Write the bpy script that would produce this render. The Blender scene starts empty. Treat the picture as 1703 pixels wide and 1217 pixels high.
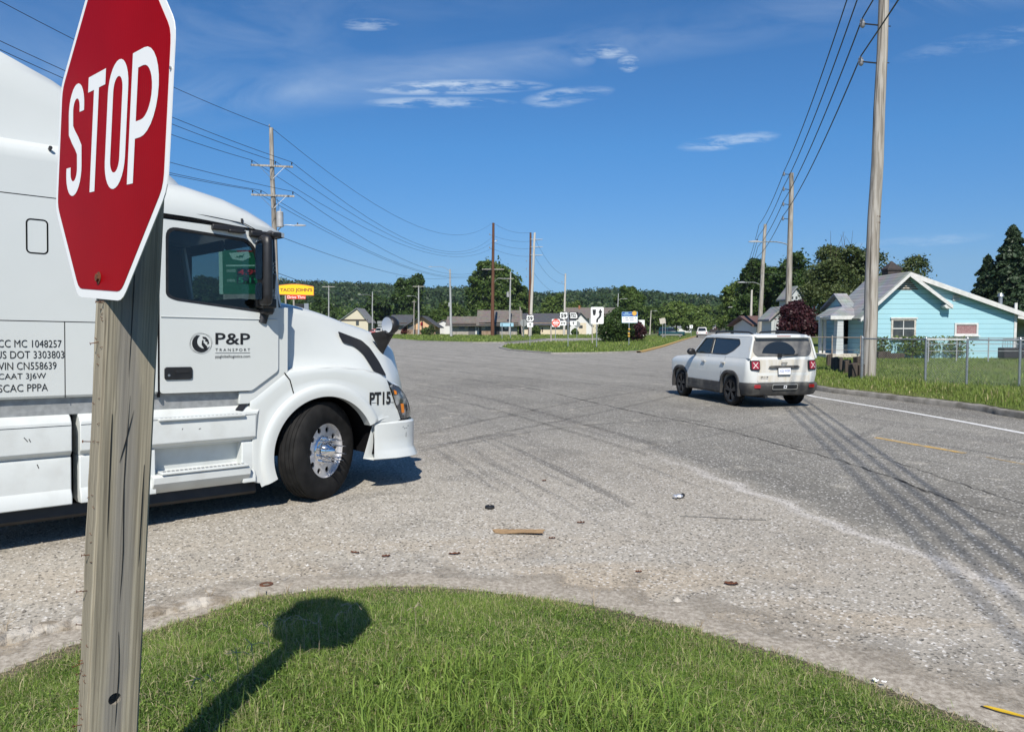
import bpy, bmesh, math, random
import numpy as np
from mathutils import Vector, Matrix
R = math.radians
rng = np.random.default_rng(7)
random.seed(7)
SC = bpy.context.scene
COL = SC.collection

# ------------------------------------------------------------------ camera, sky, sun, exposure
F_PX, CX, CY, CAM_H = 1270.0, 851.5, 608.5, 1.8      # focal length / centre in photo pixels, eye height
PITCH = math.atan((CY - 545.0) / F_PX)
SUN_EL = 46.0
cd = bpy.data.cameras.new('camera'); cam = bpy.data.objects.new('camera', cd); COL.objects.link(cam)
cam.location = (0, 0, CAM_H); cam.rotation_euler = (math.pi / 2 - PITCH, 0, 0)
cd.sensor_width = 36.0; cd.lens = 36.0 * F_PX / 1703.0; cd.clip_start = 0.05; cd.clip_end = 6000
SC.camera = cam
SC.view_settings.view_transform = 'Standard'; SC.view_settings.look = 'None'
SC.view_settings.exposure = 0.42; SC.view_settings.gamma = 1.0
SC.cycles.max_bounces = 6; SC.cycles.transparent_max_bounces = 16
SC.cycles.diffuse_bounces = 3; SC.cycles.glossy_bounces = 3; SC.cycles.transmission_bounces = 4

world = bpy.data.worlds.new('World'); SC.world = world; world.use_nodes = True
def build_sky():
    nt = world.node_tree; N = nt.nodes; L = nt.links; N.clear()
    out = N.new('ShaderNodeOutputWorld'); bg = N.new('ShaderNodeBackground'); bg.inputs['Strength'].default_value = 0.086
    sky = N.new('ShaderNodeTexSky'); sky.sky_type = 'NISHITA'; sky.sun_disc = False
    sky.sun_elevation = R(SUN_EL); sky.sun_rotation = R(180.0); sky.altitude = 300
    sky.air_density = 1.05; sky.dust_density = 0.35; sky.ozone_density = 2.6
    tc = N.new('ShaderNodeTexCoord'); sep = N.new('ShaderNodeSeparateXYZ'); L.new(tc.outputs['Generated'], sep.inputs[0])
    def math_(op, a, b=None, clamp=False):
        n = N.new('ShaderNodeMath'); n.operation = op; n.use_clamp = clamp
        for i, v in enumerate((a, b)):
            if v is None: continue
            if isinstance(v, (int, float)): n.inputs[i].default_value = v
            else: L.new(v, n.inputs[i])
        return n.outputs[0]
    yy = math_('MAXIMUM', sep.outputs[1], 0.05)
    u0 = math_('DIVIDE', sep.outputs[0], yy); v0 = math_('DIVIDE', sep.outputs[2], yy)   # slope coordinates of a view direction
    cmb = N.new('ShaderNodeCombineXYZ'); L.new(u0, cmb.inputs[0]); L.new(v0, cmb.inputs[1])
    def noise(scale, detail, vec, dist=0.0, rough=.55):
        n = N.new('ShaderNodeTexNoise'); n.inputs['Scale'].default_value = scale; n.inputs['Detail'].default_value = detail
        n.inputs['Distortion'].default_value = dist; n.inputs['Roughness'].default_value = rough; L.new(vec, n.inputs['Vector']); return n.outputs['Fac']
    mp = N.new('ShaderNodeMapping'); mp.inputs['Scale'].default_value = (1.0, 5.5, 1.0); L.new(cmb.outputs[0], mp.inputs[0])
    puff = noise(15.0, 9, mp.outputs[0], .12, .66)
    edge = noise(9.0, 4, cmb.outputs[0], .2)
    total = None
    # (slope u, slope v, half width, half height, tilt, strength)
    for cu, cv, a, b, tilt, s in [(-0.070, .309, .112, .0095, .02, 1.0), (-0.093, .2895, .092, .0075, .0, .8), (0.072, .298, .056, .011, .12, .75), (0.048, .288, .030, .006, .0, .5),
                                  (0.122, .354, .026, .009, .0, .75), (0.150, .339, .014, .011, .0, .8), (0.280, .240, .062, .010, .12, .75), (-0.182, .388, .036, .008, .0, .55), (0.092, .345, .016, .010, .0, .45),
                                  (0.53, .112, .09, .008, .08, .35), (.62, .37, .12, .014, .2, .28)]:
        du = math_('SUBTRACT', u0, cu); dv = math_('SUBTRACT', v0, cv); dv = math_('SUBTRACT', dv, math_('MULTIPLY', du, tilt))
        q = math_('ADD', math_('POWER', math_('ABSOLUTE', math_('DIVIDE', du, a)), 2.0), math_('POWER', math_('ABSOLUTE', math_('DIVIDE', dv, b)), 2.0))
        m = math_('MULTIPLY', math_('SUBTRACT', 1.25, q, True), s)
        total = m if total is None else math_('MAXIMUM', total, m)
    body = math_('MULTIPLY', total, math_('MULTIPLY', math_('SUBTRACT', puff, 0.42, True), 7.0, True), True)
    body = math_('MULTIPLY', body, math_('MULTIPLY', math_('SUBTRACT', edge, .25, True), 3.0, True), True)
    # thin high veil: an arc of cirrus sweeping up to the right, and haze of it to the upper left
    arc = math_('ADD', math_('MULTIPLY', math_('ADD', u0, .43), .150), .268)
    d = math_('SUBTRACT', v0, arc)
    below = math_('SUBTRACT', 1.0, math_('MULTIPLY', math_('ABSOLUTE', math_('SUBTRACT', d, .012)), 26.0), True)
    above = math_('MULTIPLY', math_('SUBTRACT', 1.0, math_('MULTIPLY', math_('ABSOLUTE', math_('SUBTRACT', d, .10)), 7.5), True), math_('SUBTRACT', .75, math_('MULTIPLY', math_('ADD', u0, .25), 1.6), True))
    mp2 = N.new('ShaderNodeMapping'); mp2.inputs['Rotation'].default_value = (0, 0, R(-35)); mp2.inputs['Scale'].default_value = (1.2, 3.4, 1); L.new(cmb.outputs[0], mp2.inputs[0])
    wisp = math_('MULTIPLY', math_('SUBTRACT', noise(3.2, 9, mp2.outputs[0], 1.2, .6), .36, True), 2.4, True)
    veil = math_('MULTIPLY', math_('ADD', math_('MULTIPLY', below, .27), math_('MULTIPLY', above, .19)), wisp)
    cov = math_('ADD', math_('MULTIPLY', body, .62), veil, True)
    fwd = math_('MULTIPLY', math_('SUBTRACT', sep.outputs[1], .1, True), 6.0, True)
    cov = math_('MULTIPLY', cov, fwd)
    # clear, dry air: bluer than the model's, most of all near the horizon
    tr = N.new('ShaderNodeValToRGB'); el = tr.color_ramp.elements; el[0].position = 0.0; el[0].color = (.245, .48, 1.0, 1); el[1].position = 1.0; el[1].color = (.30, .62, .93, 1)
    for p, c in ((.10, (.37, .56, .84)), (.30, (.325, .67, .98))):
        q = el.new(p); q.color = (*c, 1)
    L.new(math_('DIVIDE', sep.outputs[2], 0.75), tr.inputs[0])
    hs = N.new('ShaderNodeMix'); hs.data_type = 'RGBA'; hs.blend_type = 'MULTIPLY'; hs.inputs['Factor'].default_value = 1.0
    L.new(sky.outputs[0], hs.inputs['A']); L.new(tr.outputs[0], hs.inputs['B'])
    mix = N.new('ShaderNodeMix'); mix.data_type = 'RGBA'; L.new(cov, mix.inputs['Factor']); L.new(hs.outputs['Result'], mix.inputs['A']); mix.inputs['B'].default_value = (6.6, 7.6, 8.6, 1)
    L.new(mix.outputs['Result'], bg.inputs['Color']); L.new(bg.outputs[0], out.inputs['Surface'])
build_sky()
sl = bpy.data.lights.new('sun', 'SUN'); sun = bpy.data.objects.new('sun', sl); COL.objects.link(sun)
sl.energy = 4.6; sl.angle = R(0.45); sl.color = (1.0, .94, .85)
sun.rotation_euler = (R(90 - SUN_EL), 0, R(-1.0)); sun.location = (0, -20, 40)

# ------------------------------------------------------------------ helpers
def ray(u, v):
    a = (u - CX) / F_PX; b = -(v - CY) / F_PX
    return Vector((a, math.cos(PITCH) + b * math.sin(PITCH), -math.sin(PITCH) + b * math.cos(PITCH)))
def gnd(u, v, z=0.0):                     # the ground point seen at a photo pixel
    d = ray(u, v); t = (z - CAM_H) / d.z
    return Vector((d.x * t, d.y * t, z))
def at_y(u, v, Y):                        # the point at depth Y seen at a photo pixel
    d = ray(u, v); t = Y / d.y
    return Vector((d.x * t, Y, CAM_H + d.z * t))
HORIZON_V = 545.0
def tag(o, label=None, cat=None, group=None, kind=None):
    if label: o['label'] = label
    if cat: o['category'] = cat
    if group: o['group'] = group
    if kind: o['kind'] = kind
    return o
def empty(name, label, cat, loc=(0, 0, 0), rz=0.0, group=None, rot=None):
    o = bpy.data.objects.new(name, None); COL.objects.link(o); o.empty_display_size = .2
    o.location = loc; o.rotation_euler = rot if rot is not None else (0, 0, rz)
    return tag(o, label, cat, group)
def copy_tree(o, parent=None):
    c = o.copy(); COL.objects.link(c); c.parent = parent
    for ch in o.children: copy_tree(ch, c)
    return c

class MB:
    """collects faces; build() links them as one mesh object"""
    def __init__(s): s.v = []; s.f = []; s.m = []; s.mi = 0
    def add(s, vs, fs):
        b = len(s.v); s.v += [tuple(p) for p in vs]
        for f in fs: s.f.append([b + i for i in f]); s.m.append(s.mi)
        return s
    def box(s, c, d, rot=None):
        x, y, z = d[0] / 2, d[1] / 2, d[2] / 2
        vs = [Vector(p) for p in [(-x, -y, -z), (x, -y, -z), (x, y, -z), (-x, y, -z), (-x, -y, z), (x, -y, z), (x, y, z), (-x, y, z)]]
        if rot is not None: vs = [rot @ p for p in vs]
        return s.add([p + Vector(c) for p in vs], [(0, 3, 2, 1), (4, 5, 6, 7), (0, 1, 5, 4), (1, 2, 6, 5), (2, 3, 7, 6), (3, 0, 4, 7)])
    def cyl(s, p0, p1, r0, r1=None, n=12, caps=True):
        if r1 is None: r1 = r0
        p0 = Vector(p0); p1 = Vector(p1); d = (p1 - p0).normalized()
        a = d.orthogonal().normalized(); b = d.cross(a)
        vs = [p0 + (a * math.cos(2 * math.pi * i / n) + b * math.sin(2 * math.pi * i / n)) * r0 for i in range(n)] + \
             [p1 + (a * math.cos(2 * math.pi * i / n) + b * math.sin(2 * math.pi * i / n)) * r1 for i in range(n)]
        fs = [(i, (i + 1) % n, n + (i + 1) % n, n + i) for i in range(n)]
        if caps: fs += [tuple(range(n - 1, -1, -1)), tuple(range(n, 2 * n))]
        return s.add(vs, fs)
    def tube(s, pts, r, n=6, caps=True):
        pts = [Vector(p) for p in pts]; rings = []; ref = None
        for i, p in enumerate(pts):
            d = (pts[min(i + 1, len(pts) - 1)] - pts[max(i - 1, 0)]).normalized()
            if ref is None: ref = d.orthogonal().normalized()
            a = (ref - d * ref.dot(d)).normalized(); ref = a; b = d.cross(a)
            rr = r[i] if isinstance(r, (list, tuple)) else r
            rings.append([p + (a * math.cos(2 * math.pi * k / n) + b * math.sin(2 * math.pi * k / n)) * rr for k in range(n)])
        return s.loft(rings, True, caps)
    def loft(s, rings, closed=True, caps=False):
        n = len(rings[0]); vs = [p for r in rings for p in r]; fs = []
        for i in range(len(rings) - 1):
            for k in range(n if closed else n - 1):
                k2 = (k + 1) % n
                fs.append((i * n + k, i * n + k2, (i + 1) * n + k2, (i + 1) * n + k))
        if caps: fs += [tuple(range(n - 1, -1, -1)), tuple((len(rings) - 1) * n + k for k in range(n))]
        return s.add(vs, fs)
    def prism(s, poly, fr, t0, t1):      # poly in 2D, fr(u, v, t) -> point
        n = len(poly)
        vs = [fr(u, v, t0) for u, v in poly] + [fr(u, v, t1) for u, v in poly]
        return s.add(vs, [tuple(range(n - 1, -1, -1)), tuple(range(n, 2 * n))] + [(i, (i + 1) % n, n + (i + 1) % n, n + i) for i in range(n)])
    def revolve(s, prof, c, ax, n=32, closed=False):   # prof: (radius, along-axis)
        ax = Vector(ax).normalized(); a = ax.orthogonal().normalized(); b = ax.cross(a); c = Vector(c)
        rings = [[c + ax * h + (a * math.cos(2 * math.pi * k / n) + b * math.sin(2 * math.pi * k / n)) * r for k in range(n)] for r, h in prof]
        if closed: rings.append(rings[0])
        return s.loft(rings, True, False)
    def build(s, name, mat, parent=None, smooth=35, bevel=0, seg=2, solid=0, loc=None):
        me = bpy.data.meshes.new(name); me.from_pydata(s.v, [], s.f)
        mats = mat if isinstance(mat, (list, tuple)) else [mat]
        for m in mats: me.materials.append(m)
        if len(mats) > 1: me.polygons.foreach_set('material_index', s.m)
        me.validate()
        bm = bmesh.new(); bm.from_mesh(me); bmesh.ops.remove_doubles(bm, verts=bm.verts, dist=1e-5)
        bmesh.ops.recalc_face_normals(bm, faces=bm.faces); bm.to_mesh(me); bm.free()
        if smooth:
            me.polygons.foreach_set('use_smooth', [True] * len(me.polygons)); me.set_sharp_from_angle(angle=R(smooth))
        o = bpy.data.objects.new(name, me); COL.objects.link(o)
        if parent: o.parent = parent
        if loc is not None: o.location = loc
        if solid:
            md = o.modifiers.new('solid', 'SOLIDIFY'); md.thickness = solid; md.offset = -1; es = o.modifiers.new('edges', 'EDGE_SPLIT'); es.split_angle = R(40)
        if bevel:
            md = o.modifiers.new('bevel', 'BEVEL'); md.width = bevel; md.segments = seg; md.limit_method = 'ANGLE'; md.angle_limit = R(40)
            md.harden_normals = False
        return o
def fill(outer, holes, fr):               # flat polygon with holes -> MB
    bm = bmesh.new(); edges = []
    for loop in [outer] + list(holes):
        vs = [bm.verts.new((u, v, 0)) for u, v in loop]
        edges += [bm.edges.new((vs[i], vs[(i + 1) % len(vs)])) for i in range(len(vs))]
    bmesh.ops.triangle_fill(bm, edges=edges, use_beauty=True, use_dissolve=False)
    bm.verts.index_update(); mb = MB()
    mb.add([fr(v.co.x, v.co.y) for v in bm.verts], [[v.index for v in f.verts] for f in bm.faces]); bm.free()
    return mb
def cut(o, mb):                           # carve a shape out of an object for good
    c = mb.build('cutter', MATS['dark'], o.parent, smooth=0); md = o.modifiers.new('cut', 'BOOLEAN'); md.object = c; md.operation = 'DIFFERENCE'; md.solver = 'EXACT'
    dg = bpy.context.evaluated_depsgraph_get(); me = bpy.data.meshes.new_from_object(o.evaluated_get(dg))
    old = o.data; o.modifiers.clear(); o.data = me; bpy.data.meshes.remove(old)
    cm = c.data; bpy.data.objects.remove(c); bpy.data.meshes.remove(cm)
def arc(cx, cy, r, a0, a1, n, ry=None):
    ry = r if ry is None else ry
    return [(cx + r * math.cos(R(a0 + (a1 - a0) * i / n)), cy + ry * math.sin(R(a0 + (a1 - a0) * i / n))) for i in range(n + 1)]
def rrect(x0, y0, x1, y1, r, n=4):
    return arc(x1 - r, y1 - r, r, 0, 90, n) + arc(x0 + r, y1 - r, r, 90, 180, n) + arc(x0 + r, y0 + r, r, 180, 270, n) + arc(x1 - r, y0 + r, r, 270, 360, n)
def rpoly(pts, r, n=4):                   # polygon with rounded corners
    out = []; m = len(pts)
    for i in range(m):
        p = Vector(pts[i]); a = (Vector(pts[i - 1]) - p); b = (Vector(pts[(i + 1) % m]) - p)
        rr = min(r, a.length * .45, b.length * .45); p0 = p + a.normalized() * rr; p1 = p + b.normalized() * rr
        for k in range(n + 1):
            t = k / n; q = p0 * (1 - t) ** 2 + p * 2 * t * (1 - t) + p1 * t * t; out.append((q.x, q.y))
    return out
def smooth_line(pts, n=6):                # Catmull-Rom through the points
    P = [Vector(p) for p in pts]; out = []
    for i in range(len(P) - 1):
        p0, p1, p2, p3 = P[max(i - 1, 0)], P[i], P[i + 1], P[min(i + 2, len(P) - 1)]
        for k in range(n):
            t = k / n
            out.append(.5 * ((2 * p1) + (p2 - p0) * t + (2 * p0 - 5 * p1 + 4 * p2 - p3) * t * t + (3 * p1 - p0 - 3 * p2 + p3) * t ** 3))
    out.append(P[-1]); return out
def interp(x, xs, ys): return float(np.interp(x, xs, ys))

# ------------------------------------------------------------------ materials
MATS = {}
def M(name, col, rough=.6, metal=0.0, col2=None, scale=4.0, lo=.35, hi=.65, bump=0.0, bscale=60.0, coat=0.0, spec=.5, detail=5, stretch=None, alpha=None, trans=0.0, emit=None):
    m = bpy.data.materials.new(name); m.use_nodes = True; nt = m.node_tree; N = nt.nodes; L = nt.links
    b = N['Principled BSDF']; b.inputs['Base Color'].default_value = (*col, 1); b.inputs['Roughness'].default_value = rough; b.inputs['Metallic'].default_value = metal
    b.inputs['Specular IOR Level'].default_value = spec; b.inputs['Coat Weight'].default_value = coat; b.inputs['Coat Roughness'].default_value = .06
    vec = None
    if col2 is not None or bump:
        tc = N.new('ShaderNodeTexCoord'); vec = tc.outputs['Object']
        if stretch:
            mp = N.new('ShaderNodeMapping'); mp.inputs['Scale'].default_value = stretch; L.new(vec, mp.inputs[0]); vec = mp.outputs[0]
    if col2 is not None:
        n = N.new('ShaderNodeTexNoise'); n.inputs['Scale'].default_value = scale; n.inputs['Detail'].default_value = detail; L.new(vec, n.inputs['Vector'])
        r = N.new('ShaderNodeMapRange'); r.inputs['From Min'].default_value = lo; r.inputs['From Max'].default_value = hi; L.new(n.outputs['Fac'], r.inputs['Value'])
        x = N.new('ShaderNodeMix'); x.data_type = 'RGBA'; x.inputs['A'].default_value = (*col, 1); x.inputs['B'].default_value = (*col2, 1)
        L.new(r.outputs[0], x.inputs['Factor']); L.new(x.outputs['Result'], b.inputs['Base Color'])
    if bump:
        n = N.new('ShaderNodeTexNoise'); n.inputs['Scale'].default_value = bscale; n.inputs['Detail'].default_value = 4; L.new(vec, n.inputs['Vector'])
        bp = N.new('ShaderNodeBump'); bp.inputs['Strength'].default_value = bump; bp.inputs['Distance'].default_value = .02; L.new(n.outputs['Fac'], bp.inputs['Height']); L.new(bp.outputs[0], b.inputs['Normal'])
    if emit: b.inputs['Emission Color'].default_value = (*emit, 1); b.inputs['Emission Strength'].default_value = 1
    MATS[name] = m; return m
def glass_mat(name, tint, clear, rough=.02):
    m = bpy.data.materials.new(name); m.use_nodes = True; nt = m.node_tree; N = nt.nodes; L = nt.links; N.clear()
    o = N.new('ShaderNodeOutputMaterial'); t = N.new('ShaderNodeBsdfTransparent'); t.inputs[0].default_value = (*clear, 1)
    g = N.new('ShaderNodeBsdfGlossy'); g.inputs['Roughness'].default_value = rough; g.inputs['Color'].default_value = (*tint, 1)
    lw_ = N.new('ShaderNodeLayerWeight'); lw_.inputs['Blend'].default_value = .5; pw_ = N.new('ShaderNodeMath'); pw_.operation = 'POWER'; L.new(lw_.outputs['Facing'], pw_.inputs[0]); pw_.inputs[1].default_value = 5
    fr = N.new('ShaderNodeMath'); fr.operation = 'MULTIPLY_ADD'; L.new(pw_.outputs[0], fr.inputs[0]); fr.inputs[1].default_value = .92; fr.inputs[2].default_value = .05; x = N.new('ShaderNodeMixShader')
    L.new(fr.outputs[0], x.inputs[0]); L.new(t.outputs[0], x.inputs[1]); L.new(g.outputs[0], x.inputs[2]); L.new(x.outputs[0], o.inputs[0])
    MATS[name] = m; return m
def leaf_mat(name, c1, c2, c3=None, transl=.35, rough=.5):
    m = bpy.data.materials.new(name); m.use_nodes = True; nt = m.node_tree; N = nt.nodes; L = nt.links; N.clear()
    o = N.new('ShaderNodeOutputMaterial'); a = N.new('ShaderNodeAttribute'); a.attribute_name = 'tint'
    r = N.new('ShaderNodeValToRGB'); e = r.color_ramp.elements; e[0].color = (*c1, 1); e[1].color = (*c2, 1)
    if c3 is not None: e[1].position = .9; q = e.new(.97); q.color = (*c3, 1)
    L.new(a.outputs['Fac'], r.inputs[0])
    p = N.new('ShaderNodeBsdfPrincipled'); p.inputs['Roughness'].default_value = rough; p.inputs['Specular IOR Level'].default_value = .3
    t = N.new('ShaderNodeBsdfTranslucent'); x = N.new('ShaderNodeMixShader'); x.inputs[0].default_value = transl
    h = N.new('ShaderNodeHueSaturation'); h.inputs['Hue'].default_value = .485; h.inputs['Value'].default_value = 1.25
    L.new(r.outputs[0], p.inputs['Base Color']); L.new(r.outputs[0], h.inputs['Color']); L.new(h.outputs[0], t.inputs[0])
    L.new(p.outputs[0], x.inputs[1]); L.new(t.outputs[0], x.inputs[2]); L.new(x.outputs[0], o.inputs[0])
    MATS[name] = m; return m
M('dark', (.012, .012, .013), .6)
M('black_plastic', (.009, .009, .010), .45, col2=(.016, .016, .017), scale=9, bump=.05, bscale=150)
M('black_gap', (.006, .006, .007), .9, spec=.1)
M('white_paint', (.60, .59, .565), .28, coat=.35, col2=(.56, .55, .525), scale=1.3, bump=.012, bscale=3)
M('white_plastic', (.565, .59, .575), .42, col2=(.49, .505, .485), scale=6, lo=.45, hi=.8, bump=.03, bscale=25)
M('chrome', (.82, .83, .85), .07, 1.0)
M('alloy', (.80, .80, .81), .42, .75, col2=(.70, .70, .71), scale=14)
M('rubber', (.008, .008, .008), .85, col2=(.017, .0165, .016), scale=9, bump=.15, bscale=60, spec=.25)
M('red_paint', (.40, .012, .018), .4)
M('galv', (.40, .42, .43), .45, .8, col2=(.30, .32, .33), scale=18)
M('galv_matt', (.36, .37, .37), .6, .3, col2=(.28, .29, .29), scale=20)
M('alu_back', (.30, .31, .30), .5, .5)
M('sign_white', (.78, .79, .77), .42)
M('sign_black', (.012, .012, .013), .5)
M('sign_green', (.0, .17, .09), .4)
M('sign_blue', (.012, .06, .30), .4)
M('sign_yellow', (.85, .55, .01), .4)
M('rust', (.16, .055, .02), .9, col2=(.05, .02, .012), scale=60)
M('concrete', (.34, .325, .295), .9, col2=(.24, .225, .20), scale=5, bump=.3, bscale=70)
M('kerb_old', (.27, .255, .23), .95, col2=(.13, .12, .10), scale=3.5, bump=.5, bscale=40)
M('dry_soil', (.24, .19, .14), .95, col2=(.33, .28, .22), scale=7, bump=.5, bscale=90)
M('yellow_line', (.58, .34, .06), .8, col2=(.33, .26, .15), scale=9, lo=.40, hi=.62, bump=.2, bscale=120)
M('white_line', (.68, .68, .66), .8, col2=(.46, .455, .44), scale=7, lo=.5, hi=.72, bump=.2, bscale=120)
M('skin_wire', (.02, .02, .022), .5)
glass_mat('clear_glass', (.9, .95, 1), (.36, .44, .44))
glass_mat('dark_glass', (.9, .95, 1), (.05, .06, .065))
glass_mat('tint_glass', (.9, .95, 1), (.20, .24, .25))
def wood_mat(name, pale, dark, ring=1.0, grain=90.0, crack=.5, rough=.85, patch=None, band=None):
    m = bpy.data.materials.new(name); m.use_nodes = True; nt = m.node_tree; N = nt.nodes; L = nt.links; b = N['Principled BSDF']; b.inputs['Roughness'].default_value = rough
    b.inputs['Specular IOR Level'].default_value = .25
    tc = N.new('ShaderNodeTexCoord'); mp = N.new('ShaderNodeMapping'); mp.inputs['Scale'].default_value = (grain, grain, grain * .012); L.new(tc.outputs['Object'], mp.inputs[0])
    n = N.new('ShaderNodeTexNoise'); n.inputs['Scale'].default_value = ring; n.inputs['Detail'].default_value = 6; n.inputs['Distortion'].default_value = .4; L.new(mp.outputs[0], n.inputs['Vector'])
    mp2 = N.new('ShaderNodeMapping'); mp2.inputs['Scale'].default_value = (grain * .14, grain * .14, grain * .006); L.new(tc.outputs['Object'], mp2.inputs[0])
    n2 = N.new('ShaderNodeTexNoise'); n2.inputs['Scale'].default_value = 1.0; n2.inputs['Detail'].default_value = 4; n2.inputs['Distortion'].default_value = .8; L.new(mp2.outputs[0], n2.inputs['Vector'])
    r = N.new('ShaderNodeValToRGB'); e = r.color_ramp.elements; e[0].position = .3; e[0].color = (*dark, 1); e[1].position = .62; e[1].color = (*pale, 1)
    ad = N.new('ShaderNodeMath'); ad.operation = 'MULTIPLY_ADD'; L.new(n.outputs['Fac'], ad.inputs[0]); ad.inputs[1].default_value = .6
    ml = N.new('ShaderNodeMath'); ml.operation = 'MULTIPLY'; L.new(n2.outputs['Fac'], ml.inputs[0]); ml.inputs[1].default_value = .4; L.new(ml.outputs[0], ad.inputs[2]); L.new(ad.outputs[0], r.inputs[0])
    last = r.outputs[0]
    if patch:
        n3 = N.new('ShaderNodeTexNoise'); n3.inputs['Scale'].default_value = 1.4; n3.inputs['Detail'].default_value = 4
        mp3 = N.new('ShaderNodeMapping'); mp3.inputs['Scale'].default_value = (9, 9, .9); L.new(tc.outputs['Object'], mp3.inputs[0]); L.new(mp3.outputs[0], n3.inputs['Vector'])
        mr = N.new('ShaderNodeMapRange'); mr.inputs['From Min'].default_value = .45; mr.inputs['From Max'].default_value = .6; L.new(n3.outputs['Fac'], mr.inputs['Value'])
        ms = N.new('ShaderNodeMath'); ms.operation = 'MULTIPLY'; L.new(mr.outputs[0], ms.inputs[0]); ms.inputs[1].default_value = .7
        x = N.new('ShaderNodeMix'); x.data_type = 'RGBA'; L.new(ms.outputs[0], x.inputs['Factor']); L.new(last, x.inputs['A']); x.inputs['B'].default_value = (*patch, 1); last = x.outputs['Result']
    if band:                                  # weathered grey heartwood down the middle of the face
        sp = N.new('ShaderNodeSeparateXYZ'); L.new(tc.outputs['Object'], sp.inputs[0])
        mb5 = N.new('ShaderNodeMapping'); mb5.inputs['Scale'].default_value = (5, 5, 2.2); L.new(tc.outputs['Object'], mb5.inputs[0]); nb = N.new('ShaderNodeTexNoise'); nb.inputs['Scale'].default_value = 1.0; nb.inputs['Detail'].default_value = 5; L.new(mb5.outputs[0], nb.inputs['Vector'])
        q1 = N.new('ShaderNodeMath'); q1.operation = 'MULTIPLY_ADD'; L.new(nb.outputs['Fac'], q1.inputs[0]); q1.inputs[1].default_value = .07; q1.inputs[2].default_value = -.035 - band[0]
        q2 = N.new('ShaderNodeMath'); q2.operation = 'ADD'; L.new(sp.outputs[1], q2.inputs[0]); L.new(q1.outputs[0], q2.inputs[1])
        q3 = N.new('ShaderNodeMath'); q3.operation = 'ABSOLUTE'; L.new(q2.outputs[0], q3.inputs[0])
        q4 = N.new('ShaderNodeMapRange'); q4.inputs['From Min'].default_value = band[1] * 1.35; q4.inputs['From Max'].default_value = band[1] * .7; q4.inputs['To Max'].default_value = .85; L.new(q3.outputs[0], q4.inputs['Value'])
        gx = N.new('ShaderNodeMix'); gx.data_type = 'RGBA'; L.new(r.outputs[0], gx.inputs['A']); gx.inputs['B'].default_value = (.20, .19, .175, 1); gx.inputs['Factor'].default_value = .75
        x5 = N.new('ShaderNodeMix'); x5.data_type = 'RGBA'; L.new(q4.outputs[0], x5.inputs['Factor']); L.new(last, x5.inputs['A']); L.new(gx.outputs['Result'], x5.inputs['B']); last = x5.outputs['Result']
    # dark checks (cracks) that run with the grain
    mp4 = N.new('ShaderNodeMapping'); mp4.inputs['Scale'].default_value = (grain * .16, grain * .16, grain * .0025); L.new(tc.outputs['Object'], mp4.inputs[0])
    v = N.new('ShaderNodeTexVoronoi'); v.feature = 'DISTANCE_TO_EDGE'; v.inputs['Scale'].default_value = 1.0; L.new(mp4.outputs[0], v.inputs['Vector'])
    cr = N.new('ShaderNodeMapRange'); cr.inputs['From Min'].default_value = .0; cr.inputs['From Max'].default_value = .035; cr.inputs['To Min'].default_value = 1 - crack; L.new(v.outputs['Distance'], cr.inputs['Value'])
    x2 = N.new('ShaderNodeMix'); x2.data_type = 'RGBA'; x2.blend_type = 'MULTIPLY'; x2.inputs['Factor'].default_value = 1; L.new(last, x2.inputs['A']); L.new(cr.outputs[0], x2.inputs['B'])
    L.new(x2.outputs['Result'], b.inputs['Base Color'])
    bp = N.new('ShaderNodeBump'); bp.inputs['Strength'].default_value = .55; bp.inputs['Distance'].default_value = .004; L.new(ad.outputs[0], bp.inputs['Height']); L.new(bp.outputs[0], b.inputs['Normal'])
    MATS[name] = m; return m
wood_mat('post_wood', (.39, .35, .26), (.105, .09, .065), grain=135, crack=.3, band=(.072, .026))
wood_mat('pole_wood', (.42, .385, .33), (.07, .058, .046), grain=20, crack=.7, patch=(.42, .40, .36))
wood_mat('pole_brown', (.15, .070, .042), (.07, .032, .02), grain=30, crack=.5)
wood_mat('pole_pale', (.56, .53, .48), (.34, .31, .27), grain=30, crack=.4)
wood_mat('tie_wood', (.085, .068, .055), (.028, .022, .018), grain=60, crack=.6)
leaf_mat('grass_blade', (.055, .125, .016), (.255, .360, .075), (.48, .42, .25), .35)
leaf_mat('grass_rough', (.095, .150, .028), (.235, .300, .070), (.40, .34, .18), .3)
leaf_mat('leaf_dark', (.026, .055, .013), (.070, .118, .026), None, .25)
leaf_mat('leaf_mid', (.038, .080, .016), (.115, .170, .034), None, .3)
leaf_mat('leaf_light', (.065, .115, .022), (.160, .220, .052), None, .3)
leaf_mat('leaf_spruce', (.018, .040, .018), (.058, .090, .044), None, .12)
leaf_mat('leaf_wispy', (.034, .058, .018), (.110, .138, .045), None, .25)
leaf_mat('leaf_purple', (.026, .010, .014), (.075, .022, .026), None, .25)
leaf_mat('leaf_hedge_red', (.08, .02, .018), (.16, .05, .03), None, .2)
leaf_mat('leaf_hill', (.016, .038, .014), (.064, .106, .032), None, .2)
M('bark', (.085, .065, .048), .95, col2=(.04, .03, .024), scale=6, bump=.5, bscale=12)
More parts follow.
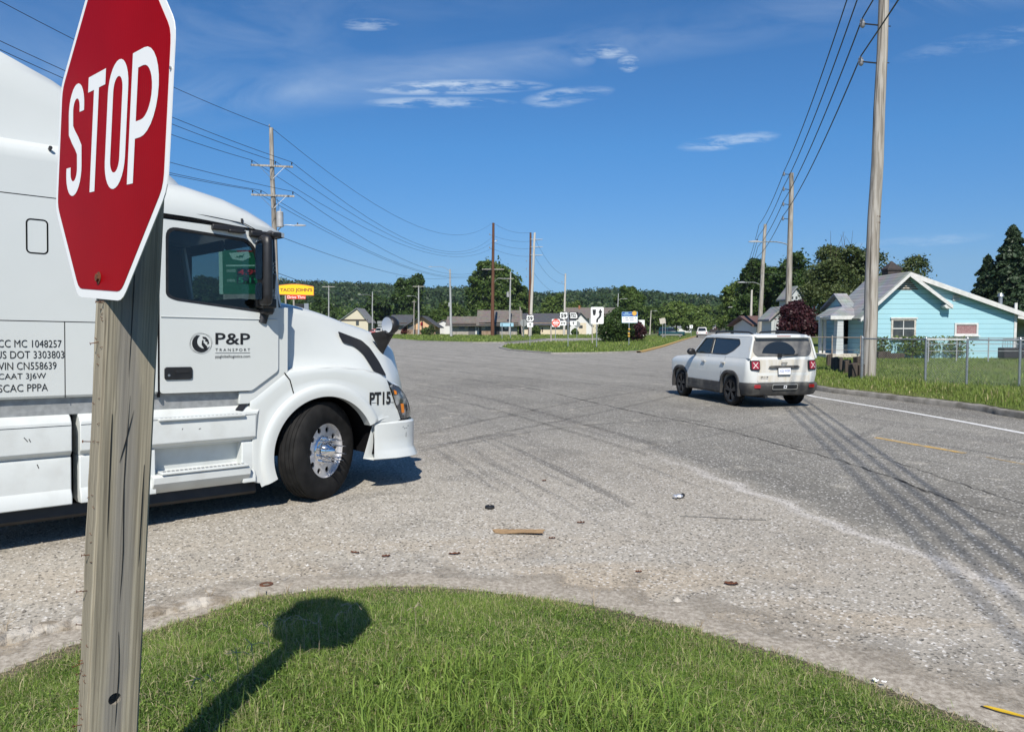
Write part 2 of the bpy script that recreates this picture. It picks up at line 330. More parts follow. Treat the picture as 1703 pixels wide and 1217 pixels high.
def text_obj(name, body, w, h, mat, fr, parent, bold=0.0, thick=.0015, space=1.0, label=None, align=None):
    """lettering scaled to a w x h box; fr(u, v, t) maps the box (origin at its lower left) to 3D"""
    cu = bpy.data.curves.new('lettering', 'FONT'); cu.body = body; cu.offset = bold; cu.resolution_u = 3; cu.space_character = space
    if align: cu.align_x = align
    tmp = bpy.data.objects.new('lettering', cu); me = bpy.data.meshes.new_from_object(tmp)
    n = len(me.vertices); co = np.empty(n * 3); me.vertices.foreach_get('co', co); co = co.reshape(-1, 3)
    mn, mx = co.min(0), co.max(0); s = (mx - mn); s[s == 0] = 1
    if w is None: w = h * s[0] / s[1]
    mb = MB(); flat = [((c[0] - mn[0]) / s[0] * w, (c[1] - mn[1]) / s[1] * h) for c in co]
    fs = [tuple(p.vertices) for p in me.polygons]
    mb.add([fr(u, v, thick) for u, v in flat], fs)
    bpy.data.objects.remove(tmp); bpy.data.curves.remove(cu); bpy.data.meshes.remove(me)
    o = mb.build(name, mat, parent, smooth=0)
    return o
def stroke(pts, w, closed=False):         # thick polyline -> quads in 2D
    P = [Vector(p) for p in pts]; n = len(P); L_, R_ = [], []
    for i, p in enumerate(P):
        if closed: a, b = P[i - 1], P[(i + 1) % n]
        else: a, b = P[max(i - 1, 0)], P[min(i + 1, n - 1)]
        d0 = (p - a); d1 = (b - p)
        d0 = d0.normalized() if d0.length > 1e-9 else d1.normalized(); d1 = d1.normalized() if d1.length > 1e-9 else d0
        t = (d0 + d1).normalized(); nn = Vector((-t.y, t.x)); k = 1 / max(.4, nn.dot(Vector((-d0.y, d0.x))))
        L_.append(p + nn * w / 2 * k); R_.append(p - nn * w / 2 * k)
    qs = [(L_[i], R_[i], R_[(i + 1) % n], L_[(i + 1) % n]) for i in range(n if closed else n - 1)]
    return qs
def np_mesh(name, verts, nper, mat, tint=None, tris=None, parent=None, kind=None):
    """many same-sized faces straight from numpy: verts (n, nper, 3)"""
    n = len(verts); me = bpy.data.meshes.new(name); me.vertices.add(n * nper); me.vertices.foreach_set('co', verts.astype(np.float32).ravel())
    if tris is None: tris = [tuple(range(nper))]
    idx = []; sizes = []
    base = (np.arange(n) * nper)[:, None]
    loops = np.concatenate([base + np.array(t)[None, :] for t in tris], axis=1).ravel()
    sizes = np.tile([len(t) for t in tris], n)
    me.loops.add(len(loops)); me.loops.foreach_set('vertex_index', loops.astype(np.int32))
    me.polygons.add(len(sizes)); me.polygons.foreach_set('loop_start', np.concatenate([[0], np.cumsum(sizes)[:-1]]).astype(np.int32))
    me.materials.append(mat)
    if tint is not None:
        at = me.attributes.new('tint', 'FLOAT', 'POINT'); at.data.foreach_set('value', np.repeat(tint, nper).astype(np.float32))
    me.update(calc_edges=True)
    o = bpy.data.objects.new(name, me); COL.objects.link(o)
    if parent: o.parent = parent
    if kind: o['kind'] = kind
    return o
# ------------------------------------------------------------------ ground, road, verges
def grass_ground_mat(name, c1, c2, c3, s=1.0):
    m = bpy.data.materials.new(name); m.use_nodes = True; nt = m.node_tree; N = nt.nodes; L = nt.links; b = N['Principled BSDF']
    b.inputs['Roughness'].default_value = .9; b.inputs['Specular IOR Level'].default_value = .15
    tc = N.new('ShaderNodeTexCoord')
    def nz(sc, det):
        n = N.new('ShaderNodeTexNoise'); n.inputs['Scale'].default_value = sc; n.inputs['Detail'].default_value = det; L.new(tc.outputs['Object'], n.inputs['Vector']); return n.outputs['Fac']
    big = nz(.16 * s, 5); mid = nz(1.7 * s, 6); fine = nz(22 * s, 6)
    def mr(v, a, b_):
        r = N.new('ShaderNodeMapRange'); r.inputs['From Min'].default_value = a; r.inputs['From Max'].default_value = b_; L.new(v, r.inputs['Value']); return r.outputs[0]
    x = N.new('ShaderNodeMix'); x.data_type = 'RGBA'; L.new(mr(mid, .35, .65), x.inputs['Factor']); x.inputs['A'].default_value = (*c1, 1); x.inputs['B'].default_value = (*c2, 1)
    y = N.new('ShaderNodeMix'); y.data_type = 'RGBA'; L.new(mr(big, .45, .7), y.inputs['Factor']); L.new(x.outputs['Result'], y.inputs['A']); y.inputs['B'].default_value = (*c3, 1)
    z = N.new('ShaderNodeMix'); z.data_type = 'RGBA'; z.blend_type = 'MULTIPLY'; z.inputs['Factor'].default_value = .55; L.new(y.outputs['Result'], z.inputs['A']); L.new(mr(fine, .25, .6), z.inputs['B'])
    L.new(z.outputs['Result'], b.inputs['Base Color'])
    bp = N.new('ShaderNodeBump'); bp.inputs['Strength'].default_value = .8; bp.inputs['Distance'].default_value = .06; L.new(fine, bp.inputs['Height']); L.new(bp.outputs[0], b.inputs['Normal'])
    MATS[name] = m; return m
grass_ground_mat('lawn', (.085, .130, .024), (.130, .175, .040), (.175, .185, .065))
grass_ground_mat('lawn_far', (.075, .125, .022), (.120, .170, .036), (.155, .165, .06), .5)
grass_ground_mat('verge_soil', (.20, .165, .11), (.27, .225, .155), (.16, .145, .08), 2.0)

def road_mat():
    m = bpy.data.materials.new('road'); m.use_nodes = True; nt = m.node_tree; N = nt.nodes; L = nt.links; b = N['Principled BSDF']
    b.inputs['Roughness'].default_value = .88; b.inputs['Specular IOR Level'].default_value = .3
    tc = N.new('ShaderNodeTexCoord'); P = tc.outputs['Object']; sp = N.new('ShaderNodeSeparateXYZ'); L.new(P, sp.inputs[0])
    def ma(op, a, b_=None, c=None, clamp=False):
        n = N.new('ShaderNodeMath'); n.operation = op; n.use_clamp = clamp
        for i, v in enumerate((a, b_, c)):
            if v is None: continue
            if isinstance(v, (int, float)): n.inputs[i].default_value = v
            else: L.new(v, n.inputs[i])
        return n.outputs[0]
    def nz(sc, det=5, dist=0, rough=.5, vec=None):
        n = N.new('ShaderNodeTexNoise'); n.inputs['Scale'].default_value = sc; n.inputs['Detail'].default_value = det; n.inputs['Distortion'].default_value = dist; n.inputs['Roughness'].default_value = rough
        L.new(vec if vec is not None else P, n.inputs['Vector']); return n.outputs['Fac']
    def mr(v, a, b_, lo=0., hi=1.):
        r = N.new('ShaderNodeMapRange'); r.inputs['From Min'].default_value = a; r.inputs['From Max'].default_value = b_; r.inputs['To Min'].default_value = lo; r.inputs['To Max'].default_value = hi; L.new(v, r.inputs['Value']); return r.outputs[0]
    def mixc(f, a, b_, blend='MIX'):
        x = N.new('ShaderNodeMix'); x.data_type = 'RGBA'; x.blend_type = blend
        if isinstance(f, (int, float)): x.inputs['Factor'].default_value = f
        else: L.new(f, x.inputs['Factor'])
        for k, v in (('A', a), ('B', b_)):
            if isinstance(v, tuple): x.inputs[k].default_value = (*v, 1)
            else: L.new(v, x.inputs[k])
        return x.outputs['Result']
    X, Y = sp.outputs[0], sp.outputs[1]
    big = nz(.22, 6, .5); mid = nz(1.1, 6, .3); vs = []
    for sc in (64, 120):
        v_ = N.new('ShaderNodeTexVoronoi'); v_.inputs['Scale'].default_value = sc; L.new(P, v_.inputs['Vector']); s_ = N.new('ShaderNodeSeparateColor'); L.new(v_.outputs['Color'], s_.inputs[0]); vs.append((v_, s_))
    speck = ma('ADD', ma('MULTIPLY', vs[0][1].outputs[0], .7), ma('MULTIPLY', vs[1][1].outputs[1], .3)); grit = vs[0][1].outputs[2]
    # two surfacings: pale chip-seal on the near apron, greyer asphalt on the through road; their joint is a wandering line
    joint = ma('ADD', ma('ADD', X, ma('MULTIPLY', Y, .257)), ma('MULTIPLY', ma('SUBTRACT', mid, .5), .55))
    through = ma('MAXIMUM', mr(joint, 4.70, 5.15), mr(ma('ADD', Y, ma('MULTIPLY', ma('SUBTRACT', big, .5), 9.0)), 8.0, 15.0))
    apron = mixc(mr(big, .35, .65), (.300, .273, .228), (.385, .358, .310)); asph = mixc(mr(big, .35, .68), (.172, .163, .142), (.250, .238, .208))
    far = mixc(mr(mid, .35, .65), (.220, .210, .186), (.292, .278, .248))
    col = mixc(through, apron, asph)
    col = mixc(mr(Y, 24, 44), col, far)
    edge = ma('MULTIPLY', ma('SUBTRACT', 1.0, ma('MULTIPLY', ma('ABSOLUTE', ma('SUBTRACT', joint, 4.78)), 8.0), None, True), ma('MULTIPLY', mr(Y, 11.0, 9.0), .75))
    col = mixc(edge, col, (.50, .475, .44))
    # dusty tan sand washed along the verge
    mp = N.new('ShaderNodeMapping'); mp.inputs['Scale'].default_value = (.55, 1.5, 1); L.new(P, mp.inputs[0])
    dn = nz(1.0, 6, .6, .55, mp.outputs[0])
    dust = ma('MULTIPLY', mr(dn, .42, .62), ma('MULTIPLY', mr(ma('ADD', Y, ma('MULTIPLY', ma('ABSOLUTE', ma('ADD', X, .3)), .42)), 7.6, 5.2), .75))
    col = mixc(dust, col, (.38, .31, .22))
    # worn tyre tracks that swing round the bend, patched oil and tar
    q = ma('ADD', X, ma('ADD', ma('MULTIPLY', Y, .31), ma('MULTIPLY', ma('MULTIPLY', Y, Y), .0016)))        # lanes bend off to the left with distance
    lane = N.new('ShaderNodeCombineXYZ'); L.new(q, lane.inputs[0]); L.new(ma('MULTIPLY', Y, .045), lane.inputs[1])
    tr = ma('MULTIPLY', mr(ma('SINE', ma('ADD', ma('MULTIPLY', q, 3.3), ma('MULTIPLY', mid, .8))), .25, .95), mr(nz(.30, 4, .3, .55, lane.outputs[0]), .40, .58))
    col = mixc(ma('MULTIPLY', tr, ma('MULTIPLY', mr(Y, 6.0, 10.0), .42)), col, (.14, .132, .118))
    col = mixc(ma('MULTIPLY', mr(nz(3.4, 5, .3, .6, lane.outputs[0]), .57, .68), ma('MULTIPLY', mr(Y, 5.0, 8.5), .62)), col, (.105, .10, .092))
    q2 = ma('ADD', X, ma('MULTIPLY', Y, -.9)); lane2 = N.new('ShaderNodeCombineXYZ'); L.new(ma('MULTIPLY', q2, .7), lane2.inputs[0]); L.new(ma('MULTIPLY', Y, .05), lane2.inputs[1])
    col = mixc(ma('MULTIPLY', mr(nz(2.6, 4, .2, .6, lane2.outputs[0]), .60, .70), ma('MULTIPLY', mr(Y, 7.5, 12.0), .5)), col, (.11, .105, .096))
    pt = nz(.75, 5, .8, .6); col = mixc(ma('MULTIPLY', mr(pt, .56, .63), .40), col, (.17, .16, .14)); col = mixc(ma('MULTIPLY', mr(nz(1.9, 4, .4), .60, .70), .5), col, (.42, .39, .33))
    # cracks
    wv = N.new('ShaderNodeTexNoise'); wv.inputs['Scale'].default_value = 1.6; wv.inputs['Detail'].default_value = 6; L.new(P, wv.inputs['Vector'])
    ad = N.new('ShaderNodeMix'); ad.data_type = 'RGBA'; ad.inputs['Factor'].default_value = .22; L.new(P, ad.inputs['A']); L.new(wv.outputs['Color'], ad.inputs['B'])
    vo = N.new('ShaderNodeTexVoronoi'); vo.feature = 'DISTANCE_TO_EDGE'; vo.inputs['Scale'].default_value = .34; L.new(ad.outputs['Result'], vo.inputs['Vector'])
    ck = ma('MULTIPLY', mr(vo.outputs['Distance'], .010, .002), ma('MULTIPLY', through, mr(nz(.35, 3), .45, .55)))
    col = mixc(ma('MULTIPLY', ck, .15), col, (.06, .057, .055))
    # aggregate
    col = mixc(.85, col, mixc(mr(speck, .08, .92), (.66, .66, .65), (1.31, 1.30, 1.29)), 'MULTIPLY')
    col = mixc(mr(grit, .93, .96), col, mixc(.65, col, (.70, .68, .64)))
    col = mixc(mr(grit, .075, .05), col, mixc(.75, col, (.05, .046, .04)))
    L.new(col, b.inputs['Base Color'])
    bp = N.new('ShaderNodeBump'); bp.inputs['Strength'].default_value = .5; bp.inputs['Distance'].default_value = .006; L.new(vs[0][0].outputs['Distance'], bp.inputs['Height']); L.new(bp.outputs[0], b.inputs['Normal'])
    MATS['road'] = m
road_mat()
HX = .267                                  # the highway runs off to the right by this much per metre of depth

def sheet(name, x0, x1, y0, y1, z, mat, step=None):
    mb = MB(); nx = max(1, int((x1 - x0) / step)) if step else 1; ny = max(1, int((y1 - y0) / step)) if step else 1
    rows = [[(x0 + (x1 - x0) * i / nx, y0 + (y1 - y0) * j / ny, z) for i in range(nx + 1)] for j in range(ny + 1)]
    mb.loft(rows, False); return mb.build(name, mat, smooth=0)
tag(sheet('ground', -1050, 1050, -310, 1150, -.06, MATS['lawn_far']), kind='structure')
tag(sheet('road', -170, 60, -40, 200, 0.0, MATS['road']), kind='structure')
mb = MB(); mb.add([(HX * 200 - 5, 200, -.004), (HX * 200 + 8, 200, -.004), (HX * 900 + 8, 900, -.004), (HX * 900 - 5, 900, -.004)], [(0, 1, 2, 3)])
tag(mb.build('highway', MATS['road'], smooth=0), kind='structure')

def poly_dist(poly, pts):                  # signed distance, positive inside
    P = np.array(poly, float); Q = np.roll(P, -1, 0); d = np.full(len(pts), 1e9); ins = np.zeros(len(pts), bool)
    for a, b in zip(P, Q):
        ab = b - a; t = np.clip(((pts - a) @ ab) / max(ab @ ab, 1e-12), 0, 1); pr = a + t[:, None] * ab
        d = np.minimum(d, np.hypot(*(pts - pr).T))
        c = ((a[1] > pts[:, 1]) != (b[1] > pts[:, 1]))
        with np.errstate(divide='ignore', invalid='ignore'):
            xi = (b[0] - a[0]) * (pts[:, 1] - a[1]) / (b[1] - a[1]) + a[0]
        ins ^= c & (pts[:, 0] < xi)
    return np.where(ins, d, -d)
def sstep(x): x = np.clip(x, 0, 1); return x * x * (3 - 2 * x)

def patch_noise(p, s, seed):
    r = np.random.default_rng(seed); v = np.zeros(len(p))
    for k in range(6):
        th = r.uniform(0, 6.28); fq = s * r.uniform(.6, 2.2); v += np.sin((p[:, 0] * np.cos(th) + p[:, 1] * np.sin(th)) * fq + r.uniform(0, 6.28))
    return v / 6

# near verge: a low grassy mound under the stop sign
V_EDGE = [(0, 1118), (60, 1092), (130, 1066), (245, 1050), (330, 1022), (420, 992), (520, 980), (600, 975), (690, 972), (800, 980), (900, 994), (980, 1003), (1060, 1020), (1140, 1040), (1230, 1064), (1320, 1090), (1400, 1116), (1480, 1143), (1570, 1176), (1690, 1222)]
VERGE = [tuple(gnd(u, v, .02)[:2]) for u, v in V_EDGE] + [(2.75, 2.6), (3.8, 1.2), (6, -2), (8, -9), (-14, -9), (-11, -3.6), (-6.2, 1.0), (-4.2, 2.9)]
def verge_z(pts):
    d = poly_dist(VERGE, pts); w = np.sin(pts[:, 0] * 3.1) * np.cos(pts[:, 1] * 2.3 + pts[:, 0])
    return np.where(d > 0, .016 + .27 * sstep(d / 1.9) + .018 * w * sstep(d / .8), .016 - .05 * sstep(-d / .07))
def verge_mesh():
    xs = np.concatenate([np.arange(-14, -4.6, .6), np.arange(-4.6, 3.4, .06), np.arange(3.4, 8.5, .6)]); ys = np.concatenate([np.arange(-9, 1.6, .5), np.arange(1.6, 5.7, .05)])
    g = np.array([(x, y) for y in ys for x in xs]); z = verge_z(g); mb = MB()
    mb.loft([[(g[j * len(xs) + i][0], g[j * len(xs) + i][1], z[j * len(xs) + i]) for i in range(len(xs))] for j in range(len(ys))], False)
    o = mb.build('verge', MATS['verge_soil'], smooth=180); tag(o, kind='structure')
    n = len(o.data.vertices); co = np.empty(n * 3); o.data.vertices.foreach_get('co', co); co = co.reshape(-1, 3)
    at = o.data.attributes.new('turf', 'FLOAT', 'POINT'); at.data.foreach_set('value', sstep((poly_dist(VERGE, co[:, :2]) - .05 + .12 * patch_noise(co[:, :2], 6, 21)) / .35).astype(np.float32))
    nt = MATS['verge_soil'].node_tree; N = nt.nodes; L = nt.links; b = N['Principled BSDF']; src = b.inputs['Base Color'].links[0].from_socket      # bare tan soil at the rim, shade between the blades painted near-black under the turf
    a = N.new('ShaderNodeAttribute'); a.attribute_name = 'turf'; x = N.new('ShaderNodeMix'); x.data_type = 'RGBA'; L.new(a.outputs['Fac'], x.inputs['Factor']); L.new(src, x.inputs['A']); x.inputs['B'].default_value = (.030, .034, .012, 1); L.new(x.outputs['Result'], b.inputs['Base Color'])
verge_mesh()
M('kerb_near', (.42, .39, .34), .95, col2=(.22, .185, .14), scale=7, lo=.42, hi=.62, bump=.8, bscale=35)
# broken old kerb on its left side
def sweep(mb, path, prof, jag=0.0, seed=1):
    rg = random.Random(seed); rings = []
    for i, p in enumerate(path):
        a = Vector(path[max(i - 1, 0)]); b = Vector(path[min(i + 1, len(path) - 1)]); t = (b - a).to_2d().normalized(); nn = Vector((-t.y, t.x))
        rings.append([(p[0] + nn.x * (o + rg.uniform(-jag, jag)), p[1] + nn.y * (o + rg.uniform(-jag, jag)), (p[2] if len(p) > 2 else 0) + h + rg.uniform(-jag, jag) * .6) for o, h in prof])
    mb.loft(rings, False)
kp = smooth_line([tuple(gnd(u, v, .0)[:2]) + (0,) for u, v in [(-260, 1110), (-120, 1085), (0, 1066), (80, 1048), (150, 1037), (245, 1022), (330, 1006), (440, 988)]], 10)
mb = MB(); sweep(mb, kp, [(.06, -.04), (.055, .035), (-.01, .045), (-.07, .03), (-.09, -.04)], .02, 3)
tag(mb.build('kerb', MATS['kerb_near'], smooth=30), kind='structure')
# dirt and washed sand that thins out from the grass on to the road
def dirt_band():
    m = bpy.data.materials.new('washed_dirt'); m.use_nodes = True; N = m.node_tree.nodes; L = m.node_tree.links; b = N['Principled BSDF']; b.inputs['Roughness'].default_value = .95; b.inputs['Specular IOR Level'].default_value = .15
    tc = N.new('ShaderNodeTexCoord'); at = N.new('ShaderNodeAttribute'); at.attribute_name = 'fade'
    def nz(sc, d, r=.6): n = N.new('ShaderNodeTexNoise'); n.inputs['Scale'].default_value = sc; n.inputs['Detail'].default_value = d; n.inputs['Roughness'].default_value = r; L.new(tc.outputs['Object'], n.inputs['Vector']); return n.outputs['Fac']
    x = N.new('ShaderNodeValToRGB'); e = x.color_ramp.elements; e[0].position = .36; e[0].color = (.19, .165, .135, 1); e[1].position = .64; e[1].color = (.46, .425, .365, 1); q = e.new(.5); q.color = (.32, .285, .235, 1); L.new(nz(30, 6, .8), x.inputs[0]); L.new(x.outputs[0], b.inputs['Base Color'])
    s1 = N.new('ShaderNodeMath'); s1.operation = 'MULTIPLY_ADD'; L.new(nz(2.6, 7), s1.inputs[0]); s1.inputs[1].default_value = 2.6; s1.inputs[2].default_value = -1.95
    s2 = N.new('ShaderNodeMath'); s2.operation = 'MULTIPLY_ADD'; L.new(at.outputs['Fac'], s2.inputs[0]); s2.inputs[1].default_value = 1.55; L.new(s1.outputs[0], s2.inputs[2])
    s3 = N.new('ShaderNodeMapRange'); s3.inputs['From Min'].default_value = .0; s3.inputs['From Max'].default_value = .55; L.new(s2.outputs[0], s3.inputs['Value']); L.new(s3.outputs[0], b.inputs['Alpha']); MATS['washed_dirt'] = m
    P = smooth_line([Vector((x_, y_, 0)) for x_, y_ in VERGE[:len(V_EDGE)]], 8); rows = []; offs = ((1.25, .004, 0), (.7, .005, .25), (.32, .006, .6), (.10, .007, 1.0), (-.05, .009, 1.0), (-.22, .012, 1.0))
    for i, p in enumerate(P):
        a = P[max(i - 2, 0)]; c = P[min(i + 2, len(P) - 1)]; t = (c - a).to_2d().normalized(); nn = Vector((-t.y, t.x)); rows.append([(p.x + nn.x * o, p.y + nn.y * o, z) for o, z, f in offs])
    mb = MB(); mb.loft(rows, False); o = mb.build('dirt_edge', m, smooth=60); tag(o, kind='structure'); vs = o.data.vertices; zz = [f[1] for f in offs]
    fa = o.data.attributes.new('fade', 'FLOAT', 'POINT'); fa.data.foreach_set('value', [float(np.interp(v.co.z, zz, [f[2] for f in offs])) for v in vs])
dirt_band()

# right lawn behind a kerb
C_NEAR = [(12.9, -14, 0), (12.3, -2, 0), (11.7, 6, 0), (11.05, 11, 0)] + [tuple(gnd(u, v, .0)) for u, v in [(1703, 697), (1619, 682), (1522, 670), (1441, 660), (1354, 648.5)]] + [(9.35, 26, 0), (10.4, 30, 0), (13.1, 40, 0), (18.5, 60, 0), (29.2, 100, 0), (56, 200, 0)]
C_PATH = smooth_line([Vector(p) for p in C_NEAR], 8)
mb = MB(); sweep(mb, C_PATH, [(.0, -.02), (-.01, .10), (-.03, .125), (-.16, .13), (-.17, -.02)], .012, 5)
tag(mb.build('kerb', MATS['kerb_old'], smooth=50), kind='structure')
def lawn_h(d): return .12 + .18 * min(1.0, max(0.0, d) / 1.6)
mb = MB(); rows = []
for i, p in enumerate(C_PATH):
    a = C_PATH[max(i - 1, 0)]; b = C_PATH[min(i + 1, len(C_PATH) - 1)]; t = (b - a).to_2d().normalized(); nn = Vector((t.y, -t.x))
    rows.append([(p.x + nn.x * o, p.y + nn.y * o, lawn_h(o)) for o in (.16, .5, .9, 1.7, 3.5)] + [(p.x + 40, p.y + nn.y * 3.5 + (0 if p.y < 100 else 0), .3), (p.x + 160, p.y + nn.y * 3.5, .3)])
mb.loft(rows, False); tag(mb.build('lawn', MATS['lawn'], smooth=60), kind='structure')

# the island between the two roads, and the far verge under the buildings
ISL = [gnd(u, v, .08) for u, v in [(833, 577), (850, 581), (920, 586.5), (985, 586), (1040, 584.5), (1068, 583), (1099, 575.5), (1135, 564.5), (1157, 558.8), (1163, 555.2), (1166, 552.5), (1120, 553.3), (1095, 554.8), (1072, 557.5), (1040, 561), (994, 566), (898, 568.5), (840, 573)]]
def parcel(name, pts, z, mat, kerb_mat, kw=.18, yellow=None):
    mb = MB(); n = len(pts); mb.prism([(p.x, p.y) for p in pts], lambda u, v, t: (u, v, t), -.05, z); tag(mb.build(name, mat, smooth=0), kind='structure')
    mb = MB(); sweep(mb, [(p.x, p.y, 0) for p in pts] + [(pts[0].x, pts[0].y, 0)], [(.02, -.02), (.02, z + .012), (kw, z + .012), (kw, -.02)] , 0, 1)
    return tag(mb.build('kerb', kerb_mat, smooth=40), kind='structure')
parcel('island', ISL, .09, MATS['lawn_far'], MATS['concrete'], -.2)
yk = [gnd(u, v, .10) for u, v in [(1060, 584.2), (1068, 583), (1099, 575.5), (1135, 564.5), (1157, 558.8)]]
mb = MB(); sweep(mb, [(p.x, p.y, .004) for p in yk], [(.06, -.02), (.06, .112), (-.24, .112), (-.24, .0)], .0, 1)
tag(mb.build('kerb_paint', MATS['yellow_line'], smooth=40), kind='structure')
FARV = [gnd(u, v, .08) for u, v in [(380, 559), (500, 560.5), (655, 563), (700, 566.8), (790, 569), (835, 569), (880, 566), (905, 563), (994, 562.5), (1040, 558), (1072, 555.2), (1100, 551.6)]]
FARV = FARV + [Vector((95, 420, .08)), Vector((-330, 420, .08)), Vector((-330, 190, .08))]
mb = MB(); mb.prism([(p.x, p.y) for p in FARV], lambda u, v, t: (u, v, t), -.05, .1); tag(mb.build('far_verge', MATS['lawn_far'], smooth=0), kind='structure')
mb = MB(); sweep(mb, [(p.x, p.y, 0) for p in FARV[:12]], [(-.02, -.02), (-.02, .11), (-.35, .11), (-.35, .0)], 0, 1); tag(mb.build('kerb', MATS['concrete'], smooth=40), kind='structure')
mb = MB()
for a, b in [((838, 559.2), (1000, 558.2)), ((700, 557.0), (760, 557.4))]:
    p, q = gnd(*a, .1), gnd(*b, .1); mb.add([(p.x, p.y, .11), (q.x, q.y, .11), (q.x, q.y + 9, .11), (p.x, p.y + 9, .11)], [(0, 1, 2, 3)])
tag(mb.build('pavement', MATS['concrete'], smooth=0), kind='structure')
# painted lines
def line_strip(name, pts, w, mat):
    mb = MB(); pts = [Vector((p.x, p.y)) for p in pts]; rows = []
    for i, p in enumerate(pts):
        t = (pts[min(i + 1, len(pts) - 1)] - pts[max(i - 1, 0)]).normalized(); nn = Vector((-t.y, t.x)) * w / 2
        rows.append([(p.x + nn.x, p.y + nn.y, .004), (p.x - nn.x, p.y - nn.y, .004)])
    mb.loft(rows, False); return tag(mb.build(name, mat, smooth=0), kind='structure')
line_strip('white_edge_line', [gnd(u, v) for u, v in [(2300, 860), (1950, 775), (1703, 720.5), (1600, 701), (1500, 683.5), (1420, 670.5), (1354, 659.5)]] + [Vector((8.2, 24.5, 0)), Vector((9.2, 29, 0)), Vector((12, 40, 0)), Vector((28, 100, 0))], .13, MATS['white_line'])
line_strip('yellow_centre_line', [gnd(u, v) for u, v in [(1457, 727.5), (1500, 735.5), (1550, 744), (1604, 753.5)]], .11, MATS['yellow_line'])
line_strip('worn_yellow_line', [gnd(u, v) for u, v in [(1640, 760), (1703, 772)]], .03, MATS['yellow_line'])

# tar-dark seam and the faint marks of turning tyres
def worn_mat(name, col, lo, hi, k):
    m = bpy.data.materials.new(name); m.use_nodes = True; N = m.node_tree.nodes; L = m.node_tree.links; b = N['Principled BSDF']; b.inputs['Base Color'].default_value = (*col, 1); b.inputs['Roughness'].default_value = .9; b.inputs['Specular IOR Level'].default_value = .2
    tc = N.new('ShaderNodeTexCoord'); n = N.new('ShaderNodeTexNoise'); n.inputs['Scale'].default_value = 5; n.inputs['Detail'].default_value = 8; n.inputs['Roughness'].default_value = .75; L.new(tc.outputs['Object'], n.inputs['Vector'])
    r = N.new('ShaderNodeMapRange'); r.inputs['From Min'].default_value = lo; r.inputs['From Max'].default_value = hi; r.inputs['To Max'].default_value = k; L.new(n.outputs['Fac'], r.inputs['Value']); L.new(r.outputs[0], b.inputs['Alpha']); MATS[name] = m
worn_mat('tar', (.045, .043, .04), .38, .55, .75); worn_mat('tyre_rub', (.07, .067, .062), .36, .68, .34)
def strip(name, px, w, mat, jag=0.0, z=.005, seed=1):
    r = random.Random(seed); P = smooth_line([gnd(u, v) for u, v in px], 10); mb = MB(); rows = []
    for i, p in enumerate(P):
        t = (P[min(i + 1, len(P) - 1)] - P[max(i - 1, 0)]).to_2d().normalized(); nn = Vector((-t.y, t.x)); o = r.uniform(-jag, jag); ww = w * r.uniform(.5, 1.2) if jag else w
        rows.append([(p.x + nn.x * (o + ww / 2), p.y + nn.y * (o + ww / 2), z), (p.x + nn.x * (o - ww / 2), p.y + nn.y * (o - ww / 2), z)])
    mb.loft(rows, False); tag(mb.build(name, MATS[mat], smooth=0), kind='structure')
strip('road_seam', [(700, 622), (860, 642), (980, 668), (1080, 690), (1190, 712), (1290, 737), (1430, 776), (1560, 825)], .055, 'tar', .03, .0045, 2)
strip('road_seam', [(1500, 800), (1600, 838), (1703, 862)], .03, 'tar', .02, .0045, 3)
strip('road_seam', [(1300, 735), (1340, 746), (1420, 752), (1500, 772), (1620, 812), (1703, 838)], .028, 'tar', .03, .0045, 4)
for k, (px, w) in enumerate((([(700, 750), (820, 722), (950, 696), (1080, 668), (1130, 655)], .16), ([(700, 722), (850, 690), (980, 664), (1090, 648)], .16), ([(690, 640), (800, 660), (950, 700), (1100, 742)], .15), ([(690, 655), (800, 676), (950, 718), (1080, 758)], .15), ([(1180, 700), (1050, 702), (900, 716), (760, 742)], .13), ([(1000, 640), (860, 628), (700, 612)], .22), ([(1120, 628), (900, 612), (720, 600)], .25))): strip('tyre_mark', px, w, 'tyre_rub', 0, .0055 + .0004 * k, k)
# ------------------------------------------------------------------ grass blades
def blades(name, pos, h, w, mat, lean=.45, tint=None, kind='stuff', parent=None):
    n = len(pos); a = rng.uniform(0, 2 * np.pi, n); la = rng.uniform(0, 2 * np.pi, n); ln = np.abs(rng.normal(0, lean, n))
    side = np.stack([np.cos(a), np.sin(a), np.zeros(n)], 1) * (w / 2)[:, None]
    bend = np.stack([np.cos(la), np.sin(la), np.zeros(n)], 1)
    up = np.array([0, 0, 1.])
    mid = pos + up * (h * .55)[:, None] + bend * (h * .22 * ln)[:, None]
    tip = pos + up * (h * np.clip(1 - .35 * ln, .25, 1))[:, None] + bend * (h * .85 * ln)[:, None]
    V = np.stack([pos - side, pos + side, mid + side * .8, mid - side * .8, tip], 1)
    if tint is None: tint = rng.uniform(0, 1, n)
    return np_mesh(name, V, 5, mat, tint, [(0, 1, 2, 3), (3, 2, 4)], parent, kind)
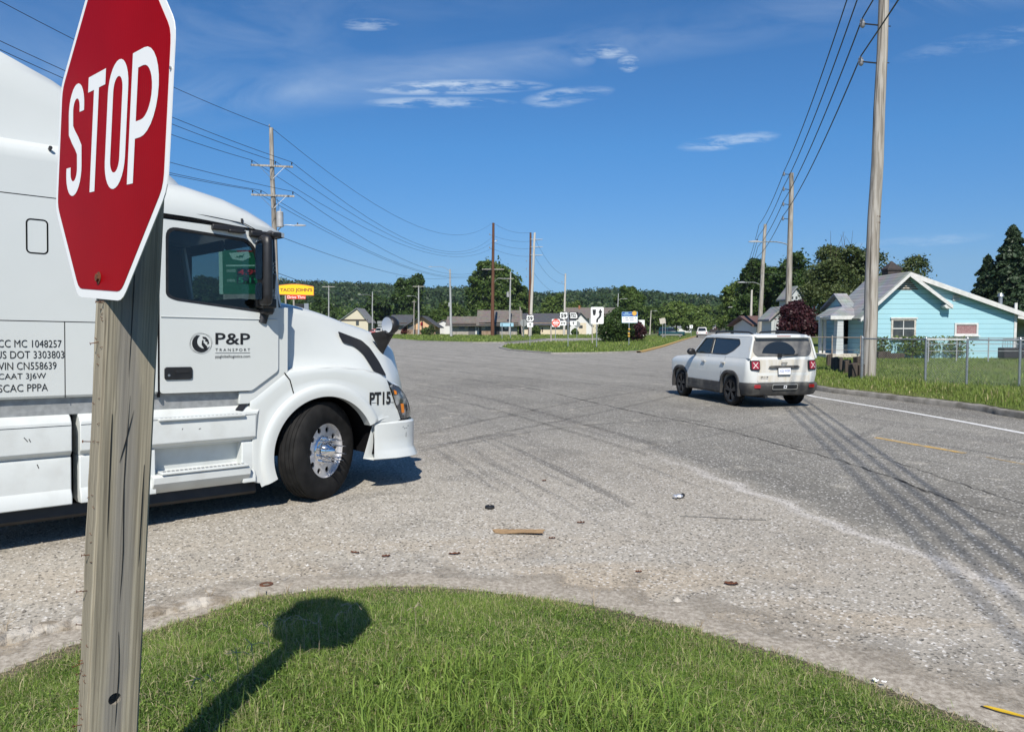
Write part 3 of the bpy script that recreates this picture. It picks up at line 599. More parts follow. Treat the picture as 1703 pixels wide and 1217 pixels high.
def near_grass():
    n = 620000; p = np.stack([rng.uniform(-4.3, 3.2, n), rng.uniform(1.5, 5.6, n)], 1)
    p = p[np.abs(p[:, 0]) < .72 * p[:, 1] + .6]
    d = poly_dist(VERGE, p); keep = (d > -.06) & (rng.uniform(0, 1, len(p)) < .10 + .90 * sstep((d + .05) / .24 + patch_noise(p, 7, 3) * .5 + patch_noise(p, 15, 13) * .4)); p = p[keep]; d = d[keep]
    pn = patch_noise(p, 4.0, 1); pn2 = patch_noise(p, 9.0, 2)
    h = rng.gamma(4, .0078, len(p)) * (1 + .6 * pn + .4 * pn2) * (.50 + .50 * sstep(d / .4)) + .010
    w = rng.uniform(.0018, .0042, len(p)); tall = (np.hypot(p[:, 0] - .05, (p[:, 1] - 2.95) * 1.5) < .75) & (rng.uniform(0, 1, len(p)) < .10)
    h[tall] = rng.uniform(.07, .17, tall.sum()); w[tall] *= 1.9
    t = np.clip(.46 + .30 * pn + .22 * pn2 + rng.normal(0, .24, len(p)), 0, .93); dry = rng.uniform(0, 1, len(p)) < .07 + .12 * np.clip(pn2, 0, 1) + .45 * np.exp(-np.maximum(d, 0) / .12); t[dry] = 1.0
    t[tall] = np.clip(t[tall] + .2, 0, .9)
    o = blades('grass', np.column_stack([p, verge_z(p) - .004]), h, w, MATS['grass_blade'], 1.15, t)
    # dry thatch lying between the blades
    k = rng.uniform(0, 1, len(p)) < .06; pt = p[k] + rng.normal(0, .01, (k.sum(), 2)); zt = verge_z(pt) + rng.uniform(.0, .03, len(pt)); blades('thatch', np.column_stack([pt, zt]), rng.uniform(.02, .055, len(pt)), rng.uniform(.0014, .003, len(pt)), MATS['grass_blade'], 2.6, np.where(rng.uniform(0, 1, len(pt)) < .55, 1.0, rng.uniform(.5, .93, len(pt))))
    # low broad leaves (clover, plantain) between the blades
    n = 42000; q = np.stack([rng.uniform(-4.0, 2.8, n), rng.uniform(2.2, 5.4, n)], 1); q = q[(poly_dist(VERGE, q) > .06) & (patch_noise(q, 5, 8) > -.2)]
    m = len(q); a = rng.uniform(0, 6.28, m); r = rng.uniform(.0022, .0062, m); c = np.column_stack([q, verge_z(q) + rng.uniform(.010, .042, m)])
    u = np.stack([np.cos(a), np.sin(a), rng.uniform(-.5, .5, m)], 1); v = np.stack([-np.sin(a), np.cos(a), rng.uniform(-.5, .5, m)], 1)
    V = np.stack([c + (u * np.cos(k) + v * np.sin(k)) * r[:, None] for k in np.linspace(0, 2 * np.pi, 7)[:-1]], 1)
    np_mesh('clover', V, 6, MATS['grass_blade'], np.clip(rng.normal(.55, .28, m), 0, .93), kind='stuff')
    # sparser grass on the rest of the mound, out of the photograph
    n = 60000; p = np.stack([rng.uniform(-9, 7, n), rng.uniform(-4, 2.6, n)], 1); p = p[(poly_dist(VERGE, p) > .05) & ((p[:, 1] < 1.5) | (np.abs(p[:, 0]) > .72 * p[:, 1] + .6))]
    blades('grass', np.column_stack([p, verge_z(p) - .004]), rng.uniform(.04, .10, len(p)), rng.uniform(.005, .009, len(p)), MATS['grass_blade'], .7, np.clip(rng.normal(.45, .25, len(p)), 0, .93))
near_grass()
def strip_grass():
    # rank grass on the kerb strip, along the fence and over the lawn
    n = 90000; y = rng.uniform(8, 60, n) ** 1.0; k = np.interp(y, [p.y for p in C_PATH], [p.x for p in C_PATH]); o = rng.gamma(1.6, 1.3, n) + .14
    p = np.stack([k + o, y], 1); near = rng.uniform(0, 1, n) < np.clip(26 / y, .1, 1); p = p[near]; o = o[near]
    z = np.where(o < 1.75, .12 + .18 * np.clip((o - .0) / 1.6, 0, 1), .3) - .015
    pn = patch_noise(p, 1.4, 5); h = rng.gamma(5, .0175, len(p)) * (1 + .6 * pn) * np.where(o < 1.9, 1.1, .6); w = rng.uniform(.012, .024, len(p))
    t = np.clip(.5 + .25 * pn + rng.normal(0, .2, len(p)), 0, .93); t[rng.uniform(0, 1, len(p)) < .05] = 1
    blades('grass', np.column_stack([p, z]), h, w, MATS['grass_rough'], .6, t)
    n = 26000; q = np.stack([rng.uniform(9, 40, n), rng.uniform(16, 46, n)], 1); k = np.interp(q[:, 1], [p.y for p in C_PATH], [p.x for p in C_PATH]); q = q[q[:, 0] > k + 2.4]
    blades('grass', np.column_stack([q, np.full(len(q), .29)]), rng.uniform(.05, .15, len(q)), rng.uniform(.02, .04, len(q)), MATS['grass_rough'], .7, np.clip(.4 + .3 * patch_noise(q, .8, 6) + rng.normal(0, .18, len(q)), 0, 1))
    # tufts on the island and the far verge
    P = np.array([(p.x, p.y) for p in ISL]); n = 60000; q = np.stack([rng.uniform(P[:, 0].min(), P[:, 0].max(), n), P[:, 1].min() + (150 - P[:, 1].min()) * rng.uniform(0, 1, n) ** 1.7], 1)
    q = q[poly_dist([tuple(a) for a in P], q) > .25]; pn = patch_noise(q, .5, 9)
    blades('grass', np.column_stack([q, np.full(len(q), .08)]), rng.gamma(5, .030, len(q)) * (1 + .5 * pn), rng.uniform(.05, .11, len(q)), MATS['grass_rough'], .6, np.clip(.5 + .3 * pn + rng.normal(0, .2, len(q)), 0, 1))
    n = 40000; q = np.stack([rng.uniform(-80, 40, n), rng.uniform(90, 185, n)], 1); q = q[poly_dist([(p.x, p.y) for p in FARV], q) > .4]; pn = patch_noise(q, .3, 4)
    blades('grass', np.column_stack([q, np.full(len(q), .09)]), rng.gamma(5, .036, len(q)) * (1 + .5 * pn), rng.uniform(.1, .2, len(q)), MATS['grass_rough'], .6, np.clip(.45 + .3 * pn + rng.normal(0, .2, len(q)), 0, 1))
strip_grass()
def gravel():
    n = 5200; p = np.stack([rng.uniform(-4, 3.4, n), rng.uniform(2.6, 8.6, n)], 1); d = poly_dist(VERGE, p)
    k = (d < .04) & (rng.uniform(0, 1, n) < .06 + .94 * np.exp(d / .45)); p = p[k]; m = len(p); r = rng.gamma(2.5, .0026, m) + .002
    c = np.column_stack([p, r * .25]); oc = np.array([(1, 0, 0), (0, 1, 0), (-1, 0, 0), (0, -1, 0), (0, 0, 1)], float)
    a = rng.uniform(0, 6.28, m); ca, sa = np.cos(a), np.sin(a); V = np.zeros((m, 5, 3))
    for i, q in enumerate(oc):
        qq = q[None, :] * rng.uniform(.6, 1.3, (m, 3)) * r[:, None] * np.array([1.2, 1, .8]); V[:, i] = c + np.stack([qq[:, 0] * ca - qq[:, 1] * sa, qq[:, 0] * sa + qq[:, 1] * ca, qq[:, 2]], 1)
    g = leaf_mat('gravel', (.13, .115, .095), (.44, .41, .36), (.60, .58, .54), 0.0, .9)
    np_mesh('gravel', V, 5, g, rng.uniform(0, 1, m), [(0, 1, 4), (1, 2, 4), (2, 3, 4), (3, 0, 4)], kind='stuff')
gravel()
# ------------------------------------------------------------------ stop sign on its wooden post
def stop_sign():
    C0 = Vector((-1.107, 2.117, 2.336)); yaw = .7852; roll = .0589; pit = -.0490
    r = Vector((math.cos(yaw), -math.sin(yaw), 0)); n0 = Vector((-math.sin(yaw), -math.cos(yaw), 0))
    up2 = Vector((0, 0, 1)) * math.cos(pit) + n0 * math.sin(pit)
    X = (r * math.cos(roll) - up2 * math.sin(roll)); Z = (r * math.sin(roll) + up2 * math.cos(roll)); Nf = X.cross(Z); Y = -Nf   # Nf = -Y faces the reader
    Y = Z.cross(X)
    base_d = (C0.z - .22) / Z.z; base = C0 - Z * base_d
    Mx = Matrix((X, Y, Z)).transposed().to_4x4(); Mx.translation = base
    root = empty('stop_sign', 'red octagonal STOP sign bolted to a weathered wooden post in the grass', 'stop sign'); root.matrix_world = Mx
    zc = base_d; S = .9144
    front = lambda off: (lambda u, v, t=0: (u, off - t, zc + v))
    octo = lambda ap: [(ap / math.cos(R(22.5)) * math.cos(R(a)), ap / math.cos(R(22.5)) * math.sin(R(a))) for a in (22.5, 67.5, 112.5, 157.5, 202.5, 247.5, 292.5, 337.5)]
    ap = S / 2
    mb = MB(); mb.prism(rpoly(octo(ap), .035, 3), front(0), 0, .0025); plate = mb.build('sign_plate', MATS['sign_white'], root, smooth=0)
    mred = bpy.data.materials.new('sign_red'); mred.use_nodes = True; N = mred.node_tree.nodes; L = mred.node_tree.links; b = N['Principled BSDF']
    b.inputs['Roughness'].default_value = .4; b.inputs['Specular IOR Level'].default_value = .02
    tc = N.new('ShaderNodeTexCoord'); w = N.new('ShaderNodeTexWave'); w.inputs['Scale'].default_value = 24; w.inputs['Distortion'].default_value = .25; L.new(tc.outputs['Object'], w.inputs['Vector'])
    n = N.new('ShaderNodeTexNoise'); n.inputs['Scale'].default_value = 3; n.inputs['Detail'].default_value = 5; L.new(tc.outputs['Object'], n.inputs['Vector'])
    m1 = N.new('ShaderNodeMath'); m1.operation = 'MULTIPLY_ADD'; L.new(w.outputs['Fac'], m1.inputs[0]); m1.inputs[1].default_value = .32; L.new(n.outputs['Fac'], m1.inputs[2])
    x = N.new('ShaderNodeMix'); x.data_type = 'RGBA'; L.new(m1.outputs[0], x.inputs['Factor']); x.inputs['A'].default_value = (.34, .0022, .0045, 1); x.inputs['B'].default_value = (.23, .0015, .003, 1); L.new(x.outputs['Result'], b.inputs['Base Color'])
    MATS['sign_red'] = mred
    mb = MB(); mb.prism(rpoly(octo(ap - .024), .03, 3), front(-.0025), 0, .0012); mb.build('red_face', mred, root, smooth=0)
    # lettering: narrow highway capitals, a third of the sign high
    H = .330; w = .043; y0 = -H / 2 + .006
    def letter(quads, x):
        mb = MB()
        for q in quads: mb.add([front(-.0037)(p[0] + x, p[1] + y0, .0008) for p in q], [(0, 1, 2, 3)])
        mb.build('letter', MATS['sign_white'], root, smooth=0)
    h = w / 2; W = .150
    sc = [(W - h, H * .735)] + arc(W / 2, H - h - (W / 2 - h), W / 2 - h, 12, 180, 12)[0:] + [(h, H * .66)]
    top = arc(W / 2, H - W / 2, W / 2 - h, 0, 190, 14); bot = arc(W / 2, W / 2, W / 2 - h, 10, -180, 14)
    S_pts = [(W - h, H - W / 2 - .012)] + top + [(h + .008, H * .60), (W * .38, H * .535), (W * .62, H * .465), (W - h - .008, H * .40)] + bot + [(h, W / 2 + .012)]
    letter(stroke(S_pts, w), -.350)
    letter(stroke([(W / 2, 0), (W / 2, H - w)], w) + stroke([(0, H - h), (W, H - h)], w), -.168)
    O_pts = arc(W / 2 + .004, H - W / 2, W / 2 - h + .004, 0, 180, 14) + arc(W / 2 + .004, W / 2, W / 2 - h + .004, 180, 360, 14)
    letter(stroke(O_pts, w, True), .008)
    rp = .088; P_pts = [(w, H - h), (W * .52, H - h)] + arc(W * .52, H - h - rp + h * .0, rp - h * .0, 90, -90, 14)[1:] + [(w, H - h - 2 * rp)]
    letter(stroke([(h, 0), (h, H)], w) + stroke(P_pts, w), .190)
    for z in (-.40, .38):
        mb = MB(); mb.cyl((0, -.004, zc + z), (0, -.012, zc + z), .011, n=6); mb.cyl((0, -.004, zc + z), (0, -.006, zc + z), .017, n=14); mb.build('bolt', MATS['rust'], root)
    mb = MB(); mb.cyl((ap - .012, -.0025, zc + .09), (ap - .012, -.006, zc + .09), .004, n=8); mb.build('rivet', MATS['galv'], root)
    # post 4 x 6 in, with a drilled hole and split corners
    pw, pd = .089, .142; y0 = .004
    mb = MB(); zs = [-.55 + i * .0445 for i in range(68)]; rg = random.Random(4); c = .006; rings = []
    for z in zs:
        j = lambda s=.0012: rg.uniform(-s, s)
        rings.append([(-pw / 2 + c + j(), y0 + j(), z), (pw / 2 - c + j(), y0 + j(), z), (pw / 2 + j(.0008), y0 + c + j(), z), (pw / 2 + j(.0005), y0 + pd - c, z), (pw / 2 - c, y0 + pd, z), (-pw / 2 + c, y0 + pd, z), (-pw / 2, y0 + pd - c, z), (-pw / 2, y0 + c, z)])
    mb.loft(rings, True, True); post = mb.build('post', MATS['post_wood'], root, smooth=30)
    hz = (ray(203, 1142) * 2.28 + Vector((0, 0, CAM_H))); hz = (Mx.inverted() @ hz).z
    hole = MB(); hole.cyl((-.1, y0 + pd * .50, hz - .012), (.1, y0 + pd * .50, hz + .012), .0175, n=20); cut(post, hole)
    for y_, pts in ((.074, [(.0, .42), (.004, .6), (-.002, .72)]), (.071, [(0, .80), (.003, .95), (-.003, 1.15), (.002, 1.40)]), (.079, [(.006, 1.36), (-.012, 1.27), (-.026, 1.21)]), (.066, [(0, 1.45), (.003, 1.7), (0, 1.85)]), (.118, [(0, .9), (.002, 1.2)]), (.03, [(0, 1.0), (-.002, 1.35)])):
        mb = MB(); q_ = smooth_line([Vector((a_, b_, 0)) for a_, b_ in pts], 6); n_ = len(q_)
        mb.loft([[(pw / 2 + .0016, y0 + y_ + p_.x - .0016 * math.sin(math.pi * (i_ + .2) / n_), p_.y), (pw / 2 + .0016, y0 + y_ + p_.x + .0016 * math.sin(math.pi * (i_ + .2) / n_), p_.y)] for i_, p_ in enumerate(q_)], False); mb.build('split', MATS['dark'], root, smooth=0)
    # staples and nails left in the face of the post
    rg = random.Random(11)
    for k in range(46):
        st = MB(); nl = MB()
        z = rg.uniform(.35, zc - .46); x = rg.uniform(-.038, .034)
        if rg.random() < .7:
            a = rg.uniform(-.5, .5); d = Vector((math.cos(a), 0, math.sin(a))) * .006; p = Vector((x, y0 - .003, z))
            st.tube([p - d + Vector((0, .005, 0)), p - d, p + d, p + d + Vector((0, .005, 0))], .0007, 4)
        else:
            p = Vector((x, y0, z)); d = Vector((rg.uniform(-.4, .1), -1, rg.uniform(-.3, .3))).normalized() * rg.uniform(.008, .028)
            nl.cyl(p, p + d, .0013, n=6); nl.cyl(p + d, p + d * 1.05, .0042, n=8)
        if st.v: st.build('staple', MATS['rust'], root, smooth=0)
        if nl.v: nl.build('nail', MATS['rust'], root, smooth=0)
    return root
stop_sign()

# ------------------------------------------------------------------ white highway tractor
T_HEAD = R(47.0); T_PITCH = R(1.1); T_ORG = Vector((-2.7512, 8.7973, 0))
M('t_white', (.575, .60, .585), .26, coat=.4, col2=(.545, .57, .555), scale=1.1, bump=.006, bscale=2.5)
M('t_lens', (.045, .047, .05), .06, coat=1.0, col2=(.30, .31, .31), scale=11, lo=.50, hi=.66)
M('t_amber', (.75, .22, .015), .2, coat=.6)
M('t_mirror', (.85, .87, .9), .03, 1.0)
M('seat_cloth', (.05, .055, .065), .8)
M('interior_grey', (.075, .075, .078), .7)
M('interior_pale', (.20, .20, .195), .7)
M('decal_black', (.012, .012, .013), .4)
M('decal_blue', (.03, .12, .42), .4); M('decal_red', (.55, .03, .04), .4)
def tractor():
    fw = Vector((math.sin(T_HEAD) * math.cos(T_PITCH), math.cos(T_HEAD) * math.cos(T_PITCH), -math.sin(T_PITCH))); lf = Vector((-math.cos(T_HEAD), math.sin(T_HEAD), 0)); up = fw.cross(lf)
    Mx = Matrix((fw, lf, up)).transposed().to_4x4(); Mx.translation = T_ORG
    root = empty('semi_truck', 'white sleeper cab highway tractor with black lettering and spiked chrome wheel nuts', 'truck'); root.matrix_world = Mx
    W_, BL = MATS['t_white'], MATS['black_plastic']
    side = lambda off=0.0, sg=-1: (lambda u, v, t=0: (u, sg * (1.22 + off + t), v))
    # ---- sleeper: closed sections swept along its length
    XS = [-4.15, -4.05, -3.6, -2.86, -2.44, -2.0, -1.70]
    ZT = [3.90, 4.02, 4.10, 4.04, 3.86, 3.60, 3.42]
    mb = MB(); rings = []
    for x, zt in zip(XS, ZT):
        w = 1.22 if x > -4.1 else 1.18
        h = zt - 3.24
        half = [(w - .02, 1.18), (w, 1.20), (w, 2.2), (w, 3.08), (w - .006, 3.14), (w - .03, 3.185), (w - .075, 3.215), (w - .12, 3.245), (w - .145, 3.24 + h * .18), (w - .17, 3.24 + h * .5), (w - .21, 3.24 + h * .78), (w - .29, 3.24 + h * .93), (w - .45, zt + .0), (w - .8, zt + .03), (0, zt + .045)]
        rings.append([(x, -a, b) for a, b in half] + [(x, a, b) for a, b in half[-2::-1]])
    mb.loft(rings, False); n = len(rings[0])
    mb.add(rings[0], [tuple(range(n))]); mb.add(rings[-1], [tuple(range(n - 1, -1, -1))]); mb.add([rings[0][0], rings[0][-1], rings[-1][-1], rings[-1][0]], [(0, 1, 2, 3)])
    mb.build('sleeper', W_, root, smooth=32)
    # fairing nose that falls from the sleeper roof on to the cab roof
    mb = MB(); rings = []
    for x, zt, w in [(-1.70, 3.42, .93), (-1.55, 3.32, .91), (-1.40, 3.20, .86), (-1.28, 3.10, .80), (-1.18, 3.04, .7)]:
        half = [(w + .04, 2.98), (w, 3.0 + (zt - 3.0) * .45), (w - .06, 3.0 + (zt - 3) * .8), (w - .16, zt - .01), (w * .5, zt + .02), (0, zt + .03)]
        rings.append([(x, -a, b) for a, b in half] + [(x, a, b) for a, b in half[-2::-1]])
    mb.loft(rings, False); mb.build('roof_fairing', W_, root, smooth=40)
    # ---- cab roof
    mb = MB(); rings = []
    for x, zs, zt, w in [(-1.70, 2.80, 3.16, 1.215), (-1.40, 2.79, 3.13, 1.215), (-1.05, 2.765, 3.06, 1.205), (-.80, 2.745, 2.97, 1.18), (-.62, 2.735, 2.88, 1.13), (-.50, 2.725, 2.79, 1.06), (-.44, 2.72, 2.735, 1.0)]:
        h = zt - zs; half = [(w, zs - .015), (w, zs + .03), (w - .012, zs + h * .30), (w - .055, zs + h * .55), (w - .14, zs + h * .78), (w - .30, zs + h * .93), (w - .6, zt), (0, zt + .03)]
        rings.append([(x + .0, -a, b) for a, b in half] + [(x + (.0), a, b) for a, b in half[-2::-1]])
    rings = [[(p[0] + (.14 * (1 - (p[1] / 1.22) ** 2) if i > 3 else 0) * (i - 3) / 3, p[1], p[2]) for p in r] for i, r in enumerate(rings)]
    mb.loft(rings, False); n = len(rings[0]); mb.add(rings[-1], [tuple(range(n))])
    mb.build('cab_roof', W_, root, smooth=40)
    # sunvisor lip and the bonded windscreen with its black pillars
    ws_t = [(-.64 + .26 * (1 - (y / 1.05) ** 2), y, 2.74) for y in (-1.02, -.6, 0, .6, 1.02)]; ws_b = [(-.53 + .42 * (1 - (y / 1.12) ** 2), y, 2.02) for y in (-1.10, -.65, 0, .65, 1.10)]
    mb = MB(); mb.loft([ws_t, ws_b], False); mb.build('windscreen', MATS['clear_glass'], root, smooth=60)
    for s in (-1, 1):
        mb = MB(); mb.tube([(-.66, s * 1.09, 2.74), (-.60, s * 1.12, 2.40), (-.54, s * 1.13, 2.0)], [.04, .05, .05], 8); mb.build('pillar', W_, root)
    # cab back wall, floor, cowl
    mb = MB(); mb.box((-1.69, 0, 1.98), (.03, 2.40, 1.6)); mb.box((-1.1, 0, 1.22), (1.2, 2.36, .06)); mb.box((-.50, 0, 1.60), (.06, 2.2, .8)); mb.box((-.42, 0, 1.96), (.4, 1.7, .06)); mb.build('cab_shell', MATS['interior_grey'], root)
    # ---- doors with real window openings
    door = [(-1.683, 2.735), (-1.683, 1.184), (-.835, 1.180), (-.565, 1.366), (-.565, 2.0), (-.60, 2.30), (-.74, 2.66), (-.80, 2.705)]
    win = [(-1.632, 2.672), (-1.632, 2.05), (-1.55, 2.015), (-.74, 1.932), (-.69, 1.97), (-.705, 2.2), (-.80, 2.55), (-.875, 2.628)]
    wo = rpoly(win, .10, 5)
    shrink = lambda poly, d: [(cx + (u - cx) * (1 - d / .5), cz + (v - cz) * (1 - d / .37)) for u, v in poly for cx, cz in [(-1.17, 2.3)]]
    for s in (-1, 1):
        bl = lambda u: .0          # the door curves in towards the pillar
        fr = lambda o: (lambda u, v, t=0, s=s, o=o: (u, s * (1.22 + o + t - bl(u) * 1.0), v))
        d = fill(rpoly(door, .03, 3), [wo], fr(.006)).build('door', W_, root, smooth=0, solid=.03)
        if s < 0: d['label'] = 'passenger door with globe logo and black lettering'
        mb = MB(); iw = shrink(wo, .026); n = len(wo)
        mb.add([fr(.009)(u, v) for u, v in wo] + [fr(.006)(u, v) for u, v in iw] + [fr(-.02)(u, v) for u, v in iw], [(i, (i + 1) % n, n + (i + 1) % n, n + i) for i in range(n)] + [(n + i, n + (i + 1) % n, 2 * n + (i + 1) % n, 2 * n + i) for i in range(n)])
        mb.build('window_seal', MATS['black_plastic'], d, smooth=50)
        mb = MB(); mb.add([fr(-.012)(u, v) for u, v in iw], [tuple(range(n))]); mb.build('window', MATS['clear_glass' if s < 0 else 'dark_glass'], d, smooth=0)
        mb = MB(); mb.tube([fr(.011)(u, 1.868) for u in (-1.675, -1.2, -.9, -.7, -.58)], .004, 6); mb.build('crease', W_, d)
        hb = MB(); hb.prism(rrect(-1.648, 1.305, -1.402, 1.418, .022), fr(.007), 0, .012); h_ = hb.build('handle', BL, d, bevel=.004)
        hb = MB(); hb.prism(rrect(-1.56, 1.365, -1.43, 1.398, .012), fr(.02), 0, .004); hb.build('grip', MATS['dark'], h_)
        hb = MB(); hb.cyl(fr(.019)(-1.61, 1.345), fr(.023)(-1.61, 1.345), .011, n=12); hb.build('lock', MATS['galv'], h_)
        # rain channel and small black lift bracket over the glass
        mb = MB(); mb.tube([fr(.012)(u, z) for u, z in ((-1.69, 2.752), (-1.2, 2.742), (-.9, 2.728), (-.74, 2.715))], .008, 6); mb.build('drip_rail', MATS['black_gap'], root)
        mb = MB(); mb.box((-1.08, s * 1.248, 2.705), (.30, .05, .05)); mb.box((-1.0, s * 1.262, 2.683), (.16, .05, .028)); mb.build('vent_visor', BL, root, bevel=.008)
    wf_ = lambda s: 1.22 if s < .45 else 1.22 - .035 * ((s - .45) / .45) ** 2
    # dark shut lines behind and under the passenger door
    for s in (-1, 1):
        f2 = side(.0, s); mb = MB()
        mb.prism([(-1.70, 1.15), (-1.682, 1.15), (-1.682, 2.76), (-1.70, 2.76)], f2, -.03, .002); mb.build('shut_line', MATS['black_gap'], root, smooth=0)
        mb = MB(); mb.prism([(-.566, 1.37), (-.555, 1.37), (-.555, 2.05), (-.566, 2.05)], f2, -.09, -.05); mb.build('shut_line', MATS['black_gap'], root, smooth=0)
    # ---- lettering on the passenger side
    dr = lambda x, z: (lambda u, v, t=0: (x + u, -(1.2275 + t), z + v))
    text_obj('lettering', 'P&P', .335, .108, MATS['decal_black'], dr(-1.190, 1.622), root, .014)
    text_obj('lettering', 'TRANSPORT', .335, .028, MATS['decal_black'], dr(-1.190, 1.558), root, .0, space=1.5)
    text_obj('lettering', 'ppgloballogistics.com', .335, .034, MATS['decal_black'], dr(-1.190, 1.490), root, .004)
    mb = MB(); mb.add([dr(-1.19, 1.540)(u, v, .001) for u, v in ((0, 0), (.335, 0), (.335, .004), (0, .004))], [(0, 1, 2, 3)]); mb.build('rule', MATS['decal_black'], root, smooth=0)
    # globe emblem: a black crescent of ocean, land cut out, thin orbit lines
    gx, gz, gr = -1.322, 1.632, .082; mb = MB(); g = dr(gx, gz)
    cres = arc(0, 0, gr, 118, 330, 22); inner = arc(.030, .018, gr * .80, 325, 125, 18)
    mb.add([g(u, v, .001) for u, v in cres + inner], [tuple(range(len(cres + inner)))])
    mb.add([g(u, v, .001) for u, v in [(.012, .062), (.045, .058), (.068, .030), (.074, .0), (.055, -.012), (.060, .012), (.036, .02), (.040, .038), (.016, .044)]], [tuple(range(9))])
    mb.add([g(u, v, .001) for u, v in [(.010, .030), (.024, .028), (.020, .010), (.034, -.004), (.058, -.030), (.040, -.066), (.022, -.040), (.004, -.012)]], [tuple(range(8))])
    mb.build('globe_emblem', MATS['decal_black'], root, smooth=0)
    mb = MB()
    for ax, ay, rot in ((.104, .086, 20), (.100, .092, -35)):
        for q in stroke([(math.cos(a) * ax * math.cos(R(rot)) - math.sin(a) * ay * math.sin(R(rot)), math.cos(a) * ax * math.sin(R(rot)) + math.sin(a) * ay * math.cos(R(rot))) for a in [2 * math.pi * k / 40 for k in range(40)]], .0018, True): mb.add([g(u, v, .0012) for u, v in q], [(0, 1, 2, 3)])
    mb.build('orbit_lines', MATS['decal_black'], root, smooth=0)
    sl_ = lambda x, z: (lambda u, v, t=0: (x + u, -(1.2215 + t), z + v))
    for txt, w, z in (('CC MC 1048257', .438, 1.592), ('US DOT 3303803', .470, 1.504), ('VIN CN558639', .398, 1.415), ('CAAT 3J6W', .325, 1.327), ('SCAC PPPA', .338, 1.240)):
        x1 = {'CC MC 1048257': -2.452, 'US DOT 3303803': -2.434, 'VIN CN558639': -2.49, 'CAAT 3J6W': -2.565, 'SCAC PPPA': -2.552}[txt]
        text_obj('lettering', txt, w, .060, MATS['decal_black'], sl_(x1 - w, z), root, .0)
    text_obj('lettering', 'PT15', .285, .142, MATS['decal_black'], lambda u, v, t=0: (.488 + u, -(wf_(.488 + u) + .006 + t), .968 + v), root, .035)
    mb = MB(); mb.prism([(-1.745, 1.70), (-1.712, 1.70), (-1.712, 1.765), (-1.745, 1.765)], side(.0), 0, .001); mb.build('blue_sticker', MATS['decal_blue'], root, smooth=0)
    mb = MB(); mb.prism([(-1.745, 1.575), (-1.712, 1.575), (-1.712, 1.635), (-1.745, 1.635)], side(.0), 0, .001); mb.build('red_sticker', MATS['decal_red'], root, smooth=0)
    # sleeper seams, access panel, side vent window
    for s in (-1, 1):
        f2 = side(.0, s); mb = MB()
        for q in [[(-4.1, 2.798), (-1.70, 2.798)], [(-4.1, 1.803), (-1.70, 1.803)], [(-2.428, 1.18), (-2.428, 1.803)]]:
            for qq in stroke(q, .007): mb.add([f2(u, v, .0008) for u, v in qq], [(0, 1, 2, 3)])
        mb.build('panel_seam', MATS['black_gap'], root, smooth=0)
        mb = MB()
        for qq in stroke(rrect(-2.69, 2.345, -2.545, 2.612, .03), .012, True): mb.add([f2(u, v, .001) for u, v in qq], [(0, 1, 2, 3)])
        mb.build('hatch_seal', MATS['black_gap'], root, smooth=0)
        mb = MB(); mb.cyl((-2.52, s * 1.20, 3.19), (-2.52, s * 1.23, 3.20), .014, n=10); mb.build('marker_light', BL, root)
    # ---- hood, fender ledge, fenders with real arches
    HS = [-.56, -.42, -.20, .10, .47, .80, .95, 1.12, 1.21, 1.28]; HZ = [2.045, 2.035, 2.01, 1.95, 1.845, 1.765, 1.705, 1.60, 1.42, 1.12]; HW = [1.02, 1.01, .985, .945, .885, .82, .78, .72, .68, .64]
    LZ = [1.36, 1.37, 1.385, 1.395, 1.36, 1.20, 1.06, .90, .84, .80]
    wf = lambda s: 1.22 if s < .45 else 1.22 - .035 * ((s - .45) / .45) ** 2 - (0 if s < .9 else 1.0 * (s - .9) ** 1.8)
    lw = lambda s: wf(s) - .10
    mb = MB(); rings = []
    for s, zt, w, lz in zip(HS, HZ, HW, LZ):
        L0 = lw(s)
        half = [(L0, lz - .02), (L0 - .03, lz + .03), (L0 - .06, lz + (zt - lz) * .22), (L0 + (w - L0) * .55, lz + (zt - lz) * .55), (w + .012, zt - .09), (w - .012, zt - .035), (w - .07, zt + .0), (w * .72, zt + .035), (w * .35, zt + .055), (0, zt + .06)]
        rings.append([(s, -a, b) for a, b in half] + [(s, a, b) for a, b in half[-2::-1]])
    fine = []
    for k in range(len(rings[0])): fine.append(smooth_line([r[k] for r in rings], 4))
    rings = [[fine[k][i] for k in range(len(fine))] for i in range(len(fine[0]))]
    mb.loft(rings, False); n = len(rings[-1]); mb.add(rings[-1], [tuple(range(n))]); hood = mb.build('hood', W_, root, smooth=45)
    def hood_y(s, z):
        L0 = lw(s); w = interp(s, HS, HW); zt = interp(s, HS, HZ); lz = interp(s, HS, LZ); t = (z - lz) / max(.05, zt - lz)
        return np.interp(t, [0, .22, .55, .95], [L0 - .02, L0 - .06, L0 + (w - L0) * .55, w + .012])
    intake = rpoly([(.150, 1.770), (.196, 1.650), (.345, 1.612), (.440, 1.535), (.555, 1.330), (.735, 1.270), (.66, 1.45), (.575, 1.590), (.475, 1.672)], .03, 3)
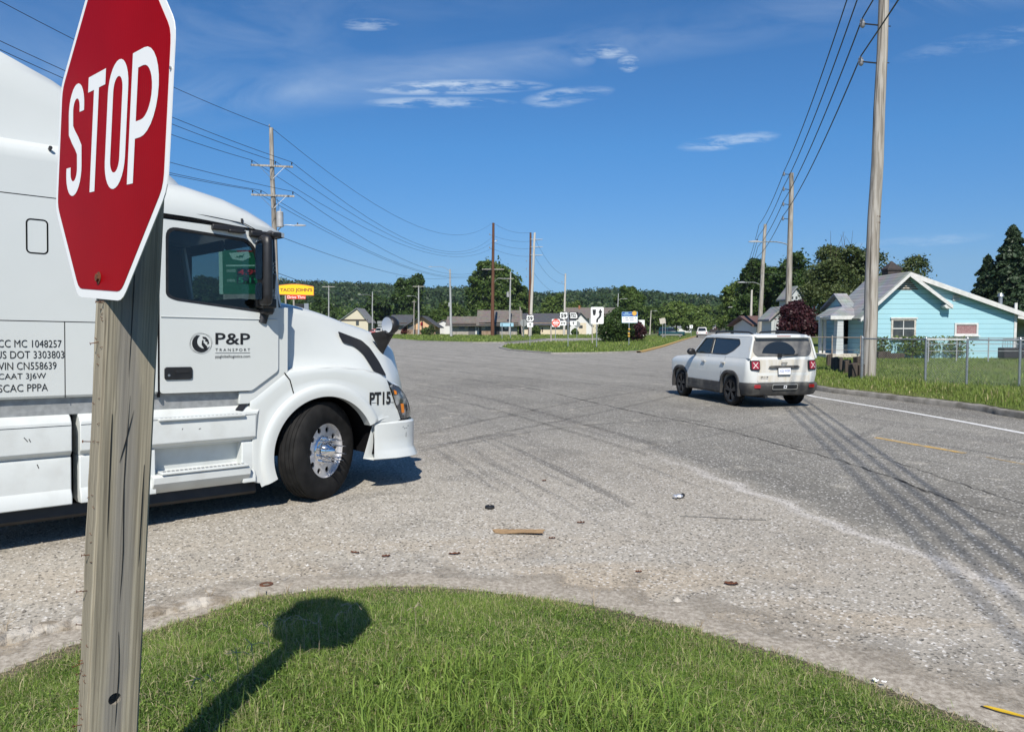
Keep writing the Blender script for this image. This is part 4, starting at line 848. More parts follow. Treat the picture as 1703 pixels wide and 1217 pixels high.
    for s in (-1, 1):
        def fi(u, v, t=0, s=s): return (u + .07, s * (hood_y(u + .07, v) + .022 + t), v)
        m_ = fill(intake, [], lambda u, v: fi(u, v)); m_.build('intake_vent', MATS['dark'], root, smooth=30)
        # pale rubber hinge strip and dark gap between cowl and hood
        mb = MB(); mb.tube([(-.475, s * 1.085, 1.40), (-.49, s * 1.075, 1.7), (-.50, s * 1.05, 1.93)], .012, 6); mb.build('cowl_seal', MATS['interior_pale'], root)
        mb = MB(); mb.prism([(-.95, 1.05), (-.84, 1.05), (-.45, 1.33), (-.45, 1.99), (-.60, 1.99), (-.60, 1.36), (-.86, 1.17), (-.95, 1.17)], lambda u, v, t, s=s: (u, s * (1.16 + t), v), 0, .045); mb.build('cowl_side', W_, root, bevel=.008)
        mb = MB(); mb.box((-.50, s * 1.193, 1.525), (.055, .012, .065)); mb.build('latch', MATS['galv_matt'], root, bevel=.004)
        # fender: rays from the arch outwards
        outer = [(-.825, .285), (-.825, .95), (-.87, 1.065), (-.80, 1.10), (-.47, 1.345), (-.20, 1.375), (.10, 1.385), (.43, 1.35), (.62, 1.30), (.72, 1.25), (.76, 1.165), (.925, .785), (.56, .772)]
        c = (-.035, .51); r0 = .580
        def hit(a):
            d = (math.cos(a), math.sin(a)); best = None
            for (x0, y0), (x1, y1) in zip(outer, outer[1:] + [(outer[0])]):
                ex, ey = x1 - x0, y1 - y0; den = d[0] * ey - d[1] * ex
                if abs(den) < 1e-9: continue
                t = ((x0 - c[0]) * ey - (y0 - c[1]) * ex) / den; q = ((x0 - c[0]) * d[1] - (y0 - c[1]) * d[0]) / den
                if t > .3 and -1e-6 <= q <= 1 + 1e-6: best = t if best is None else max(best, t)
            return best
        angs = [R(24.6 + (202 - 24.6) * i / 56) for i in range(57)]; mb = MB(); rings = []; allangs = [R(16.2 + 8.4 * i / 6) for i in range(6)] + angs
        fl = [(-.0, .0), (.0, .022), (.045, .030), (.085, .030), (.112, .022), (.130, .004)]
        for a in allangs:
            D = hit(a) or .75; row = []
            if a < angs[0] - 1e-6:
                D0 = (.776 - c[1]) / math.sin(a); D = max(D, D0 + .01)
                rings.append([(c[0] + (D0 + (D - D0) * k / 10) * math.cos(a), s * (wf(c[0] + (D0 + (D - D0) * k / 10) * math.cos(a)) + .002), c[1] + (D0 + (D - D0) * k / 10) * math.sin(a)) for k in range(11)]); continue
            D = max(D, r0 + .14)
            for dr_, o in fl: row.append((r0 + dr_, o if dr_ or o else -.10))
            for f_ in (.0, .35, .7, .93, 1.0): row.append((r0 + .133 + (D - r0 - .133) * f_, .002 - (.012 * max(0, f_ - .9) * 10)))
            rings.append([(c[0] + r_ * math.cos(a), s * (wf(c[0] + r_ * math.cos(a)) + o), c[1] + r_ * math.sin(a)) for r_, o in row])
        mb.loft(rings, False)
        led = [(u, v) for u, v in outer[4:10]] + [(.82, 1.19), (.91, 1.155), (1.02, 1.06), (1.11, .96), (1.17, .86), (1.19, .80)]; up_ = []                                      # ledge up to the hood side
        led = smooth_line([(u, v, 0) for u, v in led], 5)
        mb.loft([[(p[0], s * (wf(p[0]) - .010), p[1] - .002) for p in led], [(p[0] + .0, s * (wf(p[0]) - .03), p[1] + .012) for p in led], [(p[0] + .02 * (p[0] > .75), s * (lw(p[0]) - .03), p[1] + .028) for p in led]], False)
        fd = mb.build('fender', W_, root, smooth=38)
        mb = MB(); mb.tube([(c[0] + (r0 + .03) * math.cos(a), s * (wf(.3) - .02), c[1] + (r0 + .03) * math.sin(a)) for a in angs], .03, 5); ha = [R(-8 + 196 * i / 30) for i in range(31)]; mb.loft([[(c[0] + .615 * math.cos(k), s * y_, c[1] + .615 * math.sin(k)) for k in ha] for y_ in (.62, 1.19)], False); mb.add([(c[0] + .615 * math.cos(k), s * .64, c[1] + .615 * math.sin(k)) for k in ha], [tuple(range(31))])
        mb.build('wheel_housing', MATS['black_gap'], root, smooth=50)
        mb = MB()
        for qq in stroke([(.52, .995), (.84, .985)], .005): mb.add([(u, s * (wf(u) + .0045), v) for u, v in qq], [(0, 1, 2, 3)])
        for qq in stroke([(-.50, 1.345), (-.44, 1.27), (-.40, 1.135)], .012): mb.add([(u, s * (wf(u) + .0045), v) for u, v in qq], [(0, 1, 2, 3)])
        mb.build('panel_seam', MATS['black_gap'], root, smooth=0)
        # headlamp
        T_ = [(.765, 1.165), (.82, 1.19), (.91, 1.155), (1.02, 1.06), (1.11, .96), (1.17, .86), (1.19, .80)]; B_ = [(.765, 1.16), (.80, 1.075), (.835, .99), (.87, .91), (.90, .85), (.925, .80), (.95, .79)]
        mb = MB(); rows = []
        for (a0, a1), (b0, b1) in zip(T_, B_):
            rows.append([(b0 + (a0 - b0) * k / 6, s * (wf(b0 + (a0 - b0) * k / 6) + .012 - .03 * (k / 6) ** 3), b1 + (a1 - b1) * k / 6) for k in range(7)])
        mb.loft(rows, False); hl = mb.build('headlight', MATS['t_lens'], root, smooth=60)
        hl['label'] = 'clouded headlight with amber marker'
        mb = MB(); mb.add([(u, s * (wf(u) + .0135), v) for u, v in [(.915, .965), (.965, .965), (.985, .86), (.935, .86)]], [(0, 1, 2, 3)]); mb.build('indicator', MATS['t_amber'], hl, smooth=0)
        mb = MB(); mb.add([(u, s * (wf(u) + .0135), v) for u, v in [(.81, 1.125), (.85, 1.11), (.86, 1.075), (.825, 1.075)]], [(0, 1, 2, 3)]); mb.build('reflector', MATS['t_amber'], hl, smooth=0)
        # hood mirror on its black blade
        mb = MB(); mb.loft([[(x, s * y, z) for x, y, z in r_] for r_ in ([(.68, .92, 1.755), (.90, .85, 1.70), (.93, .84, 1.55), (.86, .90, 1.48), (.74, .94, 1.66)], [(.80, 1.03, 1.79), (.92, 1.03, 1.78), (.94, 1.02, 1.74), (.88, 1.02, 1.72), (.81, 1.03, 1.74)])], True, True)
        hm = mb.build('hood_mirror', BL, root, smooth=30, bevel=.01)
        mb = MB(); rs = []
        for x, k in ((.815, .90), (.83, 1.0), (.88, .96), (.92, .74), (.94, .4)): rs.append([(x, s * (1.06 + .125 * k * math.cos(t)), 1.845 + .105 * k * math.sin(t)) for t in [2 * math.pi * i / 18 for i in range(18)]])
        mb.loft(rs, True, True); mb.build('mirror_shell', BL, hm, smooth=50)
        mb = MB(); mb.add([(.8135, s * (1.06 + .108 * math.cos(t)), 1.846 + .090 * math.sin(t)) for t in [2 * math.pi * i / 20 for i in range(20)]], [tuple(range(20))]); mb.build('mirror_glass', MATS['t_mirror'], hm, smooth=0)
    # grille and bumper
    mb = MB(); mb.box((1.20, 0, 1.12), (.10, 1.10, .60)); g_ = mb.build('grille', MATS['dark'], root, bevel=.03)
    mb = MB()
    for k in range(9): mb.box((1.257, 0, .86 + k * .065), (.02, 1.04, .018))
    mb.build('grille_bars', MATS['chrome'], g_)
    mb = MB(); rings = []
    for x, w in [(.555, 1.225), (.60, 1.235), (.80, 1.23), (.98, 1.21), (1.10, 1.16), (1.19, 1.07), (1.27, .88), (1.34, .5), (1.36, 0)]:
        ls = .0 if x < .62 else .045
        rings.append([(x, -(w - .03), .775), (x, -w, .755), (x, -w, .60), (x, -w, .475), (x, -(w + ls * .4), .45), (x + ls * .5, -(w + ls), .375), (x + ls * .4, -(w + ls - .02), .365), (x - .08, -(w - .10), .38)])
    full = [[(p[0], p[1], p[2]) for p in r] for r in rings] + [[(p[0], -p[1], p[2]) for p in r] for r in rings[-2::-1]]
    mb.loft(full, True); mb.build('bumper', W_, root, smooth=35)
    mb = MB()
    for q in ([(.93, .705), (1.03, .712)], [(.95, .685), (1.00, .690)], [(.985, .64), (.98, .59)]):
        for qq in stroke(q, .006): mb.add([(u, -(np.interp(u, [.80, .98, 1.10], [1.23, 1.21, 1.16]) + .003), v) for u, v in qq], [(0, 1, 2, 3)])
    mb.build('scuff_marks', BL, root, smooth=0)
    mb = MB(); mb.box((.85, 0, .56), (.5, 1.7, .2)); mb.build('bumper_core', MATS['black_gap'], root)
    # ---- skirts, steps and rocker panels
    WP = MATS['white_plastic']
    for s in (-1, 1):
        P = lambda pts: [(s * y, z) for y, z in pts]
        def ext(name, prof, x0, x1, mat, par=root, bevel=.008, taper=None):
            mb = MB(); n = len(prof); r0_ = [(x0, s * y, z) for y, z in prof]; r1_ = [(x1, s * y, z) for y, z in prof]
            if taper: r1_ = [(x1 + taper(z), s * y, z) for y, z in prof]
            mb.loft([r0_, r1_], True, True); return mb.build(name, mat, par, smooth=25, bevel=bevel)
        ext('sill_recess', [(1.08, 1.20), (1.17, 1.19), (1.165, 1.03), (1.08, 1.03)], -4.0, -.80, MATS['galv_matt'])  # shade under the door edge is put into the grey of this band
        up_prof = [(1.00, 1.06), (1.12, 1.058), (1.205, 1.015), (1.238, .975), (1.245, .94), (1.245, .735), (1.205, .705), (1.20, .69), (1.00, .69)]
        lo_prof = [(1.00, .69), (1.205, .69), (1.215, .66), (1.215, .42), (1.245, .365), (1.250, .295), (1.10, .285), (1.00, .30)]
        a = ext('side_skirt', up_prof, -4.1, -2.385, WP); ext('lower_skirt', lo_prof, -4.1, -2.385, WP, a)
        a = ext('side_skirt', up_prof, -2.325, -.80, WP, taper=lambda z: .0 if z < .95 else (z - .95) * 1.1)
        for x0, x1 in ((-2.325, -1.72), (-.93, -.80)): ext('lower_skirt', lo_prof, x0, x1, WP, a)
        ext('step_pocket', [(.95, .69), (1.10, .69), (1.085, .48), (1.10, .45), (.95, .45)], -1.722, -.928, WP, a, 0)
        ext('step_shelf', [(1.00, .46), (1.27, .46), (1.285, .445), (1.28, .385), (1.24, .33), (1.17, .285), (1.00, .30)], -1.76, -.865, WP, a)
        for k, (z, y0, x0, x1) in enumerate(((.945, 1.262, -1.705, -.915), (.466, 1.290, -1.690, -.895))):
            mb = MB(); mb.box(((x0 + x1) / 2, s * (y0 - .055), z + .006), (x1 - x0, .13, .022)); tr = mb.build('step_tread', MATS['white_plastic'], root, bevel=.006)
            mb = MB(); nt_ = int((x1 - x0) / .038)
            for i in range(nt_):
                for j in range(2): mb.box((x0 + .03 + i * .038 + j * .012, s * (y0 - .030 - j * .034), z + .0185), (.020, .022, .005))
            mb.build('tread_slots', MATS['galv_matt'], tr, smooth=0)
        mb = MB(); mb.prism(rpoly([(-1.0, 1.0), (-.93, .985), (-.865, 1.055), (-.925, 1.065)], .012, 3), lambda u, v, t, s=s: (u, s * (1.225 - (v - .98) * .55 + t), v), 0, .012); mb.build('rubber_pad', BL, root)
        mb = MB()
        for x0, x1, z in ((-4.1, -2.39, .951), (-2.32, -1.71, .951), (-.91, -.80, .951)):
            for qq in stroke([(x0, z), (x1, z)], .004): mb.add([(u, s * 1.2462, v) for u, v in qq], [(0, 1, 2, 3)])
        mb.build('panel_seam', MATS['black_gap'], root, smooth=0)
        ext('air_deflector', [(1.02, .27), (1.06, .27), (1.08, .17), (1.05, .14), (1.02, .15)], -4.0, -.72, BL)
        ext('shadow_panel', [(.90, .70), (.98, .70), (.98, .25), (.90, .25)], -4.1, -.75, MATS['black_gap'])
    mb = MB()
    for (x, z, l, a) in ((-2.62, .615, .035, 1.9), (-2.70, .84, .045, 2.2), (-2.68, .835, .03, 2.0), (-1.35, .845, .02, .3), (-1.5, .85, .015, 1.0)):
        d = (math.cos(a) * l, math.sin(a) * l); yy = 1.2170 if z < .69 else 1.2465
        for qq in stroke([(x, z), (x + d[0], z + d[1])], .006): mb.add([(u, -yy, v) for u, v in qq], [(0, 1, 2, 3)])
    mb.build('scuff_marks', BL, root, smooth=0)
    # ---- door mirrors on both sides
    for s in (-1, 1):
        mb = MB(); rs = []
        for z, k in ((1.995, .55), (2.02, .9), (2.1, 1), (2.35, 1), (2.58, 1), (2.64, .9), (2.662, .5)):
            rs.append([(-.745 + .062 * k * math.cos(t) - .02, s * (1.355 + .105 * k * math.sin(t)), z) for t in [2 * math.pi * i / 16 for i in range(16)]])
        mb.loft(rs, True, True); mr_ = mb.build('door_mirror', BL, root, smooth=50)
        mb = MB(); mb.add([(-.828, s * (1.355 + u), v) for u, v in rrect(-.075, 2.24, .075, 2.61, .03)], [tuple(range(20))]); mb.add([(-.828, s * (1.355 + u), v) for u, v in rrect(-.075, 2.05, .075, 2.21, .03)], [tuple(range(20))])
        mb.build('mirror_glass', MATS['t_mirror'], mr_, smooth=0)
        mb = MB(); mb.box((-.74, s * 1.22, 2.68), (.26, .12, .06)); mb.box((-.68, s * 1.32, 2.672), (.10, .22, .05)); mb.box((-.72, s * 1.27, 2.02), (.14, .20, .09)); mb.tube([(-.68, s * 1.30, 2.66), (-.665, s * 1.31, 2.3), (-.68, s * 1.29, 2.0)], .035, 8)
        mb.build('mirror_arm', BL, mr_, bevel=.015)
        mb = MB()
        for z in (2.36, 2.10):
            for yy in (1.24, 1.34): mb.tube([(-.68, s * yy, z - .06), (-.68, s * yy, z + .06)], .008, 5)
            for zz in (-.06, -.02, .02, .06): mb.tube([(-.70, s * 1.22, z + zz), (-.665, s * 1.36, z + zz)], .007, 5)
        mb.build('spring_clamp', MATS['galv'], mr_)
        mb = MB(); rs = []
        for x, k in ((-.76, .8), (-.73, 1), (-.67, .95), (-.64, .6)): rs.append([(x, s * (1.24 + u * k), 1.985 + v * k) for u, v in rrect(-.10, -.075, .10, .075, .03)])
        mb.loft(rs, True, True); mb.cyl((-.70, s * 1.20, 1.95), (-.73, s * 1.21, 1.83), .055, .045, 12); mb.build('look_down_mirror', BL, mr_, smooth=40)
        mb = MB(); mb.tube([(-.66, s * 1.19, 2.45), (-.60, s * 1.18, 2.20), (-.54, s * 1.175, 1.99)], .018, 6); mb.build('mirror_strut', BL, mr_)
    # aerial lead on the roof
    mb = MB(); mb.tube([(-1.69, -1.21, 2.83), (-1.2, -1.21, 2.80), (-.90, -1.20, 2.775), (-.76, -1.19, 2.72)], .004, 5); mb.cyl((-.92, -1.19, 2.78), (-.92, -1.19, 2.82), .012, n=8); mb.build('aerial_lead', BL, root)
    # ---- interior seen through the glass
    for yv in (-.52, .52): mb = MB(); mb.box((-.60, yv, 2.69), (.05, .95, .12)); mb.build('sun_visor', MATS['interior_grey'], root, bevel=.02)
    for yv in (-1.13, 1.13): mb = MB(); mb.box((-.72 if yv > 0 else -.62, yv * .985, 2.35), (.36 if yv > 0 else .10, .05, .80)); mb.build('pillar_trim', MATS['interior_grey'], root, bevel=.02)
    for y in (-.55, .55):
        mb = MB(); mb.box((-1.28, y, 1.55), (.50, .52, .16)); mb.box((-1.50, y, 1.98), (.16, .50, .75), Matrix.Rotation(R(-8), 3, 'Y')); mb.box((-1.53, y, 2.40), (.10, .28, .16)); mb.box((-1.28, y, 1.36), (.3, .3, .25)); mb.build('seat', MATS['seat_cloth'], root, bevel=.05, seg=3)
    mb = MB(); mb.revolve([(.225 + .016 * math.cos(t), .016 * math.sin(t)) for t in [2 * math.pi * i / 8 for i in range(9)]], (-.86, .55, 1.99), (-.55, 0, .85), 30)
    mb.tube([(-.86, .55, 1.99), (-.62, .55, 1.75)], .03, 8); mb.box((-.86, .55, 1.99), (.04, .42, .03)); mb.build('steering_wheel', BL, root)
    mb = MB(); mb.box((-.55, 0, 1.82), (.36, 2.1, .30)); mb.build('dashboard', MATS['interior_grey'], root, bevel=.06, seg=3)
    mb = MB(); mb.box((-1.655, .0, 2.0), (.02, 2.2, 1.5)); mb.build('sleeper_curtain', MATS['interior_grey'], root)
    # ---- chassis and the rear axles
    mb = MB()
    for y in (-.42, .42): mb.box((-3.4, y, .86), (9.0, .09, .26))
    mb.box((-3.4, 0, .86), (.2, .8, .2)); mb.cyl((0, -.85, .51), (0, .85, .51), .07); mb.box((-6.2, 0, 1.08), (1.1, 1.0, .12)); mb.box((-.2, 0, .9), (1.6, 1.0, .5)); mb.build('chassis', MATS['dark'], root)
    # ---- wheels
    def wheel(x, y, s, steer, z, spiked, dual=False):
        wroot = empty('wheel', None, None); wroot.parent = root; wroot.location = (x, s * y, z); wroot.rotation_euler = (0, 0, steer + (0 if s < 0 else math.pi))
        # local: outer face towards -y
        R0 = .512; prof = [(.285, -.115), (.33, -.135), (.40, -.142), (.455, -.136), (.492, -.120), (.507, -.108)]
        for k in range(5):
            g0 = -.098 + k * .049; prof += [(R0, g0 - .004 if k == 0 else g0 - .016), (R0, g0 + .012), (R0 - .010, g0 + .015), (R0 - .010, g0 + .021), (R0, g0 + .024)]
        prof = [p for p in prof if p[1] < .108] + [(.507, .110), (.492, .122), (.455, .138), (.40, .144), (.33, .136), (.285, .115)]
        mb = MB(); mb.revolve(prof, (0, 0, 0), (0, 1, 0), 64); t_ = mb.build('tyre', MATS['rubber'], wroot, smooth=40)
        # alloy disc with ten hand holes
        o = [(.300 * math.cos(a), .300 * math.sin(a)) for a in [2 * math.pi * i / 60 for i in range(60)]]; hs = []
        for k in range(10):
            a = 2 * math.pi * k / 10; hs.append([(.222 * math.cos(a) + .030 * math.cos(b), .222 * math.sin(a) + .030 * math.sin(b)) for b in [2 * math.pi * i / 14 for i in range(14)]])
        inner_c = [(.150 * math.cos(a), .150 * math.sin(a)) for a in [2 * math.pi * i / 40 for i in range(40)]]
        yo = -.070 if spiked else .03
        rim = fill(o, hs + [inner_c], lambda u, v: (u, yo, v)).build('rim', MATS['alloy'], wroot, smooth=30, solid=.018)
        mb = MB(); mb.revolve([(.300, yo - .0), (.292, yo - .025), (.300, -.118), (.312, -.122), (.318, -.10), (.31, .11), (.29, .12)], (0, 0, 0), (0, 1, 0), 60); mb.build('rim_barrel', MATS['alloy'], rim, smooth=50)
        mb = MB(); mb.revolve([(.27, yo + .05), (.0, yo + .05)], (0, 0, 0), (0, 1, 0), 40); mb.build('brake_drum', MATS['dark'], rim, smooth=50)
        mb = MB(); mb.revolve([(.152, yo + .01), (.152, yo - .010), (.146, yo - .016), (.120, yo - .018), (.100, yo - .022), (.085, yo - .07), (.055, yo - .11), (.012, yo - .15), (0, yo - .152)], (0, 0, 0), (0, 1, 0), 36); hb = mb.build('hub_cap', MATS['chrome'], rim, smooth=40)
        for k in range(10):
            a = 2 * math.pi * (k + .5) / 10; p = Vector((.128 * math.cos(a), yo - .012, .128 * math.sin(a))); mb = MB()
            if spiked: mb.revolve([(.0165, 0), (.0165, .010), (.013, .024), (.0145, .03), (.0105, .036), (.009, .08), (.005, .15), (.001, .195), (0, .196)], p, (0, -1, 0), 12)
            else: mb.cyl(p, p + Vector((0, -.04, 0)), .018, n=6)
            mb.build('lug_nut', MATS['chrome'], hb, smooth=30)
        return wroot
    for s in (-1, 1): wheel(-.03, 1.04, s, R(-25.0) * -1 if False else R(25.0), .512, True)
    for x in (-5.6, -6.9):
        for s in (-1, 1): wheel(x, .95, s, 0, .512 + x * math.tan(T_PITCH) * -1 * -1, False)
    mb = MB()
    for x in (-5.6, -6.9): mb.cyl((x, -.8, .45), (x, .8, .45), .10)
    mb.build('axles', MATS['dark'], root)
    return root
truck = tractor()
# ------------------------------------------------------------------ cars
M('j_white', (.63, .635, .60), .27, coat=.4, col2=(.57, .59, .57), scale=1.4)
def dusty_white():                        # road film that settles low and on the tail
    m = bpy.data.materials.new('j_white_dusty'); m.use_nodes = True; N = m.node_tree.nodes; L = m.node_tree.links; b = N['Principled BSDF']; b.inputs['Roughness'].default_value = .45
    tc = N.new('ShaderNodeTexCoord'); mp = N.new('ShaderNodeMapping'); mp.inputs['Scale'].default_value = (3, 7, 1.6); L.new(tc.outputs['Object'], mp.inputs[0])
    n = N.new('ShaderNodeTexNoise'); n.inputs['Scale'].default_value = 1.6; n.inputs['Detail'].default_value = 6; L.new(mp.outputs[0], n.inputs['Vector'])
    r = N.new('ShaderNodeMapRange'); r.inputs['From Min'].default_value = .38; r.inputs['From Max'].default_value = .66; r.inputs['To Max'].default_value = .75; L.new(n.outputs['Fac'], r.inputs['Value'])
    x = N.new('ShaderNodeMix'); x.data_type = 'RGBA'; L.new(r.outputs[0], x.inputs['Factor']); x.inputs['A'].default_value = (.55, .54, .50, 1); x.inputs['B'].default_value = (.47, .43, .34, 1); L.new(x.outputs['Result'], b.inputs['Base Color']); MATS['j_white_dusty'] = m
dusty_white()
M('j_trim', (.035, .034, .033), .75, col2=(.11, .105, .09), scale=5, lo=.45, hi=.75)
M('j_glass', (.012, .014, .016), .05, coat=.3)
M('j_glass_dust', (.16, .155, .145), .5, col2=(.10, .10, .10), scale=6)
M('tail_red', (.26, .008, .012), .12, coat=1.0)
M('tail_white', (.66, .50, .48), .25)
M('wheel_black', (.018, .018, .02), .35)
M('plate_white', (.74, .76, .78), .4)
M('car_teal', (.006, .045, .05), .25, coat=.6); M('car_silver', (.30, .30, .28), .4, .3); M('car_red', (.32, .01, .012), .25, coat=.6); M('car_dark', (.03, .022, .02), .4, coat=.4)
def ring(x0, x1, w, rf, rr, z, bow_f=0.0, bow_r=0.0, n=5):
    """plan outline of a body at one height: rounded rectangle with bowed ends, counter-clockwise from the front right"""
    pts = []
    for cx, cy, r, a in ((x1 - rf, -w + rf, rf, -90), (x1 - rf, w - rf, rf, 0), (x0 + rr, w - rr, rr, 90), (x0 + rr, -w + rr, rr, 180)):
        for k in range(n + 1):
            t = R(a + 90 * k / n); pts.append([cx + r * math.cos(t), cy + r * math.sin(t)])
    out = []
    for i, (x, y) in enumerate(pts):
        if i < 2 * (n + 1): x += bow_f * ((1 - (y / w) ** 2) - 1) if abs(y) <= w else 0
        else: x -= bow_r * ((1 - (y / w) ** 2) - 1)
        out.append((x, y, z))
    return out
def car_wheel(root, x, y, s, r, wdt, mat_rim, spokes=5, steer=0.0, small=False):
    w = empty('wheel', None, None); w.parent = root; w.location = (x, s * y, r); w.rotation_euler = (0, 0, steer + (0 if s < 0 else math.pi)); h = wdt / 2; ri = r * .70
    mb = MB(); mb.revolve([(ri, -h * .80), (ri + .02, -h * .98), (r * .90, -h), (r * .97, -h * .86), (r, -h * .66), (r, -h * .3), (r - .008, -h * .27), (r - .008, -h * .2), (r, -h * .17), (r, h * .17), (r - .008, h * .2), (r - .008, h * .27), (r, h * .3), (r, h * .66), (r * .97, h * .86), (r * .90, h), (ri + .02, h * .98), (ri, h * .8)], (0, 0, 0), (0, 1, 0), 20 if small else 40); mb.build('tyre', MATS['rubber'], w, smooth=40)
    mb = MB(); mb.revolve([(ri + .004, -h * .86), (ri - .02, -h * .80), (ri - .025, -h * .2), (.02, -h * .1)], (0, 0, 0), (0, 1, 0), 20 if small else 40); rim = mb.build('rim', mat_rim, w, smooth=40)
    mb = MB(); mb.cyl((0, -h * .1, 0), (0, -h * .84, 0), .06, .05, 14)
    for k in range(spokes):
        for d in ((-.16, .16) if not small else (0,)):
            a = 2 * math.pi * k / spokes + R(90); b = a + d
            mb.loft([[(math.cos(a) * .04 - math.sin(a) * q, y_, math.sin(a) * .04 + math.cos(a) * q) for q, y_ in ((-.022, -h * .80), (.022, -h * .80), (.022, -h * .5), (-.022, -h * .5))],
                     [(math.cos(b) * (ri - .012) - math.sin(b) * q, y_, math.sin(b) * (ri - .012) + math.cos(b) * q) for q, y_ in ((-.026, -h * .90), (.026, -h * .90), (.026, -h * .55), (-.026, -h * .55))]], True, True)
    mb.build('spokes', mat_rim, rim, smooth=30)
    return w
def jeep():
    rl, fl_ = gnd(1222, 674.5), gnd(1134, 657.5); d = (fl_ - rl); hd = math.atan2(d.y, d.x); mid = (rl + fl_) / 2
    lat = Vector((math.sin(hd), -math.cos(hd), 0)); org = mid + lat * .80
    root = empty('small_suv', 'dusty white boxy small SUV turning on the asphalt with black wheels and roof rails', 'car', (org.x, org.y, 0), hd)
    WH, DU, TR = MATS['j_white'], MATS['j_white_dusty'], MATS['j_trim']
    # lower body in level rings from sill to beltline, wheel arches carved out
    mb = MB(); rs = []
    for z, x0, x1, w, rf, rr in ((.27, -1.95, 1.95, .80, .25, .2), (.40, -2.06, 2.05, .875, .30, .22), (.55, -2.085, 2.09, .895, .30, .22), (.75, -2.095, 2.09, .90, .24, .14), (.92, -2.085, 2.08, .897, .22, .12), (1.00, -2.075, 2.01, .887, .26, .11), (1.045, -2.07, 1.86, .874, .28, .11), (1.08, -2.065, 1.45, .862, .24, .13), (1.115, -2.06, .80, .855, .12, .15), (1.15, -2.055, .70, .84, .12, .15)):
        rs.append(ring(x0, x1, w, rf, rr, z, .10, .03))
    mb.loft(rs, True, True); body = mb.build('body', WH, root, smooth=40)
    sq = lambda a, r, k=.72: (r * math.copysign(abs(math.cos(a)) ** k, math.cos(a)), r * math.copysign(abs(math.sin(a)) ** k, math.sin(a)))      # squared-off wheel arch
    arch_o = [sq(2 * math.pi * i / 40, .395) for i in range(40)]
    cm = MB()
    for x in (-1.285, 1.285):
        for s in (-1, 1): cm.prism([(x + a_, .37 + b_) for a_, b_ in arch_o], lambda u, v, t, s=s: (u, s * t, v), .48, 1.1)
    cut(body, cm); body.data.set_sharp_from_angle(angle=R(38))
    # greenhouse: roof panel, pillars with openings, glass
    mb = MB(); rs = []
    for z, x0, x1, w, rf, rr in ((1.600, -1.985, .17, .735, .14, .10), (1.638, -1.975, .11, .712, .16, .11), (1.652, -1.93, -.02, .63, .25, .2), (1.662, -1.75, -.2, .50, .3, .25)): rs.append(ring(x0, x1, w, rf, rr, z, .06, .03))
    mb.loft(rs, True, True); mb.build('roof', WH, root, smooth=50)
    sx = lambda z: .855 - (z - 1.14) * (.855 - .735) / (1.60 - 1.14)
    fr = lambda s, o=0.0: (lambda u, v, t=0: (u, s * (sx(v) + o + t), v))
    side_o = [(-2.055, 1.12), (.72, 1.12), (.64, 1.18), (.17, 1.60), (.05, 1.61), (-1.97, 1.61), (-2.00, 1.55)]
    w1 = rpoly([(-.24, 1.175), (.55, 1.175), (.50, 1.24), (.17, 1.545), (-.24, 1.555)], .03, 3); w2 = rpoly([(-.30, 1.175), (-1.02, 1.175), (-1.32, 1.275), (-1.55, 1.425), (-1.46, 1.535), (-.30, 1.556)], .04, 3)
    for s in (-1, 1):
        o = fill(side_o, [w1, w2], fr(s, -.004)).build('side_frame', WH, root, smooth=30, solid=.04)
        for w_, g in ((w1, 'tint_glass'), (w2, 'j_glass')):
            mb = MB(); mb.add([fr(s, -.018)(u, v) for u, v in w_], [tuple(range(len(w_)))]); mb.build('side_window', MATS[g], root, smooth=0)
        mb = MB()
        for w_ in (w1, w2):
            for q in stroke(w_, .022, True): mb.add([fr(s, -.001)(u, v) for u, v in q], [(0, 1, 2, 3)])
        mb.add([fr(s, -.001)(u, v) for u, v in ((-.305, 1.17), (-.235, 1.17), (-.235, 1.56), (-.305, 1.56))], [(0, 1, 2, 3)])
        mb.build('window_trim', TR, root, smooth=0)
        mb = MB(); mb.tube([(-.05, s * .60, 1.65), (-.12, s * .60, 1.69), (-.8, s * .60, 1.712), (-1.6, s * .60, 1.695), (-1.78, s * .60, 1.655)], [.018, .022, .022, .022, .016], 8); mb.box((-.85, s * .60, 1.69), (.08, .04, .06)); mb.build('roof_rail', MATS['black_plastic'], root)
        # mirrors, handles, door shuts, arch trims, sills
        mb = MB(); rr_ = []
        for x, k in ((.42, .7), (.45, 1), (.52, .95), (.58, .6)): rr_.append([(x, s * (.99 + .105 * k * math.cos(t)), 1.20 + .085 * k * math.sin(t)) for t in [2 * math.pi * i / 14 for i in range(14)]])
        mb.loft(rr_, True, True); mb.box((.50, s * .89, 1.15), (.07, .12, .05)); mb.build('door_mirror', MATS['black_plastic'], root, smooth=50)
        for x in (-.02, -.98):
            mb = MB(); mb.box((x, s * .912, .985), (.17, .025, .030)); mb.box((x - .01, s * .898, .955), (.10, .012, .05)); mb.build('door_handle', DU, root, bevel=.006)
        mb = MB()
        for q in ([(.80, 1.11), (.82, .80), (.86, .42)], [(-.20, 1.13), (-.18, .42)], [(-1.02, 1.13), (-1.0, .95), (-.87, .74), (-.83, .62)]):
            for qq in stroke(q, .010): mb.add([(u, s * (interp(v, [.40, .55, .75, .92, 1.0, 1.05, 1.13], [.875, .895, .90, .895, .885, .87, .855]) + .0015), v) for u, v in qq], [(0, 1, 2, 3)])
        mb.build('door_gap', MATS['dark'], root, smooth=0)
